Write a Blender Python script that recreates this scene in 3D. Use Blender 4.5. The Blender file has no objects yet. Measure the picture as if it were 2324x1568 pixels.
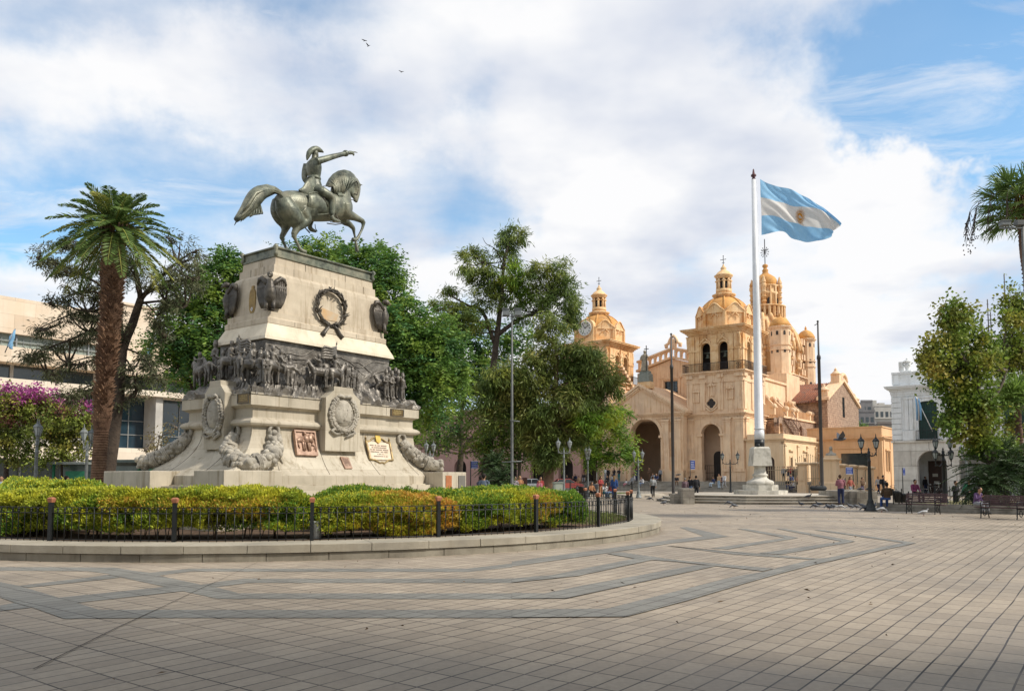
import bpy, math, random
import numpy as np
from math import sin, cos, pi, radians, atan2, hypot, sqrt
from mathutils import Vector, Matrix, Quaternion
random.seed(7)
RNG = np.random.default_rng(11)
SC = bpy.context.scene
COL = SC.collection
R = random.random
def RU(a, b): return a + (b - a) * random.random()

# ------------------------------------------------------------------ camera
F_, CX_, CY_, EYE = 1800.0, 1162.0, 958.0, 1.6
PIT = math.atan(126 / 1800.0)
cam_d = bpy.data.cameras.new('camera')
cam = bpy.data.objects.new('camera', cam_d)
COL.objects.link(cam)
cam.location = (0, 0, EYE)
cam.rotation_euler = (pi / 2 + PIT, 0, 0)
cam_d.sensor_width = 36
cam_d.lens = 36 * F_ / 2324
cam_d.shift_y = 174 / 2324
cam_d.clip_start = 0.1
cam_d.clip_end = 3000
SC.camera = cam

# ------------------------------------------------------------------ light
SUN_AZ = (0.955, -0.296)      # horizontal direction towards the sun
SUN_EL = radians(43)
sd = bpy.data.lights.new('sun', 'SUN')
sun = bpy.data.objects.new('sun', sd)
COL.objects.link(sun)
sd.energy = 4.2
sd.angle = radians(4.5)
sd.color = (1.0, 0.93, 0.82)
svec = Vector((SUN_AZ[0] * cos(SUN_EL), SUN_AZ[1] * cos(SUN_EL), sin(SUN_EL)))
sun.rotation_euler = svec.to_track_quat('Z', 'Y').to_euler()
sun.location = (30, -10, 40)

W = bpy.data.worlds.new('World')
SC.world = W
W.use_nodes = True
wt = W.node_tree
wt.nodes.clear()
def wn(t, **k):
    n = wt.nodes.new(t)
    for a, b in k.items(): setattr(n, a, b)
    return n
def wl(a, b): wt.links.new(a, b)
sky = wn('ShaderNodeTexSky', sky_type='NISHITA')
sky.sun_disc = False
sky.sun_elevation = SUN_EL
sky.sun_rotation = atan2(SUN_AZ[0], SUN_AZ[1])
sky.dust_density = 0.6
sky.ozone_density = 1.6
skm = wn('ShaderNodeMix', data_type='RGBA', blend_type='MULTIPLY')
skm.inputs[0].default_value = 1
skm.inputs[7].default_value = (0.115, 0.185, 0.200, 1)
wl(sky.outputs[0], skm.inputs[6])
tc = wn('ShaderNodeTexCoord')
sep = wn('ShaderNodeSeparateXYZ')
wl(tc.outputs['Generated'], sep.inputs[0])
def wmath(op, a, b=None, c=None, clamp=False):
    n = wn('ShaderNodeMath', operation=op)
    n.use_clamp = clamp
    for i, q in enumerate((a, b, c)):
        if q is None: continue
        if isinstance(q, (int, float)): n.inputs[i].default_value = q
        else: wl(q, n.inputs[i])
    return n.outputs[0]
# a cloud deck: the view direction divided by its height gives the place on the deck
zz = wmath('MAXIMUM', sep.outputs[2], 0.03)
zz = wmath('ADD', zz, 0.16)
dx = wmath('DIVIDE', sep.outputs[0], zz)
dy = wmath('DIVIDE', sep.outputs[1], zz)
cmb = wn('ShaderNodeCombineXYZ')
wl(dx, cmb.inputs[0]); wl(dy, cmb.inputs[1])
nz1 = wn('ShaderNodeTexNoise', noise_dimensions='3D')
nz1.inputs['Scale'].default_value = 0.85
nz1.inputs['Detail'].default_value = 6
nz1.inputs['Roughness'].default_value = 0.5
nz1.inputs['Distortion'].default_value = 0.25
wl(cmb.outputs[0], nz1.inputs['Vector'])
nz2 = wn('ShaderNodeTexNoise', noise_dimensions='3D')
nz2.inputs['Scale'].default_value = 2.9
nz2.inputs['Detail'].default_value = 7
nz2.inputs['Roughness'].default_value = 0.55
wl(cmb.outputs[0], nz2.inputs['Vector'])
# clear gaps and thick banks of the deck, as directions (unit vector, angular radii, strength)
def dirn(px, py):
    a, b = (px - CX_) / F_, (CY_ - py) / F_
    return Vector((a, cos(PIT) - b * sin(PIT), sin(PIT) + b * cos(PIT))).normalized()
wnz = wn('ShaderNodeTexNoise'); wnz.inputs['Scale'].default_value = 5.0; wnz.inputs['Detail'].default_value = 6; wnz.inputs['Roughness'].default_value = 0.6
wl(tc.outputs['Generated'], wnz.inputs['Vector'])
wsb = wn('ShaderNodeVectorMath', operation='SUBTRACT'); wl(wnz.outputs['Color'], wsb.inputs[0]); wsb.inputs[1].default_value = (.5,.5,.5)
wsc = wn('ShaderNodeVectorMath', operation='SCALE'); wl(wsb.outputs[0], wsc.inputs[0]); wsc.inputs['Scale'].default_value = 0.34
wad = wn('ShaderNodeVectorMath', operation='ADD'); wl(tc.outputs['Generated'], wad.inputs[0]); wl(wsc.outputs[0], wad.inputs[1])
GAPS = [(2140, 30, .22, .10, -.22), (2340, 150, .16, .12, -.26), (1980, 205, .10, .05, -.16), (2110, 280, .10, .035, -.15), (2230, 260, .10, .05, -.10),
        (1120, 370, .06, .20, -.12), (1010, 470, .10, .10, -.09), (560, 60, .20, .07, -.16), (130, 60, .10, .06, -.10),
        (420, 440, .24, .07, -.17), (40, 545, .14, .04, -.16), (880, 340, .12, .05, -.10), (1960, 640, .22, .03, -.08), (1330, 200, .1, .05, -.05),
        (1600, 380, .28, .13, .20), (300, 250, .24, .12, .12), (980, 190, .16, .10, .10), (1300, 700, .5, .08, .08), (2150, 440, .16, .07, .16), (1500, 80, .2, .08, .10)]
den = wmath('MULTIPLY_ADD', nz1.outputs[0], 0.60, wmath('MULTIPLY', nz2.outputs[0], 0.42))
den = wmath('ADD', den, 0.052)
for gx, gy, ra, rb, st in GAPS:
    d = dirn(gx, gy)
    rt = Vector((d.y, -d.x, 0)).normalized()
    up = rt.cross(d)
    def dot(v):
        n = wn('ShaderNodeVectorMath', operation='DOT_PRODUCT')
        wl(wad.outputs[0], n.inputs[0]); n.inputs[1].default_value = v
        return n.outputs['Value']
    u = wmath('DIVIDE', dot(rt), ra); v = wmath('DIVIDE', dot(up), rb)
    q = wmath('ADD', wmath('MULTIPLY', u, u), wmath('MULTIPLY', v, v))
    e = wmath('POWER', 2.718, wmath('MULTIPLY', q, -1.0))
    fr = wmath('GREATER_THAN', dot(d), 0.0)
    den = wmath('MULTIPLY_ADD', wmath('MULTIPLY', e, fr), st, den)
cov = wn('ShaderNodeMapRange', interpolation_type='SMOOTHSTEP')
cov.inputs['From Min'].default_value = 0.34
cov.inputs['From Max'].default_value = 0.63
cov.inputs['To Min'].default_value = 0.14
wl(den, cov.inputs['Value'])
# thick parts are white, thin and deep parts a little bluish grey
nz3 = wn('ShaderNodeTexNoise')
nz3.inputs['Scale'].default_value = 1.5
nz3.inputs['Detail'].default_value = 5
wl(cmb.outputs[0], nz3.inputs['Vector'])
crp = wn('ShaderNodeValToRGB')
crp.color_ramp.elements[0].position = 0.38
crp.color_ramp.elements[0].color = (0.66, 0.71, 0.82, 1)
crp.color_ramp.elements[1].position = 0.54
crp.color_ramp.elements[1].color = (0.97, 0.97, 0.98, 1)
wl(nz3.outputs[0], crp.inputs[0])
wmp = wn('ShaderNodeMapping'); wmp.inputs['Rotation'].default_value = (0, 0, 0.5); wmp.inputs['Scale'].default_value = (1.2, 3.4, 1.0)
wl(cmb.outputs[0], wmp.inputs[0])
nz4 = wn('ShaderNodeTexNoise'); nz4.inputs['Scale'].default_value = 1.3; nz4.inputs['Detail'].default_value = 8; nz4.inputs['Roughness'].default_value = 0.62; nz4.inputs['Distortion'].default_value = 0.6
wl(wmp.outputs[0], nz4.inputs['Vector'])
wsp = wn('ShaderNodeMapRange', interpolation_type='SMOOTHSTEP'); wsp.inputs['From Min'].default_value = 0.42; wsp.inputs['From Max'].default_value = 0.72; wsp.inputs['To Max'].default_value = 0.75
wl(nz4.outputs[0], wsp.inputs['Value'])
cm = wn('ShaderNodeMix', data_type='RGBA')
wl(wmath('MAXIMUM', cov.outputs[0], wsp.outputs[0]), cm.inputs[0])
wl(skm.outputs[2], cm.inputs[6]); wl(crp.outputs[0], cm.inputs[7])
bg = wn('ShaderNodeBackground')
bg.inputs[1].default_value = 1.0
wl(cm.outputs[2], bg.inputs[0])
wo = wn('ShaderNodeOutputWorld')
wl(bg.outputs[0], wo.inputs[0])
SC.view_settings.view_transform = 'Standard'
SC.view_settings.look = 'None'
SC.view_settings.exposure = 0.02
SC.view_settings.gamma = 1.0
SC.render.engine = 'CYCLES'
SC.cycles.max_bounces = 6
SC.cycles.transparent_max_bounces = 8
# ------------------------------------------------------------------ pixel <-> place helpers (reference picture 2324 x 1568)
EV = (0.8, -0.6)      # direction along the facades (to the right)
NV = (0.6, 0.8)       # direction away from the viewer, along the side walls
ROT = atan2(-0.6, 0.8)
VE = Vector((0.8, -0.6, 0)); VN = Vector((0.6, 0.8, 0))
def ray(px, py):
    a, b = (px - CX_) / F_, (CY_ - py) / F_
    return (a, cos(PIT) - b * sin(PIT), sin(PIT) + b * cos(PIT))
def U(px, py, Y):
    d = ray(px, py); k = Y / d[1]
    return (d[0] * k, Y, EYE + d[2] * k)
def G(px, py, z=0.0):
    d = ray(px, py); k = (z - EYE) / d[2]
    return (d[0] * k, d[1] * k, z)
def GX(px, Y):
    return (px - CX_) / F_ * Y * (cos(PIT) - 0.06 * sin(PIT)) / cos(PIT) ** 2 if False else U(px, 1084, Y)[0]
def LY(o, px, py, yl):
    d = ray(px, py)
    k = (yl + o[0] * NV[0] + o[1] * NV[1]) / (d[0] * NV[0] + d[1] * NV[1])
    x = k * d[0] - o[0]; y = k * d[1] - o[1]
    return (x * EV[0] + y * EV[1], EYE + k * d[2])
def LX(o, px, py, xl):
    d = ray(px, py)
    k = (xl + o[0] * EV[0] + o[1] * EV[1]) / (d[0] * EV[0] + d[1] * EV[1])
    x = k * d[0] - o[0]; y = k * d[1] - o[1]
    return (x * NV[0] + y * NV[1], EYE + k * d[2])

# ------------------------------------------------------------------ mesh builder
class MB:
    def __init__(s):
        s.v = []; s.f = []; s.mi = []; s.sm = []
    def add(s, vs, fs, m=0, smooth=False):
        o = len(s.v)
        s.v.extend([tuple(p) for p in vs])
        for f in fs:
            s.f.append(tuple(i + o for i in f)); s.mi.append(m); s.sm.append(smooth)
        return s
    def box(s, x0, y0, z0, x1, y1, z1, m=0):
        v = [(x0,y0,z0),(x1,y0,z0),(x1,y1,z0),(x0,y1,z0),(x0,y0,z1),(x1,y0,z1),(x1,y1,z1),(x0,y1,z1)]
        return s.add(v, [(0,3,2,1),(4,5,6,7),(0,1,5,4),(1,2,6,5),(2,3,7,6),(3,0,4,7)], m)
    def bbox(s, x0, y0, z0, x1, y1, z1, b=0.02, m=0):      # box with chamfered upper and vertical edges
        return s.frus([(x0,x1,y0,y1,z0),(x0,x1,y0,y1,z1-b),(x0+b,x1-b,y0+b,y1-b,z1)], m)
    def frus(s, lv, m=0, cap=True, smooth=False):            # stacked rectangles (x0,x1,y0,y1,z)
        vs = []
        for x0, x1, y0, y1, z in lv: vs += [(x0,y0,z),(x1,y0,z),(x1,y1,z),(x0,y1,z)]
        fs = []
        for i in range(len(lv) - 1):
            a = 4 * i
            for k in range(4): fs.append((a+k, a+(k+1)%4, a+4+(k+1)%4, a+4+k))
        if cap:
            fs.append((3,2,1,0)); a = 4*(len(lv)-1); fs.append((a,a+1,a+2,a+3))
        return s.add(vs, fs, m, smooth)
    def prism(s, poly, a, b, ax='z', m=0, smooth=False, caps=True):
        n = len(poly)
        def P(p, t):
            if ax == 'z': return (p[0], p[1], t)
            if ax == 'y': return (p[0], t, p[1])
            return (t, p[0], p[1])
        vs = [P(p, a) for p in poly] + [P(p, b) for p in poly]
        fs = [(i, (i+1) % n, n+(i+1) % n, n+i) for i in range(n)]
        s.add(vs, fs, m, smooth)
        if caps:
            s.add(vs[:n], [tuple(range(n))[::-1]], m); s.add(vs[n:], [tuple(range(n))], m)
        return s
    def lathe(s, prof, c=(0,0,0), n=16, m=0, smooth=True, a0=0.0, a1=2*pi, sy=1.0):
        full = abs(a1 - a0 - 2*pi) < 1e-6
        k = n if full else n + 1
        vs = []
        for r, z in prof:
            for i in range(k):
                t = a0 + (a1 - a0) * i / n
                vs.append((c[0] + r*cos(t), c[1] + r*sin(t)*sy, c[2] + z))
        fs = []
        for j in range(len(prof) - 1):
            for i in range(n):
                i2 = (i+1) % k if full else i+1
                fs.append((j*k+i, j*k+i2, (j+1)*k+i2, (j+1)*k+i))
        if full:
            if prof[0][0] > 1e-4: fs.append(tuple(range(k))[::-1])
            if prof[-1][0] > 1e-4: fs.append(tuple((len(prof)-1)*k + i for i in range(k)))
        return s.add(vs, fs, m, smooth)
    def tube(s, pts, rad, n=8, m=0, smooth=True, flat=1.0, up=None, cap=True, close=False):
        pts = [Vector(p) for p in pts]
        if not hasattr(rad, '__len__'): rad = [rad] * len(pts)
        N = len(pts); vs = []; prev = None
        for i, p in enumerate(pts):
            if close: t = pts[(i+1) % N] - pts[i-1]
            elif i == 0: t = pts[1] - p
            elif i == N-1: t = p - pts[-2]
            else: t = (pts[i+1] - p).normalized() + (p - pts[i-1]).normalized()
            if t.length < 1e-9: t = Vector((0,0,1))
            t.normalize()
            if up is not None:
                a = Vector(up) - t * t.dot(Vector(up))
                if a.length < 1e-4: a = t.orthogonal()
            elif prev is None: a = t.orthogonal()
            else:
                a = prev - t * t.dot(prev)
                if a.length < 1e-6: a = t.orthogonal()
            a.normalize(); prev = a
            b = t.cross(a)
            r = rad[i]
            ra, rb = (r if hasattr(r, '__len__') else (r, r*flat))
            for k in range(n):
                q = 2*pi*k/n
                vs.append(p + a*(ra*cos(q)) + b*(rb*sin(q)))
        fs = []
        M_ = N if close else N-1
        for i in range(M_):
            j = (i+1) % N
            for k in range(n):
                k2 = (k+1) % n
                fs.append((i*n+k, i*n+k2, j*n+k2, j*n+k))
        if cap and not close:
            fs.append(tuple(range(n))[::-1]); fs.append(tuple((N-1)*n + k for k in range(n)))
        return s.add(vs, fs, m, smooth)
    def ball(s, c, r, n=10, m=0, rot=None):
        if not hasattr(r, '__len__'): r = (r, r, r)
        h = max(4, n//2); vs = []; fs = []
        for j in range(1, h):
            for i in range(n):
                t = pi*j/h; q = 2*pi*i/n
                vs.append(Vector((r[0]*sin(t)*cos(q), r[1]*sin(t)*sin(q), r[2]*cos(t))))
        vs.append(Vector((0,0,r[2]))); vs.append(Vector((0,0,-r[2])))
        if rot is not None: vs = [rot @ v for v in vs]
        vs = [v + Vector(c) for v in vs]
        for j in range(h-2):
            for i in range(n):
                fs.append((j*n+i, (j+1)*n+i, (j+1)*n+(i+1) % n, j*n+(i+1) % n))
        T = len(vs)-2; B = T+1
        for i in range(n):
            fs.append((T, i, (i+1) % n)); fs.append((B, (h-2)*n+(i+1) % n, (h-2)*n+i))
        return s.add(vs, fs, m, True)
    def quad(s, a, b, c, d, m=0): return s.add([a,b,c,d], [(0,1,2,3)], m)
    def xf(s, M):
        s.v = [tuple(M @ Vector(p)) for p in s.v]; return s
    def merge(s, o, M=None):
        vs = o.v if M is None else [tuple(M @ Vector(p)) for p in o.v]
        k = len(s.v); s.v.extend(vs)
        s.f.extend([tuple(i+k for i in f) for f in o.f]); s.mi.extend(o.mi); s.sm.extend(o.sm)
        return s
    def mesh(s, name, mats):
        me = bpy.data.meshes.new(name)
        me.from_pydata(s.v, [], s.f)
        if not isinstance(mats, (list, tuple)): mats = [mats]
        for m in mats: me.materials.append(m)
        me.polygons.foreach_set('material_index', s.mi)
        me.polygons.foreach_set('use_smooth', s.sm)
        me.validate()
        me.update()
        return me
    def build(s, name, mats, parent=None, label=None, **k):
        return link(name, s.mesh(name, mats), parent, label=label, **k)

def link(name, data, parent=None, loc=None, rz=None, label=None, cat=None, group=None, kind=None):
    o = bpy.data.objects.new(name, data)
    COL.objects.link(o)
    if parent is not None: o.parent = parent
    if loc is not None: o.location = loc
    if rz is not None: o.rotation_euler = (0, 0, rz)
    tag(o, label, cat, group, kind)
    return o
def tag(o, label=None, cat=None, group=None, kind=None):
    if label: o['label'] = label
    if cat: o['category'] = cat
    if group: o['group'] = group
    if kind: o['kind'] = kind
    return o
def thing(name, label, cat, loc=(0,0,0), rz=0.0, group=None):
    return link(name, None, None, loc, rz, label, cat, group)
def kids(o): return [c for c in bpy.data.objects if c.parent == o]
def copy_thing(src, loc, rz=None, label=None, tree=None):
    tree = tree or TREE(src)
    def rec(node, par):
        o, ch = node
        c = o.copy(); COL.objects.link(c)
        if par is not None: c.parent = par
        for x in ch: rec(x, c)
        return c
    r = rec(tree, None)
    r.location = loc
    if rz is not None: r.rotation_euler = (0, 0, rz)
    if label: r['label'] = label
    return r
def TREE(o): return (o, [TREE(c) for c in kids(o)])

def fuse(mb, voxel, name='fused', smooth=2, fac=0.5, keep=False):
    """weld overlapping solids into one continuous surface"""
    me = mb.mesh(name, []) if False else None
    me = bpy.data.meshes.new(name)
    me.from_pydata(mb.v, [], mb.f); me.update()
    o = bpy.data.objects.new(name, me); COL.objects.link(o)
    r = o.modifiers.new('r', 'REMESH'); r.mode = 'VOXEL'; r.voxel_size = voxel; r.use_smooth_shade = True
    if smooth:
        q = o.modifiers.new('s', 'SMOOTH'); q.factor = fac; q.iterations = smooth
    dg = bpy.context.evaluated_depsgraph_get()
    out = bpy.data.meshes.new_from_object(o.evaluated_get(dg), depsgraph=dg)
    bpy.data.objects.remove(o); bpy.data.meshes.remove(me)
    out.name = name
    out.polygons.foreach_set('use_smooth', [True]*len(out.polygons))
    return out
def fuse_obj(mb, voxel, name, mat_, parent=None, smooth=2, fac=0.5, **k):
    me = fuse(mb, voxel, name, smooth, fac)
    me.materials.clear(); me.materials.append(mat_)
    return link(name, me, parent, **k)

# wall in the local plane y (facing -y) with arched / square openings, thickness th going to +y
def wallface(mb, x0, x1, z0, z1, y, th, ops=(), m=0, mj=None, n=12, plane='y', sgn=1):
    """ops: (xc, halfw, zb, zs, arch?)  arch: True semicircle above zs, 'seg' flat segment arch, False square with top zs"""
    if mj is None: mj = m
    def P(x, z, d):
        if plane == 'y': return (x, y + d*sgn, z)
        return (y + d*sgn, x, z)
    def Q(pts, mm=m):
        mb.add(pts, [tuple(range(len(pts)))], mm)
    ops = sorted(ops)
    for dd in (0, th):
        x = x0
        for (xc, hw, zb, zs, ar) in ops:
            if xc-hw > x + 1e-4: Q([P(x,z0,dd), P(xc-hw,z0,dd), P(xc-hw,z1,dd), P(x,z1,dd)])
            if zb > z0 + 1e-4: Q([P(xc-hw,z0,dd), P(xc+hw,z0,dd), P(xc+hw,zb,dd), P(xc-hw,zb,dd)])
            arc = arcpts(xc, hw, zs, ar, n)
            half = len(arc)//2
            mid = arc[half]
            Q([P(xc-hw,z1,dd)] + [P(a,b,dd) for a,b in arc[:half+1]] + [P(mid[0],z1,dd)])
            Q([P(mid[0],z1,dd)] + [P(a,b,dd) for a,b in arc[half:]] + [P(xc+hw,z1,dd)])
            x = xc + hw
        if x1 > x + 1e-4: Q([P(x,z0,dd), P(x1,z0,dd), P(x1,z1,dd), P(x,z1,dd)])
    for (xc, hw, zb, zs, ar) in ops:
        arc = arcpts(xc, hw, zs, ar, n)
        path = [(xc-hw, zb)] + arc + [(xc+hw, zb)]
        for i in range(len(path)-1):
            a, b = path[i], path[i+1]
            Q([P(a[0],a[1],0), P(b[0],b[1],0), P(b[0],b[1],th), P(a[0],a[1],th)], mj)
        if zb > z0 + 1e-4: Q([P(xc-hw,zb,0), P(xc+hw,zb,0), P(xc+hw,zb,th), P(xc-hw,zb,th)], mj)
    Q([P(x0,z0,0), P(x0,z1,0), P(x0,z1,th), P(x0,z0,th)])
    Q([P(x1,z0,0), P(x1,z1,0), P(x1,z1,th), P(x1,z0,th)])
    Q([P(x0,z1,0), P(x1,z1,0), P(x1,z1,th), P(x0,z1,th)])
    return mb
def arcpts(xc, hw, zs, ar, n=12):
    if ar is False: return [(xc-hw, zs), (xc, zs), (xc+hw, zs)]
    rise = hw if ar is True else hw*0.35
    return [(xc - hw*cos(pi*i/n), zs + rise*sin(pi*i/n)) for i in range(n+1)]
def archpoly(xc, hw, zb, zs, ar=True, n=12):
    return [(xc-hw, zb)] + arcpts(xc, hw, zs, ar, n) + [(xc+hw, zb)]
def archband(mb, xc, hw, w, zb, zs, y0, y1, m=0, n=14, plane='y'):
    """raised moulding round an arched opening"""
    a = [(xc-hw, zb)] + arcpts(xc, hw, zs, True, n) + [(xc+hw, zb)]
    b = [(xc-hw-w, zb)] + arcpts(xc, hw+w, zs, True, n) + [(xc+hw+w, zb)]
    for i in range(len(a)-1):
        q = [a[i], a[i+1], b[i+1], b[i]]
        mb.prism(q, y0, y1, plane, m)
    return mb
def cornice(mb, x0, x1, y0, y1, z, steps, m=0):
    """projecting moulding courses round a rectangular block: steps = (height, projection)"""
    for h, pj in steps:
        mb.box(x0-pj, y0-pj, z, x1+pj, y1+pj, z+h, m); z += h
    return z

# ------------------------------------------------------------------ materials
def mat(name, c1, c2=None, rough=0.8, scale=3.0, bump=0.0, bscale=25.0, det=5.0, metal=0.0, c3=None, s3=0.6, streak=0.0, spec=0.4, island=0.0, trans=0.0, mortar=None, contrast=(0.35,0.65), scol=(0.42,0.34,0.26)):
    m = bpy.data.materials.new(name); m.use_nodes = True
    nt = m.node_tree; nt.nodes.clear()
    N = lambda t, **k: _n(nt, t, k)
    L = nt.links.new
    out = N('ShaderNodeOutputMaterial'); b = N('ShaderNodeBsdfPrincipled')
    b.inputs['Roughness'].default_value = rough
    b.inputs['Metallic'].default_value = metal
    b.inputs['Specular IOR Level'].default_value = spec
    tc = N('ShaderNodeTexCoord')
    if c2 is None: c2 = tuple(x*0.86 for x in c1)
    nz = N('ShaderNodeTexNoise'); nz.inputs['Scale'].default_value = scale; nz.inputs['Detail'].default_value = det
    nz.inputs['Roughness'].default_value = 0.6
    L(tc.outputs['Object'], nz.inputs['Vector'])
    rp = N('ShaderNodeValToRGB')
    rp.color_ramp.elements[0].position = contrast[0]; rp.color_ramp.elements[0].color = (*c2, 1)
    rp.color_ramp.elements[1].position = contrast[1]; rp.color_ramp.elements[1].color = (*c1, 1)
    L(nz.outputs[0], rp.inputs[0])
    col = rp.outputs[0]
    if c3 is not None:
        n3 = N('ShaderNodeTexNoise'); n3.inputs['Scale'].default_value = s3; n3.inputs['Detail'].default_value = 6
        n3.inputs['Roughness'].default_value = 0.65
        L(tc.outputs['Object'], n3.inputs['Vector'])
        r3 = N('ShaderNodeMapRange'); r3.inputs[1].default_value = 0.48; r3.inputs[2].default_value = 0.68
        L(n3.outputs[0], r3.inputs[0])
        mx = N('ShaderNodeMix', data_type='RGBA'); L(r3.outputs[0], mx.inputs[0]); L(col, mx.inputs[6]); mx.inputs[7].default_value = (*c3, 1)
        col = mx.outputs[2]
    if streak > 0:      # rain streaks running down the walls
        mp = N('ShaderNodeMapping'); mp.inputs['Scale'].default_value = (2.6, 2.6, 0.16)
        L(tc.outputs['Object'], mp.inputs['Vector'])
        n4 = N('ShaderNodeTexNoise'); n4.inputs['Scale'].default_value = 1.7; n4.inputs['Detail'].default_value = 6; n4.inputs['Roughness'].default_value = 0.7
        L(mp.outputs[0], n4.inputs['Vector'])
        r4 = N('ShaderNodeMapRange'); r4.inputs[1].default_value = 0.52; r4.inputs[2].default_value = 0.74; r4.inputs[4].default_value = streak
        L(n4.outputs[0], r4.inputs[0])
        mx = N('ShaderNodeMix', data_type='RGBA', blend_type='MULTIPLY'); L(r4.outputs[0], mx.inputs[0]); L(col, mx.inputs[6]); mx.inputs[7].default_value = (*scol, 1)
        col = mx.outputs[2]
    if mortar is not None:   # (block width, block height, joint, joint colour factor)
        bw, bh, js, jf = mortar
        sp = N('ShaderNodeSeparateXYZ'); L(tc.outputs['Object'], sp.inputs[0])
        ad = N('ShaderNodeMath', operation='ADD'); L(sp.outputs[0], ad.inputs[0]); L(sp.outputs[1], ad.inputs[1])
        cb = N('ShaderNodeCombineXYZ'); L(ad.outputs[0], cb.inputs[0]); L(sp.outputs[2], cb.inputs[1])
        br = N('ShaderNodeTexBrick'); br.inputs['Scale'].default_value = 1.0
        br.inputs['Brick Width'].default_value = bw; br.inputs['Row Height'].default_value = bh; br.inputs['Mortar Size'].default_value = js
        br.inputs['Color1'].default_value = (1,1,1,1); br.inputs['Color2'].default_value = (0.84,0.82,0.80,1); br.inputs['Mortar'].default_value = (jf,jf*.97,jf*.93,1)
        L(cb.outputs[0], br.inputs['Vector'])
        mx = N('ShaderNodeMix', data_type='RGBA', blend_type='MULTIPLY'); mx.inputs[0].default_value = 1; L(col, mx.inputs[6]); L(br.outputs[0], mx.inputs[7])
        col = mx.outputs[2]
    if island > 0:
        ge = N('ShaderNodeNewGeometry')
        mr = N('ShaderNodeMapRange'); mr.inputs[3].default_value = 1-island; mr.inputs[4].default_value = 1+island
        L(ge.outputs['Random Per Island'], mr.inputs[0])
        vm = N('ShaderNodeVectorMath', operation='SCALE'); L(col, vm.inputs[0]); L(mr.outputs[0], vm.inputs['Scale'])
        col = vm.outputs[0]
    L(col, b.inputs['Base Color'])
    if bump > 0:
        nb = N('ShaderNodeTexNoise'); nb.inputs['Scale'].default_value = bscale; nb.inputs['Detail'].default_value = 4
        L(tc.outputs['Object'], nb.inputs['Vector'])
        bp = N('ShaderNodeBump'); bp.inputs['Strength'].default_value = min(1, bump); bp.inputs['Distance'].default_value = 0.03*max(1, bump)
        L(nb.outputs[0], bp.inputs['Height']); L(bp.outputs[0], b.inputs['Normal'])
    if trans > 0:
        tr = N('ShaderNodeBsdfTranslucent'); L(col, tr.inputs['Color'])
        ms = N('ShaderNodeMixShader'); ms.inputs[0].default_value = trans
        L(b.outputs[0], ms.inputs[1]); L(tr.outputs[0], ms.inputs[2]); L(ms.outputs[0], out.inputs[0])
    else: L(b.outputs[0], out.inputs[0])
    return m
def _n(nt, t, k):
    n = nt.nodes.new(t)
    for a, b in k.items(): setattr(n, a, b)
    return n
def flat(name, c, rough=0.6, metal=0.0, spec=0.4):
    return mat(name, c, tuple(x*0.9 for x in c), rough, 4, metal=metal, spec=spec)
def leafmat(name, c1, c2, c3=None, scale=1.2, trans=0.3, island=0.35, s3=0.5):
    return mat(name, c1, c2, 0.55, scale, det=2, island=island, trans=trans, c3=c3, s3=s3, spec=0.35)
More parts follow.
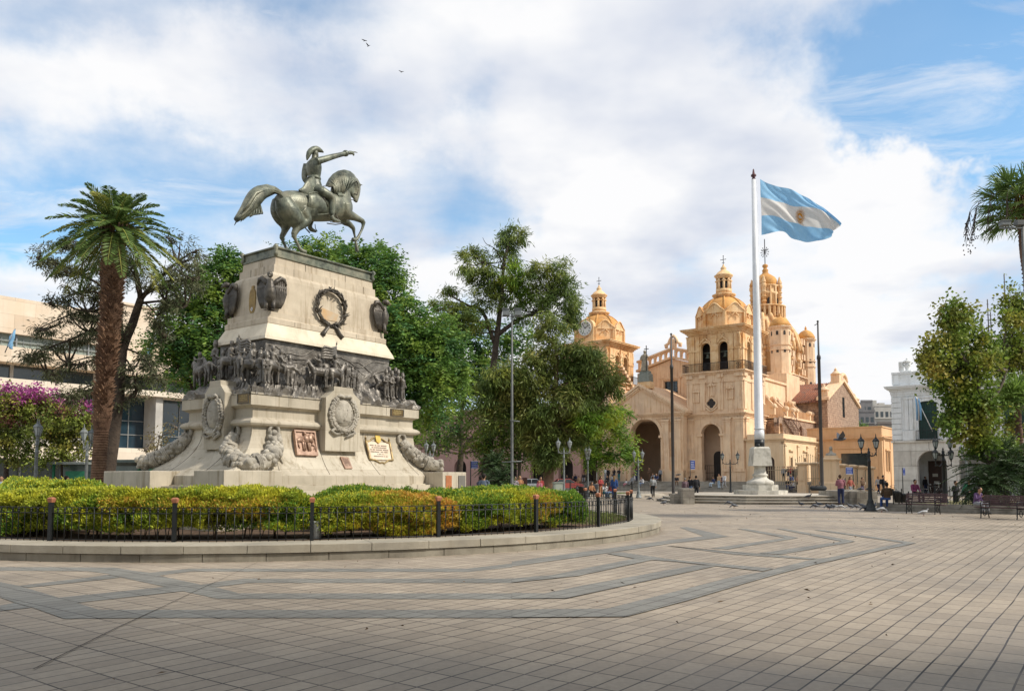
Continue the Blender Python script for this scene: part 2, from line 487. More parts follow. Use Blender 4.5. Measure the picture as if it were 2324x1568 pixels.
# ------------------------------------------------------------------ ground
def tilemat(name, c1, c2, dark=(0.03,0.024,0.02)):
    m = bpy.data.materials.new(name); m.use_nodes = True
    nt = m.node_tree; nt.nodes.clear(); N = lambda t, **k: _n(nt, t, k); L = nt.links.new
    out = N('ShaderNodeOutputMaterial'); b = N('ShaderNodeBsdfPrincipled'); L(b.outputs[0], out.inputs[0])
    tc = N('ShaderNodeTexCoord')
    # slightly wavy joints
    nw = N('ShaderNodeTexNoise'); nw.inputs['Scale'].default_value = 0.35; nw.inputs['Detail'].default_value = 2
    L(tc.outputs['Object'], nw.inputs['Vector'])
    sb = N('ShaderNodeVectorMath', operation='SUBTRACT'); L(nw.outputs['Color'], sb.inputs[0]); sb.inputs[1].default_value = (.5,.5,.5)
    sc = N('ShaderNodeVectorMath', operation='SCALE'); L(sb.outputs[0], sc.inputs[0]); sc.inputs['Scale'].default_value = 0.07
    ad = N('ShaderNodeVectorMath', operation='ADD'); L(tc.outputs['Object'], ad.inputs[0]); L(sc.outputs[0], ad.inputs[1])
    def dt(v):
        n = N('ShaderNodeVectorMath', operation='DOT_PRODUCT'); L(ad.outputs[0], n.inputs[0]); n.inputs[1].default_value = v; return n.outputs['Value']
    cb = N('ShaderNodeCombineXYZ'); L(dt((.6,.8,0)), cb.inputs[0]); L(dt((.8,-.6,0)), cb.inputs[1])
    br = N('ShaderNodeTexBrick'); br.offset = 0.0; br.inputs['Scale'].default_value = 1
    br.inputs['Brick Width'].default_value = 0.41; br.inputs['Row Height'].default_value = 0.215
    br.inputs['Mortar Size'].default_value = 0.009; br.inputs['Mortar Smooth'].default_value = 0.2
    br.inputs['Color1'].default_value = (1.05,1.05,1.05,1); br.inputs['Color2'].default_value = (0.76,0.75,0.74,1); br.inputs['Mortar'].default_value = (1,1,1,1)
    L(cb.outputs[0], br.inputs['Vector'])
    n1 = N('ShaderNodeTexNoise'); n1.inputs['Scale'].default_value = 0.45; n1.inputs['Detail'].default_value = 7; n1.inputs['Roughness'].default_value = 0.6
    L(tc.outputs['Object'], n1.inputs['Vector'])
    rp = N('ShaderNodeValToRGB'); rp.color_ramp.elements[0].position = .36; rp.color_ramp.elements[1].position = .62
    rp.color_ramp.elements[0].color = (*c2,1); rp.color_ramp.elements[1].color = (*c1,1); L(n1.outputs[0], rp.inputs[0])
    n2 = N('ShaderNodeTexNoise'); n2.inputs['Scale'].default_value = 14; n2.inputs['Detail'].default_value = 6; n2.inputs['Roughness'].default_value = 0.7
    L(tc.outputs['Object'], n2.inputs['Vector'])
    r2 = N('ShaderNodeMapRange'); r2.inputs[1].default_value = .3; r2.inputs[2].default_value = .72; r2.inputs[3].default_value = .84; r2.inputs[4].default_value = 1.1
    L(n2.outputs[0], r2.inputs[0])
    m1 = N('ShaderNodeMix', data_type='RGBA', blend_type='MULTIPLY'); m1.inputs[0].default_value = .75; L(rp.outputs[0], m1.inputs[6]); L(br.outputs[0], m1.inputs[7])
    v1 = N('ShaderNodeVectorMath', operation='SCALE'); L(m1.outputs[2], v1.inputs[0]); L(r2.outputs[0], v1.inputs['Scale'])
    # small dark spots: gum, droppings
    vo = N('ShaderNodeTexVoronoi'); vo.inputs['Scale'].default_value = 2.2; L(tc.outputs['Object'], vo.inputs['Vector'])
    r3 = N('ShaderNodeMapRange'); r3.inputs[1].default_value = .03; r3.inputs[2].default_value = .055; r3.inputs[3].default_value = .72; r3.inputs[4].default_value = 1
    L(vo.outputs['Distance'], r3.inputs[0])
    v2 = N('ShaderNodeVectorMath', operation='SCALE'); L(v1.outputs[0], v2.inputs[0]); L(r3.outputs[0], v2.inputs['Scale'])
    # joints: filled with dirt in some places, pale in others
    n5 = N('ShaderNodeTexNoise'); n5.inputs['Scale'].default_value = 1.1; n5.inputs['Detail'].default_value = 3; L(tc.outputs['Object'], n5.inputs['Vector'])
    r5 = N('ShaderNodeMapRange'); r5.inputs[1].default_value = .35; r5.inputs[2].default_value = .6; r5.inputs[3].default_value = .65; r5.inputs[4].default_value = 1.0
    L(n5.outputs[0], r5.inputs[0])
    jm = N('ShaderNodeMath', operation='MULTIPLY'); L(br.outputs['Fac'], jm.inputs[0]); L(r5.outputs[0], jm.inputs[1])
    m2 = N('ShaderNodeMix', data_type='RGBA'); L(jm.outputs[0], m2.inputs[0]); L(v2.outputs[0], m2.inputs[6]); m2.inputs[7].default_value = (*dark,1)
    L(m2.outputs[2], b.inputs['Base Color'])
    rr = N('ShaderNodeMapRange'); rr.inputs[1].default_value=.35; rr.inputs[2].default_value=.65; rr.inputs[3].default_value=.55; rr.inputs[4].default_value=.8
    L(n1.outputs[0], rr.inputs[0]); L(rr.outputs[0], b.inputs['Roughness'])
    iv = N('ShaderNodeMath', operation='SUBTRACT'); iv.inputs[0].default_value = 1; L(br.outputs['Fac'], iv.inputs[1])
    hh = N('ShaderNodeMath', operation='MULTIPLY_ADD'); L(n2.outputs[0], hh.inputs[0]); hh.inputs[1].default_value=.25; L(iv.outputs[0], hh.inputs[2])
    bp = N('ShaderNodeBump'); bp.inputs['Strength'].default_value = .5; bp.inputs['Distance'].default_value = .006
    L(hh.outputs[0], bp.inputs['Height']); L(bp.outputs[0], b.inputs['Normal'])
    return m
M_TILE = tilemat('beige_tile', (0.375,0.31,0.235), (0.285,0.235,0.178))
M_GREY = tilemat('grey_tile', (0.225,0.218,0.192), (0.175,0.17,0.15))
M_CONC = mat('concrete', (0.30,0.27,0.23), (0.22,0.20,0.17), 0.85, 0.4, bump=.2)
M_ASPH = mat('asphalt', (0.07,0.07,0.07), (0.05,0.05,0.05), 0.85, 1.5, bump=.3, bscale=60)

g = MB(); g.quad((-900,-300,0),(900,-300,0),(900,1600,0),(-900,1600,0)); g.build('ground', M_CONC, kind='structure')
g = MB(); g.quad((-70,-30,.004),(75,-30,.004),(75,88,.004),(-70,88,.004)); g.build('plaza_pavement', M_TILE, kind='structure')
# street between the plaza and the left hand building
g = MB()
a = Vector((-52,20,.008))
g.quad(a, a+VE*9, a+VE*9+VN*90, a+VN*90); g.build('street', M_ASPH, kind='structure')

def c5(x, y): return (x*.5, 1069+y*.5)
def c6(x, y): return (1162+x*.5, 1069+y*.5)
L5 = [
 [(0,436),(520,438),(600,452),(680,462),(860,443),(2120,443),(2324,420),(2324,436),(2130,458),(870,456),(720,475),(600,474),(480,466),(400,455),(0,452)],
 [(490,470),(600,455),(720,475),(910,516),(1000,533),(1075,553),(1110,582),(985,580),(840,548),(745,525)],
 [(910,518),(1000,502),(1110,489),(2324,489),(2324,508),(1130,508),(985,527)],
 [(1070,556),(2324,556),(2324,582),(985,580)],
 [(85,522),(400,484),(490,472),(545,484),(130,530)],
 [(262,576),(745,527),(840,546),(770,553),(345,600)],
 [(0,505),(85,522),(270,577),(345,599),(450,632),(2324,632),(2324,668),(700,668),(290,672),(150,622),(65,598),(0,575)],
 [(0,612),(65,600),(140,622),(0,637)],
]
L6 = [
 [(0,412),(450,350),(700,316),(870,296),(985,298),(700,332),(470,368),(0,434)],
 [(760,256),(795,254),(985,298),(870,296)],
 [(690,338),(730,344),(1080,372),(1390,398),(1350,402),(1000,378)],
 [(900,352),(1240,304),(1262,302),(1300,304),(980,356)],
 [(1020,262),(1060,262),(1300,303),(1245,305)],
 [(1120,374),(1500,320),(1560,320),(1220,380)],
 [(1200,262),(1235,262),(1560,319),(1500,321)],
 [(1370,268),(1410,268),(1836,327),(1780,327)],
 [(0,490),(180,474),(560,398),(640,404),(300,478),(0,508)],
 [(430,376),(490,370),(770,408),(1190,444),(1140,456),(740,412),(560,399)],
 [(0,556),(150,558),(330,520),(840,428),(930,432),(250,580),(0,582)],
 [(0,632),(430,628),(700,560),(1010,482),(1160,456),(1210,440),(1390,398),(1430,396),(1800,322),(1836,328),(1400,420),(1200,472),(1060,512),(800,590),(520,664),(0,668)],
]
band = MB(); z = .008
for conv, LL in ((c5, L5), (c6, L6)):
    for poly in LL:
        pts = []
        for x, y in poly:
            q = G(*conv(x, y)); pts.append((q[0], q[1], z))
        ar = sum(pts[i-1][0]*pts[i][1]-pts[i][0]*pts[i-1][1] for i in range(len(pts)))
        band.add(pts if ar > 0 else pts[::-1], [tuple(range(len(pts)))]); z += .0004
band.build('paved_bands', M_GREY, kind='structure')
# expansion joint running across the tiles
M_CRACK = flat('joint_dirt', (0.06,0.05,0.04), .9)
cj = MB(); pl = [Vector(G(*c5(x,y))) for x,y in ((150,905),(350,805),(520,720),(720,628),(885,548),(985,503),(1170,415))]
for i in range(len(pl)-1):
    d = (pl[i+1]-pl[i]).normalized(); s = Vector((d.y,-d.x,0))*(.007 if i<3 else .005 if i<5 else .003)
    cj.quad(pl[i]-s+Vector((0,0,.016)), pl[i+1]-s+Vector((0,0,.016)), pl[i+1]+s+Vector((0,0,.016)), pl[i]+s+Vector((0,0,.016)))
cj.build('pavement_joint', M_CRACK, kind='structure')
# ------------------------------------------------------------------ cathedral
CO = (27.877, 95.0)
def ca(cx, cy, y): return LY(CO, 1278.3+.3557*cx, 588.8+.3557*cy, y)
def cb_(cx, cy, y): return LY(CO, 1533.9+.3754*cx, 557.8+.3754*cy, y)
def cbx(cx, cy, x): return LX(CO, 1533.9+.3754*cx, 557.8+.3754*cy, x)
M_STUC = mat('peach_stucco', (0.82,0.605,0.40), (0.73,0.51,0.32), .85, .7, streak=.95, scol=(0.60,0.38,0.22), c3=(0.64,0.46,0.31), s3=.5, bump=.15)
M_YEL = mat('ochre_stucco', (0.80,0.565,0.33), (0.72,0.47,0.23), .85, .8, streak=1.0, scol=(0.52,0.27,0.12), c3=(0.60,0.30,0.10), s3=.45, bump=.2)
M_ORN = mat('orange_dome', (0.68,0.36,0.11), (0.52,0.25,0.07), .8, 1.0, streak=.6, c3=(0.38,0.20,0.08), s3=.9, bump=.2)
M_CREAM = mat('cream_stucco', (0.80,0.60,0.39), (0.72,0.52,0.32), .85, .5, streak=.4, bump=.1)
M_RUB = mat('rubble_stone', (0.36,0.25,0.18), (0.20,0.13,0.095), .9, 2.2, c3=(0.45,0.33,0.24), s3=3.0, bump=.8, bscale=5, mortar=(.7,.32,.03,1.25))
M_ROOF = mat('clay_tile', (0.33,0.13,0.07), (0.20,0.075,0.045), .85, 2.5, c3=(0.14,0.09,0.07), s3=1.2, bump=.5, bscale=9)
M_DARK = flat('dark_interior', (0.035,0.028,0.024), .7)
M_GLAS = mat('dark_glass', (0.035,0.045,0.05), (0.02,0.025,0.03), .12, 1.0, spec=.8)
M_IRON = flat('wrought_iron', (0.03,0.028,0.027), .5, .3)
M_BRZ = mat('bell_bronze', (0.12,0.14,0.11), (0.07,0.08,0.06), .5, 3, metal=.5)
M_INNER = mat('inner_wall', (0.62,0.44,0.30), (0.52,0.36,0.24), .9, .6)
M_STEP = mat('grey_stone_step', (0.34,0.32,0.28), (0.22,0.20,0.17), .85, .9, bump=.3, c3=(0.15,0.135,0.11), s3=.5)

cath = thing('cathedral', 'peach and ochre cathedral with two domed bell towers and a pedimented porch', 'cathedral', (CO[0], CO[1], 0), ROT)
Z0 = 1.15     # level of the terrace in front of the doors
TX0, TX1, TY1 = -7.4, 0.0, 7.4

def pilaster(mb, xc, w, y, z0, z1, d=.18, m=0, plane='y', sg=-1):
    def B(x0, x1, d_, a, b):
        if plane == 'y': mb.box(x0, min(y, y+sg*d_), a, x1, max(y, y+sg*d_), b, m)
        else: mb.box(min(y, y+sg*d_), x0, a, max(y, y+sg*d_), x1, b, m)
    B(xc-w/2, xc+w/2, d, z0, z1)
    B(xc-w/2-.1, xc+w/2+.1, d+.1, z0, z0+.35)
    B(xc-w/2-.06, xc+w/2+.06, d+.06, z1-.5, z1-.38)
    B(xc-w/2-.1, xc+w/2+.1, d+.1, z1-.22, z1)

def tower(name, x0, label):
    """square bell tower, south-east corner at local (x0+7.4, 0)"""
    P = link(name, None, cath, label=label)
    X0, X1, Y0, Y1 = x0, x0+7.4, 0.0, 7.4
    xm = (X0+X1)/2; ym = 3.7
    b = MB()
    # lower storey with the big arched opening in front
    b.box(X0-.15, Y0-.15, Z0-1.15, X0+2.05, Y0+.8, Z0+1.45); b.box(X1-2.45, Y0-.15, Z0-1.15, X1+.15, Y0+.8, Z0+1.45)
    wallface(b, X0, X1, Z0, 9.1, Y0, .8, [(X0+3.15, 1.23, Z0, 7.0, True)])
    archband(b, X0+3.15, 1.23, .28, 7.0, 7.0, -.10, .002)
    for s in (-1, 1): b.box(X0+3.15+s*1.42-.36, -.16, 6.72, X0+3.15+s*1.42+.36, .3, 7.0)
    b.box(X0, Y0+.8, Z0, X0+.8, Y1, 9.1); b.box(X1-.8, Y0+.8, Z0, X1, Y1, 9.1); b.box(X0+.8, Y1-.6, Z0, X1-.8, Y1, 9.1)
    for xc, w in ((X0+.55, .8), (X1-.6, 1.1), (X1-2.1, .9)): pilaster(b, xc, w, 0, Z0+1.2, 8.9)
    for yc in (.7, 6.7): pilaster(b, yc, 1.0, X1, Z0+1.2, 8.9, plane='x', sg=1)
    z = cornice(b, X0, X1, Y0, Y1, 8.9, ((.22,.06),(.14,.16),(.12,.26),(.10,.38)))
    b.box(X0, Y0, z, X1, Y1, z+.45)
    # second storey: plain, little niches
    b.box(X0+.05, Y0+.05, 9.9, X1-.05, Y1-.05, 14.3)
    for xc, w in ((X0+.5,.75),(X0+2.2,.7),(X0+4.5,.7),(X1-.55,.95)):
        b.box(xc-w/2, -.08, 9.9, xc+w/2, .1, 13.3); b.box(xc-w/2-.05, -.13, 13.3, xc+w/2+.05, .1, 13.42); b.box(xc-w/2-.05, -.16, 13.9, xc+w/2+.05, .1, 14.3)
    for yc, w in ((.6,.95),(3.0,.6),(5.0,.6),(6.8,.9)):
        b.box(X1-.1, yc-w/2, 9.9, X1+.08, yc+w/2, 13.3); b.box(X1-.1, yc-w/2-.05, 13.3, X1+.13, yc+w/2+.05, 13.42); b.box(X1-.1, yc-w/2-.05, 13.9, X1+.16, yc+w/2+.05, 14.3)
    b.box(X0, -.06, 13.28, X1, .06, 13.36); b.box(X1-.06, 0, 13.28, X1+.06, Y1, 13.36)
    z = cornice(b, X0, X1, Y0, Y1, 14.3, ((.14,.12),(.12,.25),(.12,.42)))
    b.build('lower_walls', M_STUC, P)
    # niches with little pediments and the quatrefoil window
    for nx, nz in ((X0+1.35, 11.7), (X0+3.35, 12.4), (X0+5.7, 11.9)):
        n = MB()
        n.box(nx-.42, -.10, nz-.75, nx-.30, .06, nz+.5); n.box(nx+.30, -.10, nz-.75, nx+.42, .06, nz+.5); n.box(nx-.30,-.10,nz-.75,nx+.30,.06,nz-.65)
        n.prism([(nx-.55, nz+.5),(nx+.55, nz+.5),(nx, nz+.98)], -.16, .06, 'y'); n.build('niche', M_STUC, P)
    q = MB(); qx, qz = X0+3.3, 10.75
    for dx_, dz_ in ((-.26,0),(.26,0),(0,.3),(0,-.3)):
        q.prism([(qx+dx_+.27*cos(t*pi/6), qz+dz_+.27*sin(t*pi/6)) for t in range(12)], -.02-.002*abs(dx_), .1, 'y')
    q.build('quatrefoil_window', M_DARK, P)
    q = MB(); pts = []
    for k in range(4):
        for j in range(-4, 5):
            a = k*pi/2 + j*.24
            pts.append((qx + .5*(.62 if k%2==0 else .68)*cos(k*pi/2) + .36*cos(a), -.06, qz + .34*sin(k*pi/2) + .36*sin(a)))
    q.tube(pts, .09, 6, close=True)
    q.tube([(qx-.7,-.07,qz-.5),(qx-.35,-.1,qz-.85),(qx,-.12,qz-1.0),(qx+.35,-.1,qz-.85),(qx+.7,-.07,qz-.5)], .1, 6)
    q.build('window_moulding', M_STUC, P)
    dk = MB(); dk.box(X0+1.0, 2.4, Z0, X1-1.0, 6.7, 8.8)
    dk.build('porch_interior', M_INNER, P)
    gt = MB()
    for i in range(9): gt.box(X0+1.95+i*.29, .95, Z0, X0+1.98+i*.29, .98, 3.1)
    for zz_ in (Z0+.3, 2.2, 3.1): gt.box(X0+1.9, .94, zz_, X0+4.4, .99, zz_+.05)
    gt.build('iron_gate', M_IRON, P)
    dd = MB(); dd.prism(archpoly(X0+3.15, .62, Z0, 4.3), 2.3, 2.39, 'y'); dd.build('inner_door', M_DARK, P)
    # belfry
    f = MB(); z0, z1 = 14.68, 19.55
    i_ = .25
    ax0, ax1, ay0, ay1 = X0+i_, X1-i_, Y0+i_, Y1-i_
    ops = [(xm-1.13, .62, z0+.2, 17.75, True), (xm+1.13, .62, z0+.2, 17.75, True)]
    wallface(f, ax0, ax1, z0, z1, ay0, .55, ops)
    opy = [(ym-1.13, .62, z0+.2, 17.75, True), (ym+1.13, .62, z0+.2, 17.75, True)]
    wallface(f, ay0+.55, ay1, z0, z1, ax1, .55, opy, plane='x', sgn=-1)
    f.box(ax0, ay0+.55, z0, ax0+.5, ay1, z1); f.box(ax0+.5, ay1-.5, z0, ax1-.55, ay1, z1)
    f.box(ax0+.5, ay0+.55, z1-.4, ax1-.55, ay1-.5, z1)
    for c in (xm-1.13, xm+1.13): archband(f, c, .62, .16, z0+.2, 17.75, ay0-.08, ay0+.02)
    for c in (ym-1.13, ym+1.13): archband(f, c, .62, .16, z0+.2, 17.75, ax1-.02, ax1+.08, plane='x')
    for xc, w in ((ax0+.5, .7), (ax0+1.25,.5), (xm,.7), (ax1-1.25,.5), (ax1-.5, .7)):
        f.box(xc-w/2, ay0-.14, z0, xc+w/2, ay0+.02, 17.3); f.box(xc-w/2-.07, ay0-.22, 17.3, xc+w/2+.07, ay0+.02, 17.5); f.box(xc-w/2-.04, ay0-.16, 17.5, xc+w/2+.04, ay0+.02, 19.2)
    for yc, w in ((ay0+.5,.7),(ay0+1.25,.5),(ym,.7),(ay1-1.25,.5),(ay1-.5,.7)):
        f.box(ax1-.02, yc-w/2, z0, ax1+.14, yc+w/2, 17.3); f.box(ax1-.02, yc-w/2-.07, 17.3, ax1+.22, yc+w/2+.07, 17.5); f.box(ax1-.02, yc-w/2-.04, 17.5, ax1+.16, yc+w/2+.04, 19.2)
    # scroll work over the arches
    for c in (xm-1.13, xm+1.13):
        f.tube([(c-.75,ay0-.1,18.1),(c-.55,ay0-.12,18.45),(c-.2,ay0-.12,18.75),(c,ay0-.12,18.95),(c+.2,ay0-.12,18.75),(c+.55,ay0-.12,18.45),(c+.75,ay0-.1,18.1)], .11, 6)
        for k in range(5): f.tube([(c,ay0-.06,18.9),(c+.34*cos(.5+k*.54),ay0-.09,18.9+.5*sin(.5+k*.54))], .05, 5)
    for c in (ym-1.13, ym+1.13):
        f.tube([(ax1+.1,c-.75,18.1),(ax1+.12,c-.55,18.45),(ax1+.12,c-.2,18.75),(ax1+.12,c,18.95),(ax1+.12,c+.2,18.75),(ax1+.12,c+.55,18.45),(ax1+.1,c+.75,18.1)], .11, 6)
    f.lathe([(.42,-.05),(.42,.05)], (0,0,0), 16) if False else None
    f.tube([(xm+.36*cos(t*pi/8), ay0-.16, 18.6+.40*sin(t*pi/8)) for t in range(16)], .06, 6, close=True)
    f.tube([(ax1+.16, ym+.36*cos(t*pi/8), 18.6+.40*sin(t*pi/8)) for t in range(16)], .06, 6, close=True)
    # corner volutes
    for vx, vy in ((ax0-.05, ay0+.1), (ax1-.15, ay0-.1), (ax1+.08, ay1-.2)):
        f.tube([(vx,vy,17.6),(vx,vy-.12,18.0),(vx,vy-.05,18.5),(vx,vy-.2,19.0),(vx,vy-.28,19.3)], [.16,.13,.2,.14,.2], 8)
    z = cornice(f, ax0, ax1, ay0, ay1, 19.45, ((.2,.14),(.16,.3),(.14,.5),(.16,.72),(.1,.8)))
    f.build('belfry', M_YEL, P)
    dk = MB(); dk.box(ax0+1.0, ay0+1.6, z0, ax1-1.6, ay1-.8, 19.0); dk.build('belfry_shade_core', M_DARK, P)  # dark solid filling the belfry, its inner shade put into the colour
    for c in (xm-1.13, xm+1.13):
        bl = MB(); bl.lathe([(.0,.62),(.12,.6),(.2,.5),(.24,.3),(.3,.1),(.4,0),(.36,-.02)], (c, ay0+.75, 16.5), 14)
        bl.box(c-.6, ay0+.7, 17.15, c+.6, ay0+.8, 17.27); bl.build('bell', M_BRZ, P)
    bl = MB(); bl.lathe([(.0,.62),(.12,.6),(.2,.5),(.24,.3),(.3,.1),(.4,0),(.36,-.02)], (ax1-.75, ym-1.13, 16.5), 14); bl.box(ax1-.8, ym-1.7, 17.15, ax1-.7, ym-.5, 17.27); bl.build('bell', M_BRZ, P)
    rl = MB(); zr = 14.7
    for (p0, p1) in (((X0-.3,-.3),(X1+.3,-.3)), ((X1+.3,-.3),(X1+.3,Y1)), ((X0-.3,-.3),(X0-.3,Y1))):
        nn = int(hypot(p1[0]-p0[0], p1[1]-p0[1])/.17)
        for i in range(nn+1):
            t = i/nn; x = p0[0]+(p1[0]-p0[0])*t; y = p0[1]+(p1[1]-p0[1])*t
            rl.box(x-.016, y-.016, zr, x+.016, y+.016, zr+1.0)
        rl.box(min(p0[0],p1[0])-.03, min(p0[1],p1[1])-.03, zr+1.0, max(p0[0],p1[0])+.03, max(p0[1],p1[1])+.03, zr+1.06)
    for cx_ in (X0+2.6, X1-.4):
        for k in range(4): rl.tube([(cx_+.2*(k%2)-.1+.16*cos(t), -.3, zr+.28+.4*(k//2)+.16*sin(t)) for t in [j*.7 for j in range(9)]], .025, 4, close=True)
    rl.build('balcony_railing', M_IRON, P)
    # octagonal attic with curved gables
    a = MB(); zA = 20.3; ra = 3.35
    def oc(r, ph=pi/8): return [(xm + r*cos(ph+k*pi/4), ym + r*sin(ph+k*pi/4)) for k in range(8)]
    a.prism(oc(ra), zA-.1, 22.3)
    for k in range(8):
        t = k*pi/4; ap = ra*cos(pi/8); hw = ra*sin(pi/8)
        gm = MB()
        pr_ = [(-hw,0),(hw,0),(hw,.12),(hw*.75,.42),(hw*.55,.62),(hw*.3,.98),(0,1.15),(-hw*.3,.98),(-hw*.55,.62),(-hw*.75,.42),(-hw,.12)]
        gm.prism([(p[0], p[1]+22.05) for p in pr_], -.18, .25, 'y')
        top = [(-hw-.05,.16),(-hw*.75,.48),(-hw*.55,.68),(-hw*.3,1.04),(0,1.22),(hw*.3,1.04),(hw*.55,.68),(hw*.75,.48),(hw+.05,.16)]
        gm.tube([(p[0],-.2,p[1]+22.05) for p in top], .1, 6)
        gm.tube([(-.45,-.16,21.45),(-.4,-.16,21.75),(-.18,-.16,21.85),(0,-.16,22.15),(.18,-.16,21.85),(.4,-.16,21.75),(.45,-.16,21.45)], .07, 5)
        for s in (-1,1): gm.box(s*hw-.14, -.24, zA-.1, s*hw+.14, .1, 22.3)
        M_ = Matrix.Translation((xm,ym,0)) @ Matrix.Rotation(t+pi/2, 4, 'Z') @ Matrix.Translation((0,-ap,0))
        a.merge(gm, M_)
    a.prism(oc(ra+.18), zA-.25, zA)
    a.build('attic', M_YEL, P)
    d = MB()
    d.lathe([(3.0,0),(2.95,.45),(2.75,1.0),(2.35,1.5),(1.8,1.95),(1.2,2.25),(.95,2.35)], (xm,ym,22.2), 32)
    for k in range(8):
        t = pi/8 + k*pi/4
        d.tube([(xm+r*cos(t),ym+r*sin(t),22.2+z_) for r,z_ in ((3.02,.0),(2.97,.45),(2.77,1.0),(2.37,1.52),(1.82,1.98),(1.2,2.3))], .12, 6)
    d.build('dome', M_ORN, P)
    ln = MB()
    ln.lathe([(1.0,24.35),(1.1,24.5),(1.45,24.75),(1.5,24.9),(1.25,25.0),(1.0,25.05),(.98,25.2)], (xm,ym,0), 24)
    ln.lathe([(.55,25.1),(.55,27.2)], (xm,ym,0), 16, m=1)
    for k in range(8):
        t = k*pi/4+pi/8
        ln.tube([(xm+.82*cos(t),ym+.82*sin(t),25.15),(xm+.82*cos(t),ym+.82*sin(t),27.1)], .15, 8)
        ln.box(xm+.82*cos(t)-.2, ym+.82*sin(t)-.2, 26.6, xm+.82*cos(t)+.2, ym+.82*sin(t)+.2, 26.75)
    ln.lathe([(1.0,25.1),(1.0,25.6)], (xm,ym,0), 24)
    ln.lathe([(.98,27.0),(1.0,27.15),(1.15,27.3),(1.2,27.42),(1.05,27.5),(.75,27.85),(.4,28.1),(.3,28.2),(.38,28.35),(.3,28.5),(.12,28.7),(.1,28.85),(.0,28.95)], (xm,ym,0), 24)
    ln.build('lantern', [M_YEL, M_DARK], P)
    fc = MB(); fc.box(xm-.03,ym-.03,28.8,xm+.03,ym+.03,30.0); fc.box(xm-.32,ym-.02,29.5,xm+.32,ym+.02,29.56); fc.box(xm-.2,ym-.02,29.1,xm+.2,ym+.02,29.15)
    fc.ball((xm,ym,30.02),.07,6); fc.ball((xm+.33,ym,29.53),.06,6); fc.ball((xm-.33,ym,29.53),.06,6)
    fc.build('weathervane', M_IRON, P)
    return P, xm, ym
TR, trx, try_ = tower('bell_tower', -7.4, 'right bell tower with open arches')
TL, tlx, tly = tower('bell_tower', -25.85, 'left bell tower with a clock')
# clock on the left tower
ck = MB()
CKX, CKZ, CKY = tlx-1.9, 22.1, -.02
ck.lathe([(0,.0),(1.0,.0),(1.06,.12),(.94,.16),(.9,.10),(0,.10)], (0,0,0), 32)
Mc = Matrix.Translation((tlx-.1, .1, 22.15)) @ Matrix.Rotation(pi/2, 4, 'X')
ck.xf(Mc); clock = ck.build('clock', flat('clock_white', (.62,.6,.55)), TL)
hd = MB()
for k in range(12):
    t = k*pi/6; c_, s_ = cos(t), sin(t)
    hd.tube([(tlx-.1+c_*.65,-.04,22.15+s_*.65),(tlx-.1+c_*.82,-.04,22.15+s_*.82)], .045, 4)
hd.tube([(tlx-.1,-.05,22.15),(tlx-.1+.45,-.05,22.15+.4)], .04, 4); hd.tube([(tlx-.1,-.05,22.15),(tlx-.1-.35,-.05,22.15+.6)], .035, 4)
hd.build('clock_hands', M_IRON, TL)
cg = MB(); cg.prism([(tlx-1.4,20.3),(tlx+1.2,20.3),(tlx+1.2,22.4)]+[(tlx-.1+1.3*cos(t*pi/10),22.4+1.1*sin(t*pi/10)) for t in range(1,10)]+[(tlx-1.4,22.4)], .12, .9, 'y')
cg.build('clock_gable', M_YEL, TL)

# porch with pediment between the towers
pb = MB(); PX = -13.05; PY = -1.5
wallface(pb, -18.9, -7.2, Z0, 9.3, PY, 1.2, [(PX+.6, 2.15, Z0, 6.95, True)], n=18)
archband(pb, PX+.6, 2.15, .4, 6.95, 6.95, PY-.12, PY+.002, n=20)
for s in (-1, 1): pb.box(PX+.6+s*2.4-.45, PY-.16, 6.62, PX+.6+s*2.4+.45, PY+.5, 6.95)
for xc, w in ((-9.55,.95),(-7.9,.8),(-16.6,.95),(-18.2,.8)): pilaster(pb, xc, w, PY, Z0+1.2, 8.9, d=.2)
pb.box(-18.9, PY-.28, Z0-1.15, -15.1, PY+.6, Z0+1.35); pb.box(-10.15, PY-.28, Z0-1.15, -7.2, PY+.6, Z0+1.35)
pb.box(-18.9, PY+1.2, Z0, -18.1, 8.2, 9.3); pb.box(-8.0, PY+1.2, Z0, -7.42, 8.2, 9.3)
cornice(pb, -18.9, -7.2, PY, PY+4, 9.0, ((.3,.08),(.12,.2),(.14,.34),(.12,.48),(.1,.55)))
zc = 9.78; L_, R_, AP = -19.2, -6.6, 13.5
pb.prism([(L_+.5,zc),(R_-.5,zc),(PX,AP-.55)], PY, PY+1.0, 'y')
pb.build('porch', M_STUC, cath)
rk = MB()
for s, ex in ((-1, L_), (1, R_)):
    for t_, pj, off in ((.30,.55,0),(.22,.38,-.3),(.18,.22,-.5)):
        d_ = Vector((PX-ex, 0, AP-zc)).normalized(); nrm = Vector((-d_.z, 0, d_.x)); nrm = nrm if nrm.z > 0 else -nrm
        a1 = Vector((ex,0,zc+.15)) + nrm*off; a2 = Vector((PX,0,AP+.15)) + nrm*off
        poly = [(a1.x,a1.z),(a2.x,a2.z-0),(a2.x,a2.z-t_),(a1.x+.3*s*0,a1.z-t_)]
        rk.prism(poly, PY-pj, PY+1.1 + (8.5 if off==0 else 0), 'y')
rk.build('pediment_moulding', M_STUC, cath)
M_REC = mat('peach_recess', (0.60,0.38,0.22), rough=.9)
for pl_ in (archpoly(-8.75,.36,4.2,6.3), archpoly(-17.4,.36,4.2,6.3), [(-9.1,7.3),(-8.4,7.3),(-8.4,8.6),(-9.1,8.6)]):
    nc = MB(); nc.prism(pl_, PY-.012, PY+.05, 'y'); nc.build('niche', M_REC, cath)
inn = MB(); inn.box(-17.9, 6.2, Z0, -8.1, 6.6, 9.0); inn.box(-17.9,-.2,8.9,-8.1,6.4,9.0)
inn.build('vestibule', M_INNER, cath)
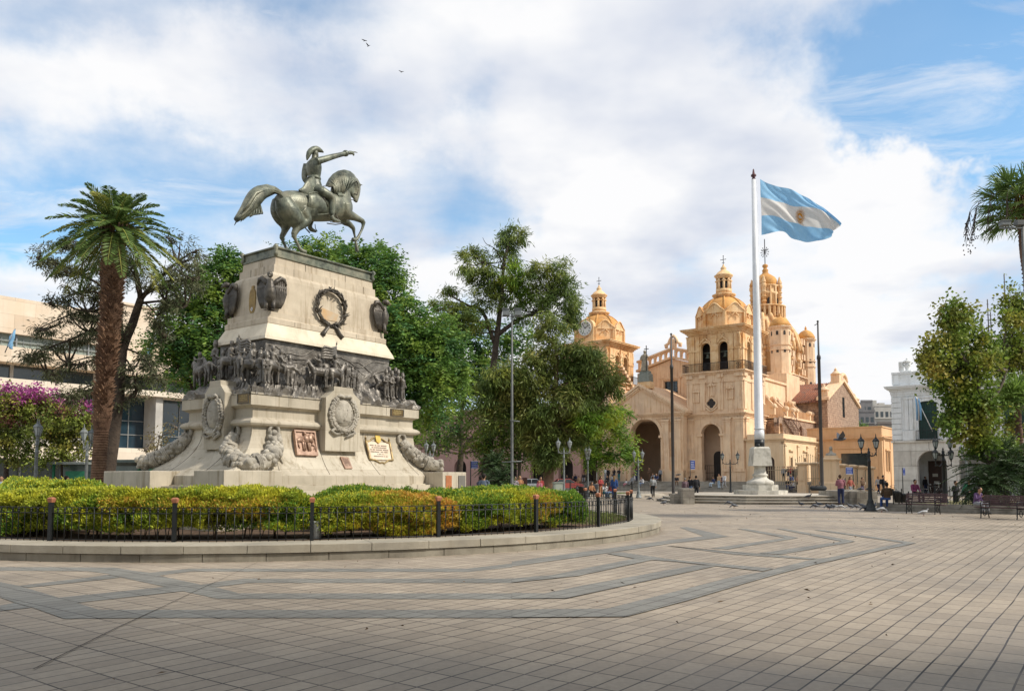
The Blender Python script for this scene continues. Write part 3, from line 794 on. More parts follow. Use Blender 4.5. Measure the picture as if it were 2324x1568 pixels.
dr = MB(); dr.prism(archpoly(PX+.6, 1.1, Z0, 5.0), 6.08, 6.19, 'y'); dr.prism(archpoly(PX+3.1, .5, Z0, 4.6), 6.08, 6.19, 'y'); dr.build('main_door', flat('dark_wood',(.045,.025,.015)), cath)
# nave wall with window and arcaded gable
nw_ = MB(); NY = 8.25
wx, wz = ca(688,815,NY)
wallface(nw_, -18.6, -7.2, 8, 16.4, NY, .6, [(wx, 1.0, wz-1.4, wz+.85, False)])
nw_.prism([(-18.6,16.4),(-7.2,16.4),(PX,18.1)], NY, NY+.6, 'y')
nw_.box(-18.4, NY+.6, 8, -7.4, 26, 15.6)
nw_.box(wx-1.5, NY-.15, wz+1.05, wx+1.5, NY+.02, wz+1.25); nw_.box(wx-1.7, NY-.22, wz+1.25, wx+1.7, NY+.02, wz+1.38)
for s in (-1,1): nw_.box(wx+s*1.25-.15, NY-.12, wz-1.6, wx+s*1.25+.15, NY+.02, wz+1.05)
nw_.build('nave_wall', M_STUC, cath)
gl = MB(); gl.box(wx-1.0, NY+.3, wz-1.4, wx+1.0, NY+.34, wz+.85); gl.build('window', M_GLAS, cath)
gf = MB()
for i in range(5): gf.box(wx-.8+i*.4-.02, NY+.26, wz-1.4, wx-.8+i*.4+.02, NY+.29, wz+.85)
for i in range(5): gf.box(wx-1.0, NY+.25, wz-1.2+i*.45, wx+1.0, NY+.28, wz-1.16+i*.45)
gf.build('window_grille', M_IRON, cath)
ag = MB()     # arcade following the gable
def gz(x): return 18.15 - abs(x-PX)*.27
for s in (-1, 1):
    ag.prism([(PX,gz(PX)),(PX+s*5.6,gz(PX+5.6)),(PX+s*5.6,gz(PX+5.6)+.28),(PX,gz(PX)+.28)], NY-.4, NY+.9, 'y')
    for i in range(7):
        xa = PX+s*(.35+i*.82); zb = gz(xa)+.25
        ag.box(xa-.13, NY-.05, zb-.1, xa+.13, NY+.45, zb+1.15)
        if i < 6:
            xb = xa+s*.41; zb2 = gz(xb)+.25
            arc = [(xb-.29, zb2+.65)] + [(xb-.29*cos(pi*k/8), zb2+.65+.29*sin(pi*k/8)) for k in range(9)] + [(xb+.29,zb2+.65)]
            ag.prism([(xb-.29,zb2+1.2)] + arc[1:6] + [(xb,zb2+1.2)], NY-.04, NY+.44, 'y')
            ag.prism([(xb,zb2+1.2)] + arc[5:10] + [(xb+.29,zb2+1.2)], NY-.04, NY+.44, 'y')
    ag.prism([(PX,gz(PX)+1.35),(PX+s*5.6,gz(PX+5.6)+1.35),(PX+s*5.6,gz(PX+5.6)+1.6),(PX,gz(PX)+1.6)], NY-.2, NY+.6, 'y')
for s in (-1,1):
    ag.tube([(PX+s*1.0,NY+.15,19.7),(PX+s*1.1,NY+.15,20.1),(PX+s*.75,NY+.15,20.3),(PX+s*.5,NY+.15,20.7),(PX+s*.3,NY+.15,21.1),(PX,NY+.15,21.35)], [.25,.3,.2,.25,.2,.25], 8)
ag.box(PX-.45,NY-.05,19.6,PX+.45,NY+.4,20.9)
ag.build('gable_arcade', M_STUC, cath)
# stair down from the left tower roof, scroll beside it
sb_ = MB()
for i in range(9):
    sx = tlx+3.7+.02; y0_ = 7.4+i*.0
    sb_.box(-18.6+i*.0, 2.2+i*.55, 15.2-i*.45+1.6, -17.9, 2.75+i*.55, 15.6-i*.45+1.6)
sb_.build('roof_stair', M_STUC, cath)
# crossing: big square base, four turrets, ribbed dome, upper drum
CXX, CYY, HS = -8.1, 30.0, 5.0
cr = MB()
cr.box(CXX-HS, CYY-HS-.6, 9, CXX+HS+.3, CYY+HS+.6, 17.4)
cornice(cr, CXX-HS, CXX+HS+.3, CYY-HS-.6, CYY+HS+.6, 16.7, ((.2,.1),(.15,.25),(.15,.4)))
cr.box(-12.5, 20, 9, -1.2, 26, 16.4)
for k in range(20):
    a = k*pi/10; cr.box(CXX+4.9*cos(a)-.25, CYY+4.9*sin(a)-.25, 17.2, CXX+4.9*cos(a)+.25, CYY+4.9*sin(a)+.25, 20.6)
cr.lathe([(5.3,16.8),(5.3,17.6),(5.0,17.7)], (CXX,CYY,0), 32); cr.lathe([(5.0,20.4),(5.35,20.6),(5.4,20.9),(4.8,21.1)], (CXX,CYY,0), 32)
cr.box(-6.9, 7.45, 11, -1.4, 20, 14.6); cr.box(-7.1, 7.46, 14.6, -1.2, 20.1, 14.9)
cr.build('crossing_base', M_STUC, cath)
def turret(x, y, z0, z1, r, sc=1):
    t = MB(); ph = pi/8
    def o8(rr, a, b, m=0): t.prism([(x+rr*cos(ph+k*pi/4), y+rr*sin(ph+k*pi/4)) for k in range(8)], a, b, m=m)
    h = z1-z0
    o8(r, z0, z1-1.9)
    for zz_ in (z0+h*.02, z0+h*.42, z0+h*.5): o8(r+.12, zz_, zz_+.18)
    o8(r+.15, z1-2.0, z1-1.8); o8(r+.28, z1-1.8, z1-1.65)
    t.lathe([(r+.12,0),(r+.05,.4),(r*.85,.85),(r*.6,1.2),(r*.3,1.42),(.12,1.55),(.2,1.75),(.1,1.95),(0,2.2)], (x,y,z1-1.65), 16, m=1)
    for k in range(8):
        a = k*pi/4; 
        for zz_ in (z1-3.0, z1-5.6, z1-9.2):
            if zz_ < z0+.5: continue
            w = MB(); w.prism(archpoly(0,.17,zz_,zz_+.45), -.03, .1, 'y')
            t.merge(MBm(w,2), Matrix.Translation((x,y,0)) @ Matrix.Rotation(a+pi/2,4,'Z') @ Matrix.Translation((0,-r*cos(pi/8),0)))
    t.build('turret', [M_STUC, M_ORN, M_DARK], cath)
def MBm(mb, m): mb.mi = [m]*len(mb.mi); return mb
# turret heights from the picture
turret(-3.45, 24.6, 16.6, 25.6, 1.45)
turret(-2.9, 35.4, 14.5, 25.2, 1.3)
turret(-13.2, 24.6, 16.6, 25.6, 1.45)
turret(-13.2, 35.4, 14.5, 25.2, 1.3)
dm = MB()
dm.lathe([(5.3,17),(5.3,21.6),(5.6,21.8),(5.5,22.3),(5.1,23.5),(4.4,24.8),(3.6,26.0),(2.9,26.8)], (CXX,CYY,0), 40)
for k in range(16):
    t = k*pi/8
    pr_ = [(5.4,17),(5.4,21.7),(5.6,22.2),(5.2,23.5),(4.5,24.85),(3.7,26.1),(3.0,26.9)]
    dm.tube([(CXX+r*cos(t),CYY+r*sin(t),z_) for r,z_ in pr_], .28, 6)
    for zz_ in (18.2,19.6,21.2,22.6,24.0): 
        r = 5.6 if zz_ < 21.7 else 5.6-(zz_-21.7)*.42
        dm.ball((CXX+r*cos(t),CYY+r*sin(t),zz_), (.4,.4,.3), 8)
dm.build('main_dome', M_YEL, cath)
# baroque surrounds on the side of the drum
bs = MB()
for k in (-1,):
    yy = CYY; xx = CXX+HS+.2
    bs.prism([(yy-1.9,17.4),(yy+1.9,17.4),(yy+1.7,21.8),(yy+1.2,23.4),(yy,24.4),(yy-1.2,23.4),(yy-1.7,21.8)], xx-.9, xx, 'x')
    bs.tube([(xx+.05,yy+1.0*cos(t*pi/8),20.6+1.5*sin(t*pi/8)) for t in range(16)], .2, 6, close=True)
    for s in (-1,1):
        bs.tube([(xx,yy+s*1.5,18.0),(xx+.1,yy+s*1.7,19.4),(xx,yy+s*1.3,20.6),(xx+.1,yy+s*1.6,21.8),(xx,yy+s*1.0,22.8)], [.3,.22,.3,.2,.25], 8)
bs.build('dormer_surround', M_STUC, cath)
bw = MB(); bw.prism([(CYY+.75*cos(t*pi/8),20.6+1.2*sin(t*pi/8)) for t in range(16)], CXX+HS+.18, CXX+HS+.23, 'x'); bw.build('oval_window', M_DARK, cath)
ud = MB()
c0x = cb_(538,400,CYY)[0]
def Zc(cy): return cb_(532, cy, CYY)[1]
zr0, zr1, zd1, zc1, ztip = Zc(450), Zc(380), Zc(250), Zc(180), Zc(150)
ux, uy = c0x+.2, CYY
ud.lathe([(2.9,zr0-2.2),(3.0,zr0-.4),(2.7,zr0-.2),(2.7,zr0)], (ux,uy,0), 24)
for k in range(24):
    t = k*pi/12
    ud.box(ux+2.75*cos(t)-.14, uy+2.75*sin(t)-.14, zr0, ux+2.75*cos(t)+.14, uy+2.75*sin(t)+.14, zr1-.1)
ud.lathe([(2.6,zr1-.55),(2.6,zr1-.1),(2.95,zr1-.1),(3.0,zr1+.1),(2.6,zr1+.12)], (ux,uy,0), 24)
ud.lathe([(2.5,zr0),(2.6,zr0+.15),(2.9,zr0+.18)], (ux,uy,0), 24)
ud.lathe([(1.75,zr0-.1),(1.75,zd1-1.5),(1.95,zd1-1.4),(1.95,zd1-1.15),(1.75,zd1-1.05),(1.75,zd1-.3),(2.0,zd1-.2),(2.05,zd1)], (ux,uy,0), 24)
for k in range(12):
    t = k*pi/6+.2
    ud.tube([(ux+1.85*cos(t),uy+1.85*sin(t),zr0),(ux+1.85*cos(t),uy+1.85*sin(t),zd1)], .16, 6)
    if k % 3 == 0:
        ud.lathe([(.26,zr1+.2),(.3,zd1-.6),(.42,zd1-.4),(.42,zd1),(.3,zd1+.1),(.34,zd1+.55),(.15,zd1+1.0),(.16,zd1+1.15),(0,zd1+1.4)], (ux+2.1*cos(t),uy+2.1*sin(t),0), 10)
        for q_ in range(5): ud.lathe([(.26,0),(.4,.1),(.4,.2),(.26,.3)], (ux+2.1*cos(t),uy+2.1*sin(t),zr1+.6+q_*.75), 10)
ud.build('upper_drum', M_YEL, cath)
uw = MB()
for k in range(6):
    a = k*pi/3-.95
    w = MB(); w.prism(archpoly(0,.35,zr1+.3,zr1+1.0), -.06, .1, 'y')
    uw.merge(w, Matrix.Translation((ux,uy,0)) @ Matrix.Rotation(a+pi/2,4,'Z') @ Matrix.Translation((0,-1.78,0)))
uw.build('drum_window', M_DARK, cath)
cu = MB()
cu.lathe([(1.6,zd1),(1.7,zd1+.3),(1.75,zd1+.9),(1.5,zd1+1.35),(1.0,zc1-.1),(.55,zc1+.2),(.4,zc1+.5),(.5,zc1+.75),(.3,ztip+.2),(.25,ztip+.35),(.45,ztip+.6),(.4,ztip+.85),(0,ztip+1.05)], (ux,uy,0), 24)
cu.build('cupola', M_ORN, cath)
ic = MB(); zt = ztip+1.0
ic.box(ux-.05,uy-.05,zt,ux+.05,uy+.05,zt+4.0); ic.box(ux-.5,uy-.04,zt+2.2,ux+.5,uy+.04,zt+2.3)
for k in range(12):
    t = k*pi/6; ic.tube([(ux,uy,zt+1.9),(ux+.6*cos(t),uy,zt+1.9+.8*sin(t))], .035, 4); ic.ball((ux+.6*cos(t),uy,zt+1.9+.8*sin(t)), .09, 6)
ic.build('iron_cross', M_IRON, cath)
# pinnacles and scrolls crowding the shoulders of the drum
for k in range(14):
    a = -2.2 + k*.235; r_ = 5.2; x_, y_ = CXX+r_*cos(a), CYY+r_*sin(a)
    q = MB(); q.box(x_-.28,y_-.28,20.8,x_+.28,y_+.28,22.6+.5*(k%2)); q.lathe([(.42,0),(.45,.12),(.25,.3),(.3,.5),(.12,.8),(0,1.1)], (x_,y_,22.6+.5*(k%2)), 8)
    q.tube([(CXX+5.9*cos(a),CYY+5.9*sin(a),20.8),(CXX+5.8*cos(a),CYY+5.8*sin(a),21.9),(CXX+5.2*cos(a),CYY+5.2*sin(a),23.6),(CXX+3.9*cos(a),CYY+3.9*sin(a),25.8)], [.3,.24,.3,.2], 7)
    q.build('drum_pinnacle', M_YEL, cath)
for yy_ in (26.6, 27.8, 32.2, 33.4):
    q = MB()
    for zz_, w_ in ((17.5,.55),(18.6,.4),(19.9,.5),(21.2,.35),(22.3,.45)): q.box(CXX+HS-.3,yy_-w_/2,zz_,CXX+HS+.35+.2*(w_>.42),yy_+w_/2,zz_+.9)
    q.build('drum_pilaster', M_STUC, cath)
# east transept: rubble stone gable with pinnacles and tiled roof
ts = MB(); SX = 4.0
yl, yr = 21.0, 38.2; ym_ = 29.2; ze, za = 12.4, 15.6
ts.prism([(yl,4),(yr,4),(yr,ze),(ym_,za),(yl,ze)], SX-1.2, SX, 'x')
ts.box(-3.5, yl+.4, 4, SX-1.2, yr-.4, ze-.2)
ts.build('transept', M_RUB, cath)
tw = MB(); y_, z_ = cbx(1013,975,SX); tw.box(SX-.05, y_-.55, z_-1.5, SX+.03, y_+.55, z_+1.45); tw.build('window', M_GLAS, cath)
tg = MB()
for i in range(4): tg.box(SX+.03, y_-.4+i*.28, z_-1.5, SX+.06, y_-.37+i*.28, z_+1.45)
for i in range(6): tg.box(SX+.03, y_-.55, z_-1.3+i*.5, SX+.06, y_+.55, z_-1.26+i*.5)
tg.build('window_grille', M_IRON, cath)
tt = MB()
for (a0,b0,a1,b1) in ((yl-.35,ze-.05,ym_,za+.1),(yr+.35,ze-.05,ym_,za+.1)):
    tt.prism([(a0,b0),(a1,b1),(a1,b1+.45),(a0,b0+.4)], SX-1.4, SX+.3, 'x')
for yy_, zz_ in ((yl+.3,ze+.4),(ym_-1.6,za+.1),(yr-.2,ze+.4)):
    tt.box(SX-1.1,yy_-.45,zz_-.4,SX+.1,yy_+.45,zz_+.9); tt.lathe([(.75,.9),(.78,1.0),(.5,1.2),(.2,1.5),(.24,1.65),(.1,1.8),(0,2.0)], (SX-.5,yy_,zz_), 8)
tt.tube([(SX-.4,ym_+.6+1.6*(1-cos(t*pi/8)),za+.3+1.1*sin(t*pi/8)) for t in range(9)], .28, 8)
tt.build('gable_coping', M_STUC, cath)
tr_ = MB()
def tileroof(mb, a, b, c, d, n, r=.1):   # a-b eave edge, d-c ridge edge; half round tile rows running down the slope
    a, b, c, d = map(Vector, (a, b, c, d))
    mb.add([a,b,c,d], [(0,1,2,3)])
    for i in range(n+1):
        t = i/n; mb.tube([a.lerp(b,t), d.lerp(c,t)], r, 5)
tileroof(tr_, (-4,yl-.3,ze-.3),(SX-1,yl-.3,ze-.3),(SX-1,ym_,za),(-4,ym_,za), 22, .1)
tileroof(tr_, (-4,yr+.3,ze-.3),(SX-1,yr+.3,ze-.3),(SX-1,ym_,za),(-4,ym_,za), 22, .1)
tileroof(tr_, (-1.0,10.5,10.6),(-1.0,21,10.6),(-3.8,21,11.6),(-3.8,10.5,11.6), 30, .1)
tr_.build('tiled_roof', M_ROOF, cath)
# side aisle, rubble chapel wall with niches and scrolled buttresses
sa = MB()
sa.box(-7.3, 7.4, 1, -1.2, 21.5, 11.2)
sa.build('aisle_wall', M_RUB, cath)
cw = MB(); WX = 2.2
ops = [(cbx(635,1100,WX)[0], .75, 6.6, 7.7, True), (cbx(755,1105,WX)[0], .75, 6.6, 7.7, True), (cbx(857,1115,WX)[0], .75, 6.6, 7.7, True)]
wallface(cw, 7.42, 26, 1, 9.15, WX, .6, ops, plane='x', sgn=-1)
cw.box(-1.2, 7.42, 1, WX-.6, 26, 9.0)
cw.build('chapel_wall', M_RUB, cath)
cc = MB(); cc.box(-1.3, 7.42, 9.15, WX+.18, 26.2, 9.4)
for o_ in ops: cc.prism(archpoly(o_[0], .68, 6.6, 7.7), WX-.5, WX-.3, 'x')
cc.build('coping', M_STUC, cath)
for bx_ in (575, 650, 690, 712, 790, 808):
    yy_ = cbx(bx_, 960, 1.6)[0]
    bq = MB()
    bq.prism([(-.2,9.4),(WX-.1,9.4),(WX-.1,10.3),(WX-.5,10.5),(.9,10.7),(.3,11.2),(-.4,11.9),(-1.3,12.3),(-1.3,11.2),(-.2,10.6)], yy_-.22, yy_+.22, 'y')
    bq.tube([(WX-.3,yy_-.3,10.45),(WX-.3,yy_+.3,10.45)], .35, 10); bq.tube([(-.6,yy_-.3,12.0),(-.6,yy_+.3,12.0)], .4, 10)
    bq.build('scroll_buttress', M_STUC, cath)
st = MB()     # iron stair against the wall
s0y, s0z = 7.6, 9.0; s1y, s1z = 12.2, 6.9
for i in range(14):
    t = i/13; st.box(WX+.1, s0y+(s1y-s0y)*t-.12, s0z+(s1z-s0z)*t-.02, WX+1.1, s0y+(s1y-s0y)*t+.12, s0z+(s1z-s0z)*t+.03)
for xx_ in (WX+.1, WX+1.1):
    st.tube([(xx_,s0y,s0z-.1),(xx_,s1y,s1z-.1)], .07, 4); st.tube([(xx_,s0y,s0z+.9),(xx_,s1y,s1z+.9)], .035, 4)
    for i in range(6):
        t = i/5; st.tube([(xx_,s0y+(s1y-s0y)*t,s0z+(s1z-s0z)*t),(xx_,s0y+(s1y-s0y)*t,s0z+(s1z-s0z)*t+.9)], .025, 4)
st.build('iron_stair', flat('rusty_stair', (.16,.09,.07)), cath)
# low cream annex in front of the chapels
an = MB(); AX, AY = 4.65, .0
AXR = 4.65; 
wallface(an, .15, AXR, Z0, 5.95, .05, .4, [(2.9,.62,Z0,3.5,True)])
wins = [(cbx(698,1320,AXR)[0], .42, 2.6, 4.0), (cbx(780,1300,AXR)[0], .42, 2.6, 4.05), (cbx(862,1330,AXR)[0], .55, Z0, 3.9)]
wallface(an, .05, 19.5, 1.0, 5.95, AXR, .35, [(w[0],w[1],w[2],w[3],False) for w in wins], plane='x', sgn=-1)
an.box(.15, .45, 5.6, AXR-.35, 19.5, 5.95); an.box(.15, 19.1, 1, AXR-.35, 19.5, 5.6)
cornice(an, .3, AXR, .05, 19.5, 5.85, ((.14,.1),(.1,.22),(.1,.32)))
an.box(.3,.0,6.19,AXR,19.5,6.75)
for yc in (.5, 5.2, 9.0, 12.6, 16.5):
    an.box(AXR-.02, yc-.3, 1.0, AXR+.12, yc+.3, 5.5); an.box(AXR-.02, yc-.38, 5.35, AXR+.2, yc+.38, 5.55)
an.box(.8, -.06, 1.0, 1.2, .06, 5.5); an.box(4.1,-.06,1.0,4.65,.06,5.5)
for w in wins: an.box(AXR-.02, w[0]-w[1]-.35, w[3]+.75, AXR+.22, w[0]+w[1]+.35, w[3]+.92); an.box(AXR-.02, w[0]-w[1]-.18, w[2]-.12, AXR+.06, w[0]-w[1], w[3]+.18); an.box(AXR-.02, w[0]+w[1], w[2]-.12, AXR+.06, w[0]+w[1]+.18, w[3]+.18)
an.build('annex', M_CREAM, cath)
M_BRD = flat('brown_door',(.06,.035,.025))
for w in wins: aw = MB(); aw.box(AXR-.25, w[0]-w[1], w[2], AXR-.2, w[0]+w[1], w[3]); aw.build('annex_window', M_BRD, cath)
aw = MB(); aw.prism(archpoly(2.9,.62,Z0,3.5), .3, .35, 'y'); aw.build('annex_door', M_BRD, cath)
# terrace and steps
sp_ = MB()
N_ST = 7; 
for i in range(N_ST):
    d0 = 1.9 + (N_ST-1-i)*.36
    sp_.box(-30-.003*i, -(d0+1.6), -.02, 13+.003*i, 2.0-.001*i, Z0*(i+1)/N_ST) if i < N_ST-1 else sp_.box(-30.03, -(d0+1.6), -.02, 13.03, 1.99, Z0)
sp_.build('entrance_steps', M_STEP, cath)
sp_ = MB()
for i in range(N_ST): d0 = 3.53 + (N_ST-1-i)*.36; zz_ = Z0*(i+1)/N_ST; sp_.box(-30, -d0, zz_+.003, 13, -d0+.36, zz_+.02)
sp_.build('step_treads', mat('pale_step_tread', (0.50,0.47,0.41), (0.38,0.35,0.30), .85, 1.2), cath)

# statue of a robed figure with a cross on the porch
def robed(name, label, loc, h=2.6):
    t = thing(name, label, 'statue', loc, ROT)
    ms = mat('weathered_marble', (0.36,0.31,0.23), (0.22,0.19,0.14), .8, 3, bump=.3) 
    m = MB(); s = h/1.9
    m.lathe([(.34,0),(.36,.1),(.30,.5),(.27,.9),(.25,1.1),(.27,1.3),(.24,1.45),(.1,1.56),(.07,1.62)], (0,0,0), 16, sy=.75)
    for k in range(9):
        a = k*.7; m.tube([(.33*cos(a),.25*sin(a),.02),(.27*cos(a+.2),.2*sin(a+.2),.6),(.22*cos(a+.3),.17*sin(a+.3),1.1)], .045, 6)
    m.ball((0,-.02,1.74), (.105,.12,.14), 12); m.ball((0,.05,1.70),(.13,.11,.17),10)
    m.tube([(-.24,0,1.42),(-.36,-.08,1.15),(-.22,-.26,1.0),(-.1,-.3,1.05)], [.09,.085,.06,.04], 8)
    m.tube([(.24,0,1.42),(.36,-.06,1.2),(.30,-.22,1.35)], [.09,.085,.05], 8)
    m.ball((0,-.13,1.73),(.02,.03,.03),6)
    m.xf(Matrix.Scale(s,4))
    fuse_obj(m, .035*s*.8, 'robed_figure', ms, t)
    c = MB(); c.box(.27,-.27,.0,.33,-.21,2.25); c.box(.08,-.265,1.9,.52,-.215,1.96); c.xf(Matrix.Scale(s,4)); c.build('cross', M_IRON, t)
    return t
ps = Vector((CO[0],CO[1],0)) + VE*(-12.55) + VN*(-1.2)
pd = MB(); pd.frus([(-.9,.9,-.6,.6,0),(-.9,.9,-.6,.6,1.3)]); 
pdt = link('statue_pedestal', None, cath); 
pm = MB(); px_ = -12.55
pm.frus([(px_-.95,px_+.95,-1.6,-.4,13.0),(px_-.9,px_+.9,-1.55,-.45,13.9)]); pm.build('pedestal_base', M_YEL, pdt)
pm = MB(); pm.frus([(px_-.8,px_+.8,-1.6,-.4,13.9),(px_-.75,px_+.75,-1.55,-.45,14.9),(px_-.62,px_+.62,-1.4,-.6,15.0),(px_-.62,px_+.62,-1.4,-.6,15.3)]); pm.build('inscribed_block', mat('grey_green_stone',(0.25,0.26,0.22),(0.18,0.19,0.16)), pdt)
robed('saint_statue', 'weathered robed statue raising a thin cross above the porch pediment', (ps.x, ps.y, 15.3), 2.75)
# ------------------------------------------------------------------ orange gate house beside the cathedral
M_OR2 = mat('orange_stucco', (0.72,0.46,0.26), (0.64,0.39,0.20), .85, .5, streak=.45, bump=.1)
OO = U(1862, 1109, 103)[:2]
gh = thing('gate_house', 'low orange ochre building with a flat cornice right of the cathedral annex', 'building', (OO[0], OO[1], 0), ROT)
def o_(px, py, yl=0): return LY(OO, px, py, yl)
x1_ = o_(2003, 1050)[0]
b = MB()
wl_ = [(o_(1940,1080)[0], 1.6, .9, 4.7, False)]
wallface(b, -1.5, x1_, 0, 6.9, 0, .4, wl_)
b.box(-1.5, .4, 6.5, x1_, 14, 6.9); 
wallface(b, 0, 14, 0, 6.9, x1_, .4, [(2.4,.5,2.6,5.0,False),(4.2,.5,2.6,5.0,False),(8,.6,2.6,5.0,False)], plane='x', sgn=-1) if False else None
wallface(b, .4, 14, 0, 6.5, x1_, .4, [(2.2,.42,2.4,4.8,False),(3.6,.42,2.4,4.8,False),(8,.6,2.6,5.0,False)], plane='x', sgn=-1)
cornice(b, -1.5, x1_, 0, 14, 6.3, ((.14,.1),(.12,.24),(.1,.36)))
b.box(-1.5, -.02, 6.66, x1_, 14, 7.9); b.box(-1.6,-.1,7.9,x1_+.1,14.1,8.05)
b.box(x1_-1.3,-.1,0,x1_-.5,.05,6.3); b.box(x1_-.02,.5,0,x1_+.1,1.2,6.3); b.box(x1_-.02,4.4,0,x1_+.1,5.2,6.3)
b.box(wl_[0][0]-2.4,-.15,5.3,wl_[0][0]+2.4,.05,5.45)
b.box(x1_-.02,1.5,5.0,x1_+.2,4.3,5.2); b.box(x1_-.02,1.55,2.2,x1_+.06,1.75,5.0); b.box(x1_-.02,4.05,2.2,x1_+.06,4.25,5.0); b.box(x1_-.02,2.8,2.2,x1_+.06,3.0,5.0)
b.build('walls', M_OR2, gh)
b = MB(); b.box(wl_[0][0]-1.6,.2,.9,wl_[0][0]+1.6,.25,4.7); b.build('window_pane', M_GLAS, gh)
for y0_ in (2.2,3.6,8): b = MB(); b.box(x1_-.3,y0_-.5,2.4,x1_-.25,y0_+.5,5.0); b.build('window_pane', M_GLAS, gh)

# gate piers and railing on the terrace, each pier a thing
def pier(px, base_py, top_py, Y, wpx, label, group='stone gate piers by the orange house'):
    c = U(px, 1109, Y); w = wpx/F_*Y/2/1.25
    zt = U(px, top_py, Y)[2]
    t = thing('gate_pier', label, 'gate pier', (c[0], c[1], 0), ROT, group)
    m = MB(); m.box(-w,-w,0,w,w,zt-.35); m.box(-w-.08,-w-.08,0,w+.08,w+.08,.9)
    for s in (1,): m.box(-w*.6,-w-.05,1.3,w*.6,-w+.01,zt-.8)
    m.build('shaft', M_CREAM, t)
    m = MB(); m.frus([(-w-.08,w+.08,-w-.08,w+.08,zt-.35),(-w-.2,w+.2,-w-.2,w+.2,zt-.22),(-w-.2,w+.2,-w-.2,w+.2,zt-.1),(-w*.6,w*.6,-w*.6,w*.6,zt)]); m.build('cap', M_CREAM, t)
    return t
PIER = [(1822,1048,80,20,'cream pier at the left side of the spiked iron gate'),(1850,1048,82,16,'narrow cream pier at the right side of the spiked iron gate'),
        (1911,1052,78,22,'stone pier directly right of the bust pedestal'),(1934,1054,80,22,'stone pier behind the blue street sign'),
        (1956,1056,84,16,'small stone pier left of the orange window wall'),(1975,1058,86,18,'last stone pier before the orange house corner')]
for px,tp,Y,w,lb in PIER: pier(px, 1109, tp, Y, w, lb)
gt = thing('spiked_gate', 'pale iron gate with spiked tips between two cream piers', 'gate', (*U(1836,1109,81)[:2],0), ROT)
m = MB()
for i in range(12):
    x = -1.3+i*.22; hh_ = 3.4+.5*sin(pi*i/11); m.box(x-.02,-.02,.3,x+.02,.02,hh_); m.lathe([(.05,0),(0,.22)],(x,0,hh_),5)
for z in (.4,1.5,3.0): m.box(-1.3,-.03,z,1.1,.03,z+.06)
m.tube([(-.1+.5*cos(t),-.03,.95+.4*sin(t)) for t in [j*.5 for j in range(13)]], .03, 4)
m.build('bars', flat('pale_iron',(.35,.28,.18)), gt)
gr = thing('terrace_railing', 'spiked cream iron railing in front of the annex windows', 'railing', (*U(1800,1109,84)[:2],0), ROT)
m = MB()
for i in range(14): m.box(-2.6+i*.25-.02,-.02,.8,-2.6+i*.25+.02,.02,2.7); m.lathe([(.05,0),(0,.2)],(-2.6+i*.25,0,2.7),5)
m.box(-2.7,-.03,1.2,.8,.03,1.26); m.box(-2.7,-.03,2.4,.8,.03,2.46)
m.build('bars', flat('pale_iron2',(.35,.28,.18)), gr)

# ------------------------------------------------------------------ white colonial building on the right
KO = U(2030, 1115, 74); KO = (KO[0], KO[1])
# its front runs to the right and a little towards us
def k_(px, py, yl=0): return LY(KO, px, py, yl)
M_WH = mat('whitewash', (0.85,0.86,0.85), (0.76,0.77,0.76), .85, .8, streak=.5, c3=(0.66,0.66,0.62), s3=.7, bump=.15)
M_WH2 = mat('white_stone_arcade', (0.78,0.74,0.66), (0.60,0.56,0.49), .85, 1.2, streak=.5, bump=.3, mortar=(3.0,1.35,.025,.55))
M_DOOR = mat('brown_wood', (0.075,0.035,0.02), (0.05,0.022,0.013), .5, 3)
M_GRN = mat('green_shutter', (0.012,0.045,0.035), (0.008,0.03,0.025), .4, 3)
kb = thing('white_hall', 'white two storey colonial hall with a ground floor arcade and green window', 'building', (KO[0], KO[1], 0), ROT)
b = MB(); KW = 24; AXS = [3.2+3.36*i for i in range(6)]
wallface(b, 0, KW, 0, 4.85, 0, .9, [(x, 1.2, 0, 2.85, True) for x in AXS], n=18)
b.box(0, .9, 0, .7, 14, 4.85); b.box(.7, .9, 4.5, KW, 4.0, 4.85)
for x in AXS:
    archband(b, x, 1.2, .2, 2.85, 2.85, -.05, .002, n=18)
    for s in (-1,1): b.box(x+s*1.35-.16,-.06,2.7,x+s*1.35+.16,.2,2.85)
b.box(-.12,-.16,4.85,KW,14,5.02)
b.build('arcade_wall', M_WH2, kb)
b = MB(); b.box(.7, 4.0, 0, KW, 4.4, 4.8); b.box(4.7,.9,0,4.85,4.0,4.45); b.build('arcade_back_wall', M_WH, kb)
dxx = k_(2128, 1080, 4.0)[0]
b = MB(); b.box(dxx-.75, 3.88, 0, dxx+.75, 3.98, 3.2); b.build('door', M_DOOR, kb)
b = MB(); b.box(dxx-.4,3.83,1.7,dxx+.05,3.87,2.0); b.box(dxx-.3,3.83,1.0,dxx+.15,3.87,1.3); b.build('paper_notice', flat('paper',(.6,.58,.5)), kb)
b = MB(); wxs = [(2.97+6.72*i, .78, 5.15, 8.35, 'seg') for i in range(3)]
wallface(b, 0, KW, 5.02, 10.1, .1, .5, wxs)
wallface(b, .6, 14, 5.02, 10.1, 0, .5, [(4,.8,5.2,8.3,'seg'),(9,.8,5.2,8.3,'seg')], plane='x', sgn=1)
for (xc,hw,zb,zs,a_) in wxs:
    for s in (-1,1): b.box(xc+s*(hw+.25)-.1,.02,5.1,xc+s*(hw+.25)+.1,.12,8.9)
    b.box(xc-hw-.35,.02,8.9,xc+hw+.35,.12,9.02)
for x in (1.25,1.62,4.6,5.4,6.1,11.3,12.2): b.box(x-.16,-.02,6.0,x+.16,.12,8.85); b.box(x-.22,-.08,8.85,x+.22,.12,9.05)
b.box(.85,-.08,5.05,1.95,.12,5.95); b.box(4.1,-.08,5.05,6.5,.12,5.95)
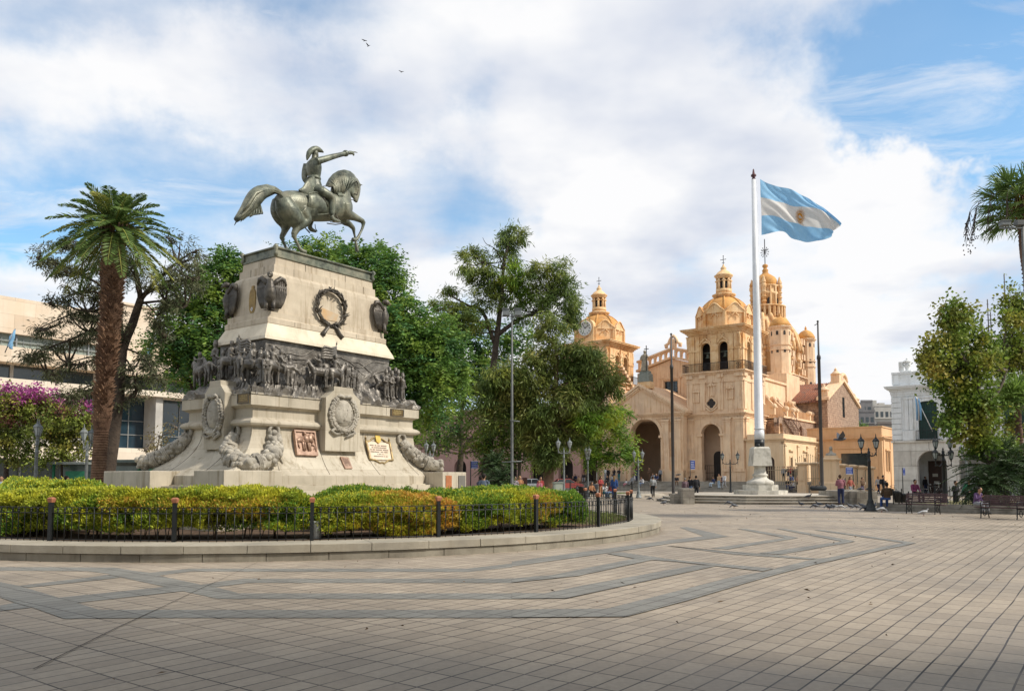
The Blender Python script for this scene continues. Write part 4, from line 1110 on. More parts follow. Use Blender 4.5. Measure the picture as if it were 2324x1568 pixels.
for i in range(8): b.box(-.04,-.01+.001*i,5.12+i*.5,.82,.12,5.56+i*.5)
cornice(b, 0, KW, .1, 14, 9.15, ((.2,.06),(.25,.1),(.2,.16),(.12,.36),(.12,.5),(.08,.56)))
b.box(.1,.25,10.1,KW,14,11.3); b.box(.02,.17,11.25,KW,14,11.45); b.box(.05,.17,10.3,.7,.27,11.2)
b.build('upper_wall', M_WH, kb)
for (xc,hw,zb,zs,a_) in wxs: b = MB(); b.prism(archpoly(xc,hw,zb,zs,'seg'), .42, .46, 'y'); b.build('green_window', M_GRN, kb)
for y_ in (4,9): b = MB(); b.prism(archpoly(y_,.8,5.2,8.3,'seg'), .3, .35, 'x'); b.build('green_window', M_GRN, kb)
b = MB()
for (xc,hw,zb,zs,a_) in wxs:
    for i in range(4): b.box(xc-hw+.18+i*.4,.37,zb,xc-hw+.22+i*.4,.42,zs+.2)
    for i in range(6): b.box(xc-hw,.38,zb+.7+i*.42,xc+hw,.41,zb+.73+i*.42)
    b.box(xc-hw,.35,7.6,xc+hw,.42,7.7)
b.build('window_bars', flat('green_frame',(.02,.07,.055)), kb)
for (xc,hw,zb,zs,a_) in wxs:
    b = MB()
    for i in range(16): b.box(xc-hw-.12+i*.12,-.25,5.1,xc-hw-.10+i*.12,-.23,5.9)
    b.box(xc-hw-.15,-.27,5.88,xc+hw+.15,-.2,5.93); b.box(xc-hw-.2,-.32,5.03,xc+hw+.2,.1,5.1); b.build('balcony', M_IRON, kb)
ub = MB(); ub.box(.75,.5,11.45,1.7,1.3,11.6); ub.box(.62,.5,11.6,.95,1.2,12.45)
ub.lathe([(.2,11.6),(.16,11.7),(.18,11.8),(.3,12.05),(.33,12.2),(.2,12.25),(.44,12.42),(.45,12.47),(.26,12.58),(.1,12.66),(.12,12.74),(0,12.84)], (1.3,.9,0), 16)
ub.build('roof_urn', M_WH, kb)

# ------------------------------------------------------------------ office block on the left
M_TRAV = mat('travertine_panels', (0.75,0.635,0.505), (0.67,0.55,0.42), .7, .6, c3=(0.70,0.55,0.40), s3=.4, mortar=(3.2,1.15,.012,.62), streak=.2)
M_TRAV2 = mat('travertine_band', (0.75,0.66,0.54), (0.68,0.59,0.48), .7, .6, mortar=(3.6,1.3,.012,.7))
M_CON2 = mat('grey_concrete', (0.48,0.46,0.42), (0.38,0.36,0.33), .85, .8, bump=.2)
M_FR = flat('grey_window_frame', (.25,.26,.26), .5, .3)
M_CURT = mat('blinds', (0.30,0.34,0.30), (0.20,0.24,0.21), .7, 6)
BO = U(-260, 1105, 58); BO = (BO[0], BO[1])
ob = thing('office_block', 'long cream stone office block with ribbon windows behind the palm', 'building', (BO[0], BO[1], 0), ROT)
def bx_(px, py, xl=0): return LX(BO, px, py, xl)
yE = bx_(365, 1000)[0]; yEnd = yE
zt0 = bx_(0, 670)[1]
zA = bx_(0,753)[1]; zB = bx_(0,784)[1]; zC = bx_(0,820)[1]; zD = bx_(0,856)[1]; zG = bx_(0,1000)[1]
b = MB(); L0 = -12
# stacked bands; upper part only as far as the stair block
yU = bx_(272,800)[0]
b.box(-10, L0, zA, 0, yU, zt0); 
b.box(-10.2, L0, zC, .25, yU+16, zB); 
b.build('stone_parapet', M_TRAV, ob)
b = MB(); b.box(-10, L0, zB+.003, -.5, yU, zA-.003); b.build('ribbon_window_panes', M_CURT, ob)
b = MB(); y_ = L0
while y_ < yU-.2:
    b.box(-.5, y_, zB, -.32, y_+.12, zA); y_ += 2.9
for k in range(60):
    if L0+k*.55 < yU: b.box(-.4, L0+k*.55, zB, -.37, L0+k*.55+.03, zA)
b.box(-.42, L0, zB+.5, -.3, yU, zB+.56)
b.build('ribbon_window_bars', M_FR, ob)
b = MB(); b.box(-.9, yU-1.3, zB, .05, yU, zA); b.build('corner_pier', mat('brown_render',(0.28,0.18,0.13)), ob)
b = MB(); b.box(-10, L0, zD, -1.6, yU+12, zC-.003); b.build('dark_window_band', M_GLAS, ob)
b = MB(); y_ = L0
while y_ < yU+11: b.box(-1.6, y_, zD, -1.45, y_+.25, zC); y_ += 3.4
b.build('window_mullions', M_CON2, ob)
zW = bx_(370, 890)[1]; 
b = MB()
yc0, yc1 = bx_(180, 950)[0], bx_(388,950)[0]
b.box(-10, L0, bx_(120,900)[1]-1.7, .1, yc0, zD); b.box(-10.3, yc0, zD-.9, .6, yU+16.1, zD+.002) if False else b.box(-10.3, yc0, zD-.5, .35, yU+16, zD)
b.build('stone_band', M_TRAV2, ob)
b = MB(); 
ztop = bx_(272,695)[1]
b.box(-9, yU+.6, zC, -.8, yU+3.6, ztop+.4); b.box(-9, yU+3.6, zC, -2.0, yU+16, ztop-2.2); b.box(-8.8,yU+.4,ztop+.4,-.6,yU+3.8,ztop+.6)
b.build('stair_block', M_TRAV, ob)
b = MB(); b.box(-2.0,yU+6.2,zC+1.2,-1.9,yU+8.8,zC+3.6); b.box(-2.0,yU+10.2,zC+1.0,-1.9,yU+12.0,zC+3.0); b.box(-2.0,yU+13.2,zC+1.0,-1.9,yU+15.0,zC+3.0)
b.build('upper_windows', M_GLAS, ob)
# big glazed wall between concrete fins
b = MB(); yy0 = yc0
gz0, gz1 = 4.3, zD-.5
b.box(-3, yc0, gz0, -2.4, yU+16, gz1); b.build('curtain_wall_glass', mat('blue_glass',(0.03,0.06,0.085),(0.015,0.03,0.045),.1,.4,spec=.9), ob)
b = MB()
for k in range(14):
    y_ = yc0+.4+k*1.7; b.box(-2.42,y_,gz0,-2.32,y_+.08,gz1)
for z_ in (gz0+1.3, gz0+2.6, gz0+.04): b.box(-2.43,yc0,z_,-2.31,yU+16,z_+.08)
b.build('glazing_bars', M_FR, ob)
b = MB()
for k in range(4):
    y_ = yc0+k*7.0; b.box(-2.3,y_,0,-.2,y_+.7,gz1)
b.box(-10,yU+15.6,0,0,yU+16,gz1+.002) 
b.build('concrete_fin', M_CON2, ob)
b = MB(); b.box(-9.5,L0,3.2,-.3,yU+16,4.3); b.build('lower_stone_band', M_TRAV2, ob)
b = MB(); b.box(-9.4,L0,4.3,-1.9,yc0,zD-.003); b.build('recessed_wall', M_CON2, ob)  # grey concrete wall set back from the stone bands
b = MB(); b.box(-9,L0,0,-2.2,yU+15.6,3.2); b.build('ground_floor_glass', mat('shop_glass',(0.10,0.12,0.11),(0.05,0.06,0.06),.2,.5), ob)
b = MB()
for k in range(16): b.box(-2.2,L0+k*2.7,0,-2.0,L0+k*2.7+.14,3.2)
b.build('shop_mullions', M_FR, ob)

# ------------------------------------------------------------------ pink arcaded building behind the trees
M_PINK = mat('pink_stucco', (0.42,0.255,0.215), (0.35,0.21,0.18), .9, .6, streak=.35)
PO = U(1015, 1109, 118); PO = (PO[0], PO[1])
pk = thing('pink_arcade', 'dusty pink two storey building with dark arches seen between the trees', 'building', (PO[0], PO[1], 0), ROT)
b = MB(); ops = [(2.5+i*4.6, 1.15, 0, 3.1, True) for i in range(13)]
PKR = LY(PO, 1318, 1109, 0)[0]
wallface(b, -18, PKR, 0, 6.0, 0, .7, [(2.5+i*4.6, 1.15, 0, 3.1, True) for i in range(-4, 12) if 2.5+i*4.6 < PKR-2])
wallface(b, -18, PKR, 6.4, 11.0, 0, .5, [(2.5+i*4.6, .7, 7.2, 9.0, 'seg') for i in range(-4, 12) if 2.5+i*4.6 < PKR-2])
cornice(b, -18, PKR, 0, 9, 6.0, ((.15,.1),(.25,.2))); cornice(b, -18, PKR, 0, 9, 11.0, ((.2,.15),(.2,.35)))
b.build('wall', M_PINK, pk)
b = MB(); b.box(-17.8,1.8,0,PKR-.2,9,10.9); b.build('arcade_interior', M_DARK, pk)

# ------------------------------------------------------------------ far town behind the cathedral and on the right
M_FARG = mat('far_grey_render', (0.22,0.21,0.21), (0.16,0.155,0.155), .9, .4)
M_FARL = mat('far_pale_render', (0.50,0.47,0.43), (0.42,0.40,0.36), .9, .4)
def block(px0, px1, pyt, Y, depth, name, label, m, floors=4, cols=5, win=M_GLAS, extra=None):
    a = U(px0, 1100, Y); b_ = U(px1, 1100, Y); w = b_[0]-a[0]; h = U(px0, pyt, Y)[2]
    t = thing(name, label, 'building', (a[0], Y, 0))
    m1 = MB(); m1.box(0,0,0,w,depth,h); m1.box(-.1,-.1,h,w+.1,.2,h+.5)
    if extra: extra(m1, w, h)
    m1.build('walls', m, t)
    fh = h/(floors+.5); cw_ = w/cols
    for i in range(floors):
        for j in range(cols):
            x = cw_*(j+.5); z = fh*(i+.6)
            q = MB(); q.box(x-cw_*.28,-.04,z,x+cw_*.28,.05,z+fh*.45); q.build('window', win, t)
    q = MB()
    for i in range(floors): q.box(-.05,-.35,fh*(i+.45),w+.05,0,fh*(i+.45)+.12)
    q.build('floor_ledge', m, t)
    return t
block(1945,1990,935,190,12,'apartment_block','dark grey apartment block directly right of the stone transept',M_FARG,6,4, extra=lambda m,w,h: (m.box(w*.35,2,h,w*.7,6,h+2.5),))
block(1960,1985,912,205,10,'lift_tower','narrow grey rooftop tower rising above the grey apartment block',M_FARG,7,2)
block(1990,2035,922,210,12,'pale_apartment','pale apartment roofs left of the white hall',M_FARL,6,4, extra=lambda m,w,h: (m.box(w*.1,2,h,w*.3,5,h+1.8), m.box(w*.5,3,h,w*.8,6,h+1.2)))
block(1996,2030,962,175,12,'brown_apartment','brown grey block low in front of the pale apartment roofs',mat('far_brown',(0.20,0.17,0.155),(0.15,0.13,0.12)),5,3)
tb = block(2262,2420,772,120,22,'white_office_tower','white office tower with rooftop antennas behind the right hand plane trees',mat('white_render',(0.62,0.60,0.54),(0.55,0.53,0.48)),11,7,mat('tower_glass',(0.16,0.2,0.24),(0.1,0.13,0.16),.15))
an_ = MB()
for x_, h_ in ((.6,4.5),(1.6,7),(2.0,5),(4.4,11),(4.9,6),(6.2,5),(7.4,3.5),(8.2,6)):
    h0 = U(2262,772,120)[2]
    an_.tube([(x_,3,h0),(x_,3,h0+h_)], .08, 4)
    for k in range(5): an_.box(x_-.35+.05*k,2.97,h0+h_*(.4+.12*k),x_+.35-.05*k,3.03,h0+h_*(.4+.12*k)+.08)
for s in (-1,1):
    for k in range(14): an_.tube([(4.4+s*.4*(1-k/14),3,h0+k*.7),(4.4-s*.4*(1-(k+1)/14),3,h0+(k+1)*.7)], .04, 4)
an_.build('rooftop_antennas', M_IRON, tb)
# unseen block added behind the viewer at right to shade the near paving
t = thing('shade_tower', 'unseen grey tower added behind the viewpoint to shade the near paving', 'building', (29.5, -.9, 0), atan2(SUN_AZ[1], SUN_AZ[0]))
b = MB(); b.box(0,-26,0,16,0,44); cornice(b, 0,16,-26,0,44,((.4,.2),(.3,.4))); b.build('walls', M_FARG, t)
for i in range(12):
    for j in range(5):
        b = MB(); b.box(-.05,-24.5+j*5,1.2+i*3.5,.02,-21.5+j*5,3.2+i*3.5); b.build('window', M_GLAS, t)
# ------------------------------------------------------------------ round planter with kerb, soil, railing and hedges
PC = (-6.8, 26.7); PR = 11.6
M_GRAN = mat('pale_granite', (0.40,0.36,0.285), (0.31,0.275,0.21), .75, 1.4, bump=.35, bscale=50, c3=(0.25,0.225,0.18), s3=.8, streak=.25)
M_GRAN2 = mat('stained_granite', (0.31,0.28,0.22), (0.22,0.195,0.15), .8, 1.4, bump=.35, bscale=50, c3=(0.15,0.13,0.10), s3=1.0, streak=.4)
M_SOIL = mat('soil', (0.12,0.075,0.045), (0.06,0.038,0.024), .95, 3, bump=1, bscale=18)
M_PALEP = mat('pale_paving', (0.42,0.37,0.30), (0.36,0.31,0.25), .85, .6, mortar=(.5,.5,.01,.7))
kerb = thing('round_kerb', 'curved two course granite kerb round the monument garden', 'kerb', (PC[0], PC[1], 0))
def arcblock(mb, r0, r1, a0, a1, z0, z1, n=4, bev=.008, m=0):
    vs = []; fs = []
    for i in range(n+1):
        a = a0 + (a1-a0)*i/n
        for r, z in ((r0,z0),(r1,z0),(r1,z1-bev),(r1-bev,z1),(r0,z1)): vs.append((r*cos(a), r*sin(a), z))
    for i in range(n):
        for k in range(5):
            k2 = (k+1) % 5
            fs.append((i*5+k, i*5+k2, (i+1)*5+k2, (i+1)*5+k))
    fs.append((4,3,2,1,0)); fs.append(tuple(n*5+k for k in range(5)))
    mb.add(vs, fs, m)
lo = MB(); hi = MB(); NB = 62
for i in range(NB):
    a0 = 2*pi*i/NB; a1 = 2*pi*(i+1)/NB; gp = .0006
    arcblock(lo, PR-1.2, PR-.035+RU(-.004,.004), a0+gp+.03, a1-gp+.03, 0, .155+RU(-.002,.002))
    arcblock(hi, PR-1.0, PR+RU(-.005,.005), a0+gp, a1-gp, .165, .318+RU(-.002,.003))
lo.build('lower_course', M_GRAN2, kerb); hi.build('capping_course', M_GRAN, kerb)
g = MB(); g.lathe([(10.75,.0),(10.75,.30)], (PC[0],PC[1],0), 96); g.build('garden_soil', M_SOIL, kind='structure')
# turf showing where the hedge opens
# ---- railing
M_BLK = mat('black_paint', (0.016,0.018,0.019), (0.010,0.011,0.012), .42, 8, bump=.1)
M_COP = mat('terracotta_knob', (0.42,0.17,0.09), (0.30,0.115,0.06), .6, 6)
FR = 10.72; NP = 25; ST = 2*pi/NP
fence = thing('garden_railing', 'low black iron railing with terracotta capped posts round the hedge', 'railing', (PC[0], PC[1], .3))
A0 = -pi/2 + .004
pan = []
for k in range(NP):
    a = A0 + k*ST
    # skip only what lies hidden behind the monument
    p = MB(); p.bbox(-.038,-.038,0,.038,.038,.80,.006); p.xf(Matrix.Translation((FR*cos(a),FR*sin(a),0)) @ Matrix.Rotation(a,4,'Z'))
    po = p.build('post', M_BLK, fence)
    c = MB(); c.frus([(-.045,.045,-.045,.045,.80),(-.058,.058,-.058,.058,.86),(-.058,.058,-.058,.058,.88),(-.03,.03,-.03,.03,.905)]); c.xf(Matrix.Translation((FR*cos(a),FR*sin(a),0)) @ Matrix.Rotation(a,4,'Z'))
    c.build('knob', M_COP, po)
    q = MB(); n_ = 15
    for zr, rr in ((.055,.010),(.585,.010),(.70,.008)):
        q.tube([(FR*cos(a+ST*i/6),FR*sin(a+ST*i/6),zr) for i in range(7)], rr, 5)
    for i in range(1, n_+1):
        t = a + ST*i/(n_+1); x, y = FR*cos(t), FR*sin(t); tall = i % 3 == 0
        q.tube([(x,y,0),(x,y,.70 if tall else .615)], .0095, 5)
        if not tall: q.lathe([(.022,.60),(.026,.62),(.014,.635),(.014,.645),(.027,.655),(.024,.685),(.0,.69)], (x,y,0), 6)
    q.build('railing_panel', M_BLK, fence)

# ------------------------------------------------------------------ leaf helpers
def mesh_from_quads(name, V, mats, mi=None):
    """V: (n,4,3) array of quads"""
    n = len(V)
    me = bpy.data.meshes.new(name)
    me.vertices.add(n*4); me.loops.add(n*4); me.polygons.add(n)
    me.vertices.foreach_set('co', V.reshape(-1).astype(np.float32))
    me.loops.foreach_set('vertex_index', np.arange(n*4, dtype=np.int32))
    me.polygons.foreach_set('loop_start', np.arange(0, n*4, 4, dtype=np.int32))
    me.polygons.foreach_set('loop_total', np.full(n, 4, dtype=np.int32))
    if not isinstance(mats, (list, tuple)): mats = [mats]
    for m in mats: me.materials.append(m)
    if mi is not None: me.polygons.foreach_set('material_index', mi.astype(np.int32))
    me.update(calc_edges=True)
    return me
def unit(a): return a / np.maximum(np.linalg.norm(a, axis=-1, keepdims=True), 1e-9)
def leafquads(C, D, L, Wd, rng, twist=1.0):
    """leaf blades from points C along directions D (n,3), lengths L, widths Wd; pointed at the tip"""
    n = len(C); D = unit(D)
    r = rng.normal(size=(n,3)); S = unit(np.cross(D, r))
    L = np.broadcast_to(np.asarray(L, float), (n,))[:,None]; Wd = np.broadcast_to(np.asarray(Wd, float), (n,))[:,None]
    Nn = np.cross(S, D)
    a = C; b = C + D*L*.5 + S*Wd*.5 + Nn*L*.06; c = C + D*L; d = C + D*L*.5 - S*Wd*.5 + Nn*L*.06
    return np.stack([a,b,c,d], 1)
# ------------------------------------------------------------------ hedges
M_HY = leafmat('hedge_leaf_yellow', (0.56,0.54,0.05), (0.30,0.37,0.045), None, 2.2, .35, .45)
M_HO = leafmat('hedge_leaf_orange', (0.68,0.36,0.08), (0.52,0.42,0.06), None, 2.0, .3, .4)
M_HG = leafmat('hedge_leaf_green', (0.22,0.36,0.05), (0.11,0.22,0.03), None, 2.4, .3, .45)
M_TWIG = mat('twig', (0.10,0.07,0.045), (0.06,0.04,0.028), .9, 5)
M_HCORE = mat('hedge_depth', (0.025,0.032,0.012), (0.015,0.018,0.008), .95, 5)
def vnoise(x, y, s):     # cheap smooth value noise
    rs = np.random.default_rng(s); T = rs.random((64,64))
    xi = np.floor(x).astype(int); yi = np.floor(y).astype(int); fx = x-xi; fy = y-yi
    fx = fx*fx*(3-2*fx); fy = fy*fy*(3-2*fy)
    g = lambda a, b: T[a % 64, b % 64]
    return (g(xi,yi)*(1-fx)+g(xi+1,yi)*fx)*(1-fy) + (g(xi,yi+1)*(1-fx)+g(xi+1,yi+1)*fx)*fy
def hedge(name, label, r0, r1, a0, a1, zb, zt, n, seed, colfun, gaps=True, endround=True):
    rng = np.random.default_rng(seed)
    t = thing(name, label, 'hedge', (PC[0], PC[1], .3), 0)
    Lc = (a1-a0)*r1
    n3 = n
    A = rng.uniform(a0, a1, n3); 
    # cross section: rounded box, sample perimeter-near points (front, top, back)
    which = rng.random(n3)
    rr = rng.uniform(r0, r1, n3); zz = rng.uniform(zb, zt, n3)
    inn_ = rng.random(n3) < .32; dep = np.where(inn_, rng.uniform(.12,.42,n3), np.abs(rng.normal(0, .06, n3)))
    front = which < .48; top = (which >= .48) & (which < .9)
    rr = np.where(front, r1 - dep, rr); zz = np.where(top, zt - dep, zz); rr = np.where(which >= .9, r0+dep, rr)
    # rounding, lumps
    h = vnoise(A*9, rr*1.4, seed)*.18 + vnoise(A*26, rr*4, seed+1)*.16 + vnoise(A*70, rr*11, seed+8)*.14 - .22
    bul = vnoise(A*11, zz*2.2, seed+2)*.36 + vnoise(A*30, zz*5, seed+3)*.26 + vnoise(A*75, zz*13, seed+9)*.14 - .38
    zz = zz + h*(zz-zb)/(zt-zb)*.8; rr = rr + np.where(front, bul*.8, 0)
    edge = np.clip((rr-(r1-.25))/.25, 0, 1)*np.clip((zz-(zt-.25))/.25, 0, 1)
    rr -= edge*.12; zz -= edge*.1
    if endround:
        fe = np.clip(1-np.minimum((A-a0), (a1-A))*r1/.6, 0, 1); zz -= fe**2*.25*(zz-zb); 
    # sprays missing low down, so that the stems show
    den = vnoise(A*16, zz*3, seed+5)
    keep = (zz > zb + .03 + .26*vnoise(A*14, A*0+3, seed+6)) & ((den > .40) | (zz > zt-.22) | inn_)
    A, rr, zz, front = A[keep], rr[keep], zz[keep], front[keep]
    P = np.stack([rr*np.cos(A), rr*np.sin(A), zz], 1)
    out = np.stack([np.cos(A), np.sin(A), np.zeros_like(A)], 1)
    # each point is a sprig of 3 leaves
    Q = []; 
    for k in range(4):
        D = out*np.where(front,.7,.1)[:,None] + np.array([0,0,.9]) + rng.normal(0,.5,(len(P),3))
        C = P + rng.normal(0,.022,P.shape)
        Q.append(leafquads(C, D, rng.uniform(.045,.09,len(P)), rng.uniform(.022,.038,len(P)), rng))
    V = np.concatenate(Q); AA = np.tile(A,4); ZZ = np.tile(zz,4); RR = np.tile(rr,4)
    mi = colfun(AA, RR, ZZ, rng)
    link('foliage', mesh_from_quads('foliage', V, [M_HY, M_HO, M_HG], mi), t)
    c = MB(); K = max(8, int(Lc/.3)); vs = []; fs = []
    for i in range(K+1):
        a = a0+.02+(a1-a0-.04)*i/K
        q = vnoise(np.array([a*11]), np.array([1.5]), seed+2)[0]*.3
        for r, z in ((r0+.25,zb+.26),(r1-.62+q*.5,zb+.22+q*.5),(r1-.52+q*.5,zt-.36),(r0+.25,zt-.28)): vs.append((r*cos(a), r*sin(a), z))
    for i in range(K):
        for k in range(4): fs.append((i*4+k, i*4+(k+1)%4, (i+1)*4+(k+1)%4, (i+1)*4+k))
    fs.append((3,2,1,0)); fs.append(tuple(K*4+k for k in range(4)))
    c.add(vs, fs, 0, True); c.build('shade_core', M_HCORE, t)  # solid near-black core, paints the shade inside the hedge
    s = MB()
    for i in range(int(Lc*4.5)):
        a = RU(a0+.02, a1-.02); r = RU(r0+.2, r1-.15); x, y = r*cos(a), r*sin(a)
        for k in range(3):
            q = RU(0, 6.3); s.tube([(x,y,-.02),(x+.06*cos(q),y+.06*sin(q),zb+.25),(x+.2*cos(q),y+.2*sin(q),zb+RU(.5,.7))], [.012,.009,.004], 4)
    s.build('stems', M_TWIG, t)
    return t
def ang(px, r):    # angle on the ring (front side) that shows at a pixel column
    best = None
    for i in range(2000):
        a = -pi*.95 + i*pi*.93/2000
        x = PC[0]+r*cos(a); y = PC[1]+r*sin(a)
        v = abs(CX_+F_*x/y-px)
        if best is None or v < best[0]: best = (v, a)
    return best[1]
aE = ang(1268, 9.3); aO1 = ang(715, 9.8); aO2 = ang(1030, 9.8)
def colA(A, r, z, rng):
    u = rng.random(len(A)); v = vnoise(A*7, r*1.5+z*2, 91)
    g = vnoise(A*13, z*4+r, 92)
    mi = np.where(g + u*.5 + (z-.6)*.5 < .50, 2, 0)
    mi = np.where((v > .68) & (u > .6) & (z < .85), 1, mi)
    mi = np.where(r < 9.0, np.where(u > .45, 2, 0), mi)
    return mi
def colB(A, r, z, rng):
    u = rng.random(len(A)); v = vnoise(A*9, z*2, 93)
    e_ = np.clip((A-aO1)/(aO2-aO1), 0, 1)
    return np.where(v*.6+e_*.5+u*.45 > .86, 1, np.where(u > .78, 2, 0))
def colC(A, r, z, rng):
    u = rng.random(len(A)); return np.where(u > .3, 2, 0)
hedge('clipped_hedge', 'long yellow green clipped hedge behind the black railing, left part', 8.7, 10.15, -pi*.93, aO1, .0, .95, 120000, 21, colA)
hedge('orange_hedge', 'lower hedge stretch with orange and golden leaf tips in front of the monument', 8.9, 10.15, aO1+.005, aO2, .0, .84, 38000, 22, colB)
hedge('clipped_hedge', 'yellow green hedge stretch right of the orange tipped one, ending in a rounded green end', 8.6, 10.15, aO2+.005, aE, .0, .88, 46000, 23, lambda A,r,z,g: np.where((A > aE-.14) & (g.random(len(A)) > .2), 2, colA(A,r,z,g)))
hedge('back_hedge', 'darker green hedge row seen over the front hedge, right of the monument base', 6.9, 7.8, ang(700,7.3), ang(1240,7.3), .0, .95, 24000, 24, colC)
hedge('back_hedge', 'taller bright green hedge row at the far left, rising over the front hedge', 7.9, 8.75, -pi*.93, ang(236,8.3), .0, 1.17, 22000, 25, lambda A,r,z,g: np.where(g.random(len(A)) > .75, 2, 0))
# white planter tub behind the railing
tb_ = thing('white_bucket', 'white plastic bucket standing behind the railing in the gap of the hedge', 'bucket', (*[U(717,1200,17.1)[i] for i in (0,1)], .3), 0)
m = MB(); m.lathe([(.10,0),(.11,.01),(.135,.34),(.15,.36),(.15,.38),(.13,.38),(.12,.34),(.10,.05),(0,.05)], (0,0,0), 24); m.build('bucket', flat('white_plastic',(.5,.52,.5),.5), tb_)
# grass tuft patch in the opening
ng = 9000; rg = np.random.default_rng(5)
aa = rg.uniform(aE+.02, 1.0, ng); r_ = rg.uniform(7.6, 10.5, ng)
P = np.stack([PC[0]+r_*np.cos(aa), PC[1]+r_*np.sin(aa), np.full(ng,.3)], 1)
V = leafquads(P, rg.normal(0,.35,(ng,3))+[0,0,1], rg.uniform(.05,.14,ng), .014, rg)
link('garden_grass', mesh_from_quads('garden_grass', V, leafmat('grass_blade',(0.20,0.24,0.05),(0.10,0.15,0.03),None,2,.3,.4)), kind='stuff', label='thin grass on the soil at the open end of the hedge')
# paved inner court
g = MB(); g.lathe([(6.6,.30),(6.6,.42)], (PC[0],PC[1],0), 64); g.build('inner_court', M_PALEP, kind='structure')

# ------------------------------------------------------------------ monument pedestal
MO = (-6.96, 26.96)
M_MS = mat('monument_granite', (0.60,0.515,0.395), (0.49,0.415,0.31), .8, 1.6, bump=.3, bscale=60, c3=(0.42,0.35,0.26), s3=.6, streak=.95, scol=(.5,.43,.34))
M_MS2 = mat('base_granite', (0.58,0.52,0.415), (0.47,0.42,0.33), .8, 1.2, bump=.3, bscale=60, c3=(0.40,0.36,0.28), s3=.55, streak=1.0, scol=(.48,.42,.33), mortar=(1.7,.62,.006,.72))
M_MP = mat('pale_band', (0.72,0.64,0.50), (0.60,0.52,0.39), .8, 1.5, bump=.2, streak=.35)
M_BZ = mat('green_bronze', (0.17,0.185,0.135), (0.06,0.068,0.05), .45, 3.5, metal=.25, streak=.8, scol=(.35,.38,.3), contrast=(.4,.62), bump=.25, bscale=20, c3=(0.25,0.24,0.17), s3=1.3, spec=.5)
M_BZD = mat('dark_bronze', (0.095,0.082,0.066), (0.045,0.038,0.030), .45, 3, metal=.35, bump=.4, bscale=14, c3=(0.15,0.13,0.10), s3=2.2, spec=.5)
M_FRZ = mat('frieze_bronze', (0.205,0.185,0.16), (0.09,0.08,0.068), .42, 3, metal=.3, bump=1.0, bscale=8, c3=(0.27,0.245,0.21), s3=2.5)
M_CARV = mat('carved_stone', (0.47,0.43,0.36), (0.30,0.27,0.22), .85, 3, bump=.5, bscale=25, c3=(0.20,0.18,0.15), s3=2)
M_PLQ = mat('brass_plaque', (0.21,0.14,0.06), (0.13,0.09,0.04), .45, 5, metal=.5)
M_PNK = mat('pink_bronze', (0.48,0.32,0.23), (0.28,0.17,0.12), .45, 6, metal=.3)
M_LET = flat('plaque_letters', (.42,.32,.14), .5, .3)
M_LETD = flat('dark_letters', (.10,.07,.05), .7)
ped = thing('monument_pedestal', 'tall stepped granite pedestal with bronze frieze, garlands and plaques inside the hedge', 'monument', (MO[0], MO[1], 0), ROT)
def m_(px, py, x=None, y=None):
    return LX(MO, px, py, x) if x is not None else LY(MO, px, py, y)
def ringlv(mb, lv, m=0, **k): mb.frus([(-b_, b_, -a_, a_, z_) for a_, b_, z_ in lv], m, **k)
# hidden foundation steps
b = MB()
for i, (gx, gy, z_) in enumerate(((4.3,6.2,.62),(3.9,5.8,.84),(3.5,5.3,1.06))):
    b.box(-gx,-gy,.3,gx,gy-.8,z_)
b.frus([(-2.75,2.85,-5.0,4.1,1.0),(-2.75,2.85,-5.0,4.1,1.36)]); b.frus([(-2.4,2.62,-4.75,3.9,1.36),(-2.4,2.62,-4.75,3.9,1.40)])
b.build('base_steps', M_MS2, ped)
b = MB()
# flared base, asymmetric like the site: rings (x0,x1,y0,y1,z)
fl = [(-2.25,2.5,-4.62,3.8,1.40),(-2.25,2.5,-4.62,3.8,1.66)]
NF = 10
for i in range(NF+1):
    t = i/NF; q = (1-t)**2.1
    z_ = 1.70 + (3.10-1.70)*t
    fl.append((-1.70-(.50)*q, 1.70+.74*q, -3.38-1.18*q, 3.38+.36*q, z_))
b.frus(fl, smooth=False)
ringlv(b, [(3.38,1.70,3.10),(3.40,1.72,3.11),(3.52,1.83,3.15),(3.56,1.87,3.21),(3.55,1.86,3.27),(3.47,1.78,3.33),(3.38,1.70,3.36),(3.36,1.68,3.40),(3.36,1.68,3.66),(3.44,1.76,3.70),(3.53,1.83,3.74),(3.53,1.83,4.10)], cap=True)
b.build('plinth', M_MS2, ped)
jn = MB()   # vertical block joints on the curved base
def flx(z_):
    t = max(0,min(1,(z_-1.70)/1.4)); return 1.70+.74*(1-t)**2.1
def fly(z_):
    t = max(0,min(1,(z_-1.70)/1.4)); return -3.38-1.18*(1-t)**2.1
for y_ in (-2.6,-.95,.95,2.6):
    pts = [(flx(1.70+i*.14)+.002, y_*(1+.12*(1-i/10)**2), 1.70+i*.14) for i in range(11)]
    jn.tube(pts, .009, 4)
for x_ in (-.85,.85):
    jn.tube([(x_*(1+.15*(1-i/10)**2), fly(1.70+i*.14)-.002, 1.70+i*.14) for i in range(11)], .009, 4)
for y_ in (-2.2,1.9): jn.box(1.825,y_,3.76,1.833,y_+.012,4.09)
for y_ in (-3.0,-1.2,.6,2.4): jn.box(2.84,y_,1.02,2.853,y_+.014,1.36)
jn.build('stone_joints', flat('dark_joint',(.12,.10,.08),.9), ped)  # plain dark brown colour of the block joints
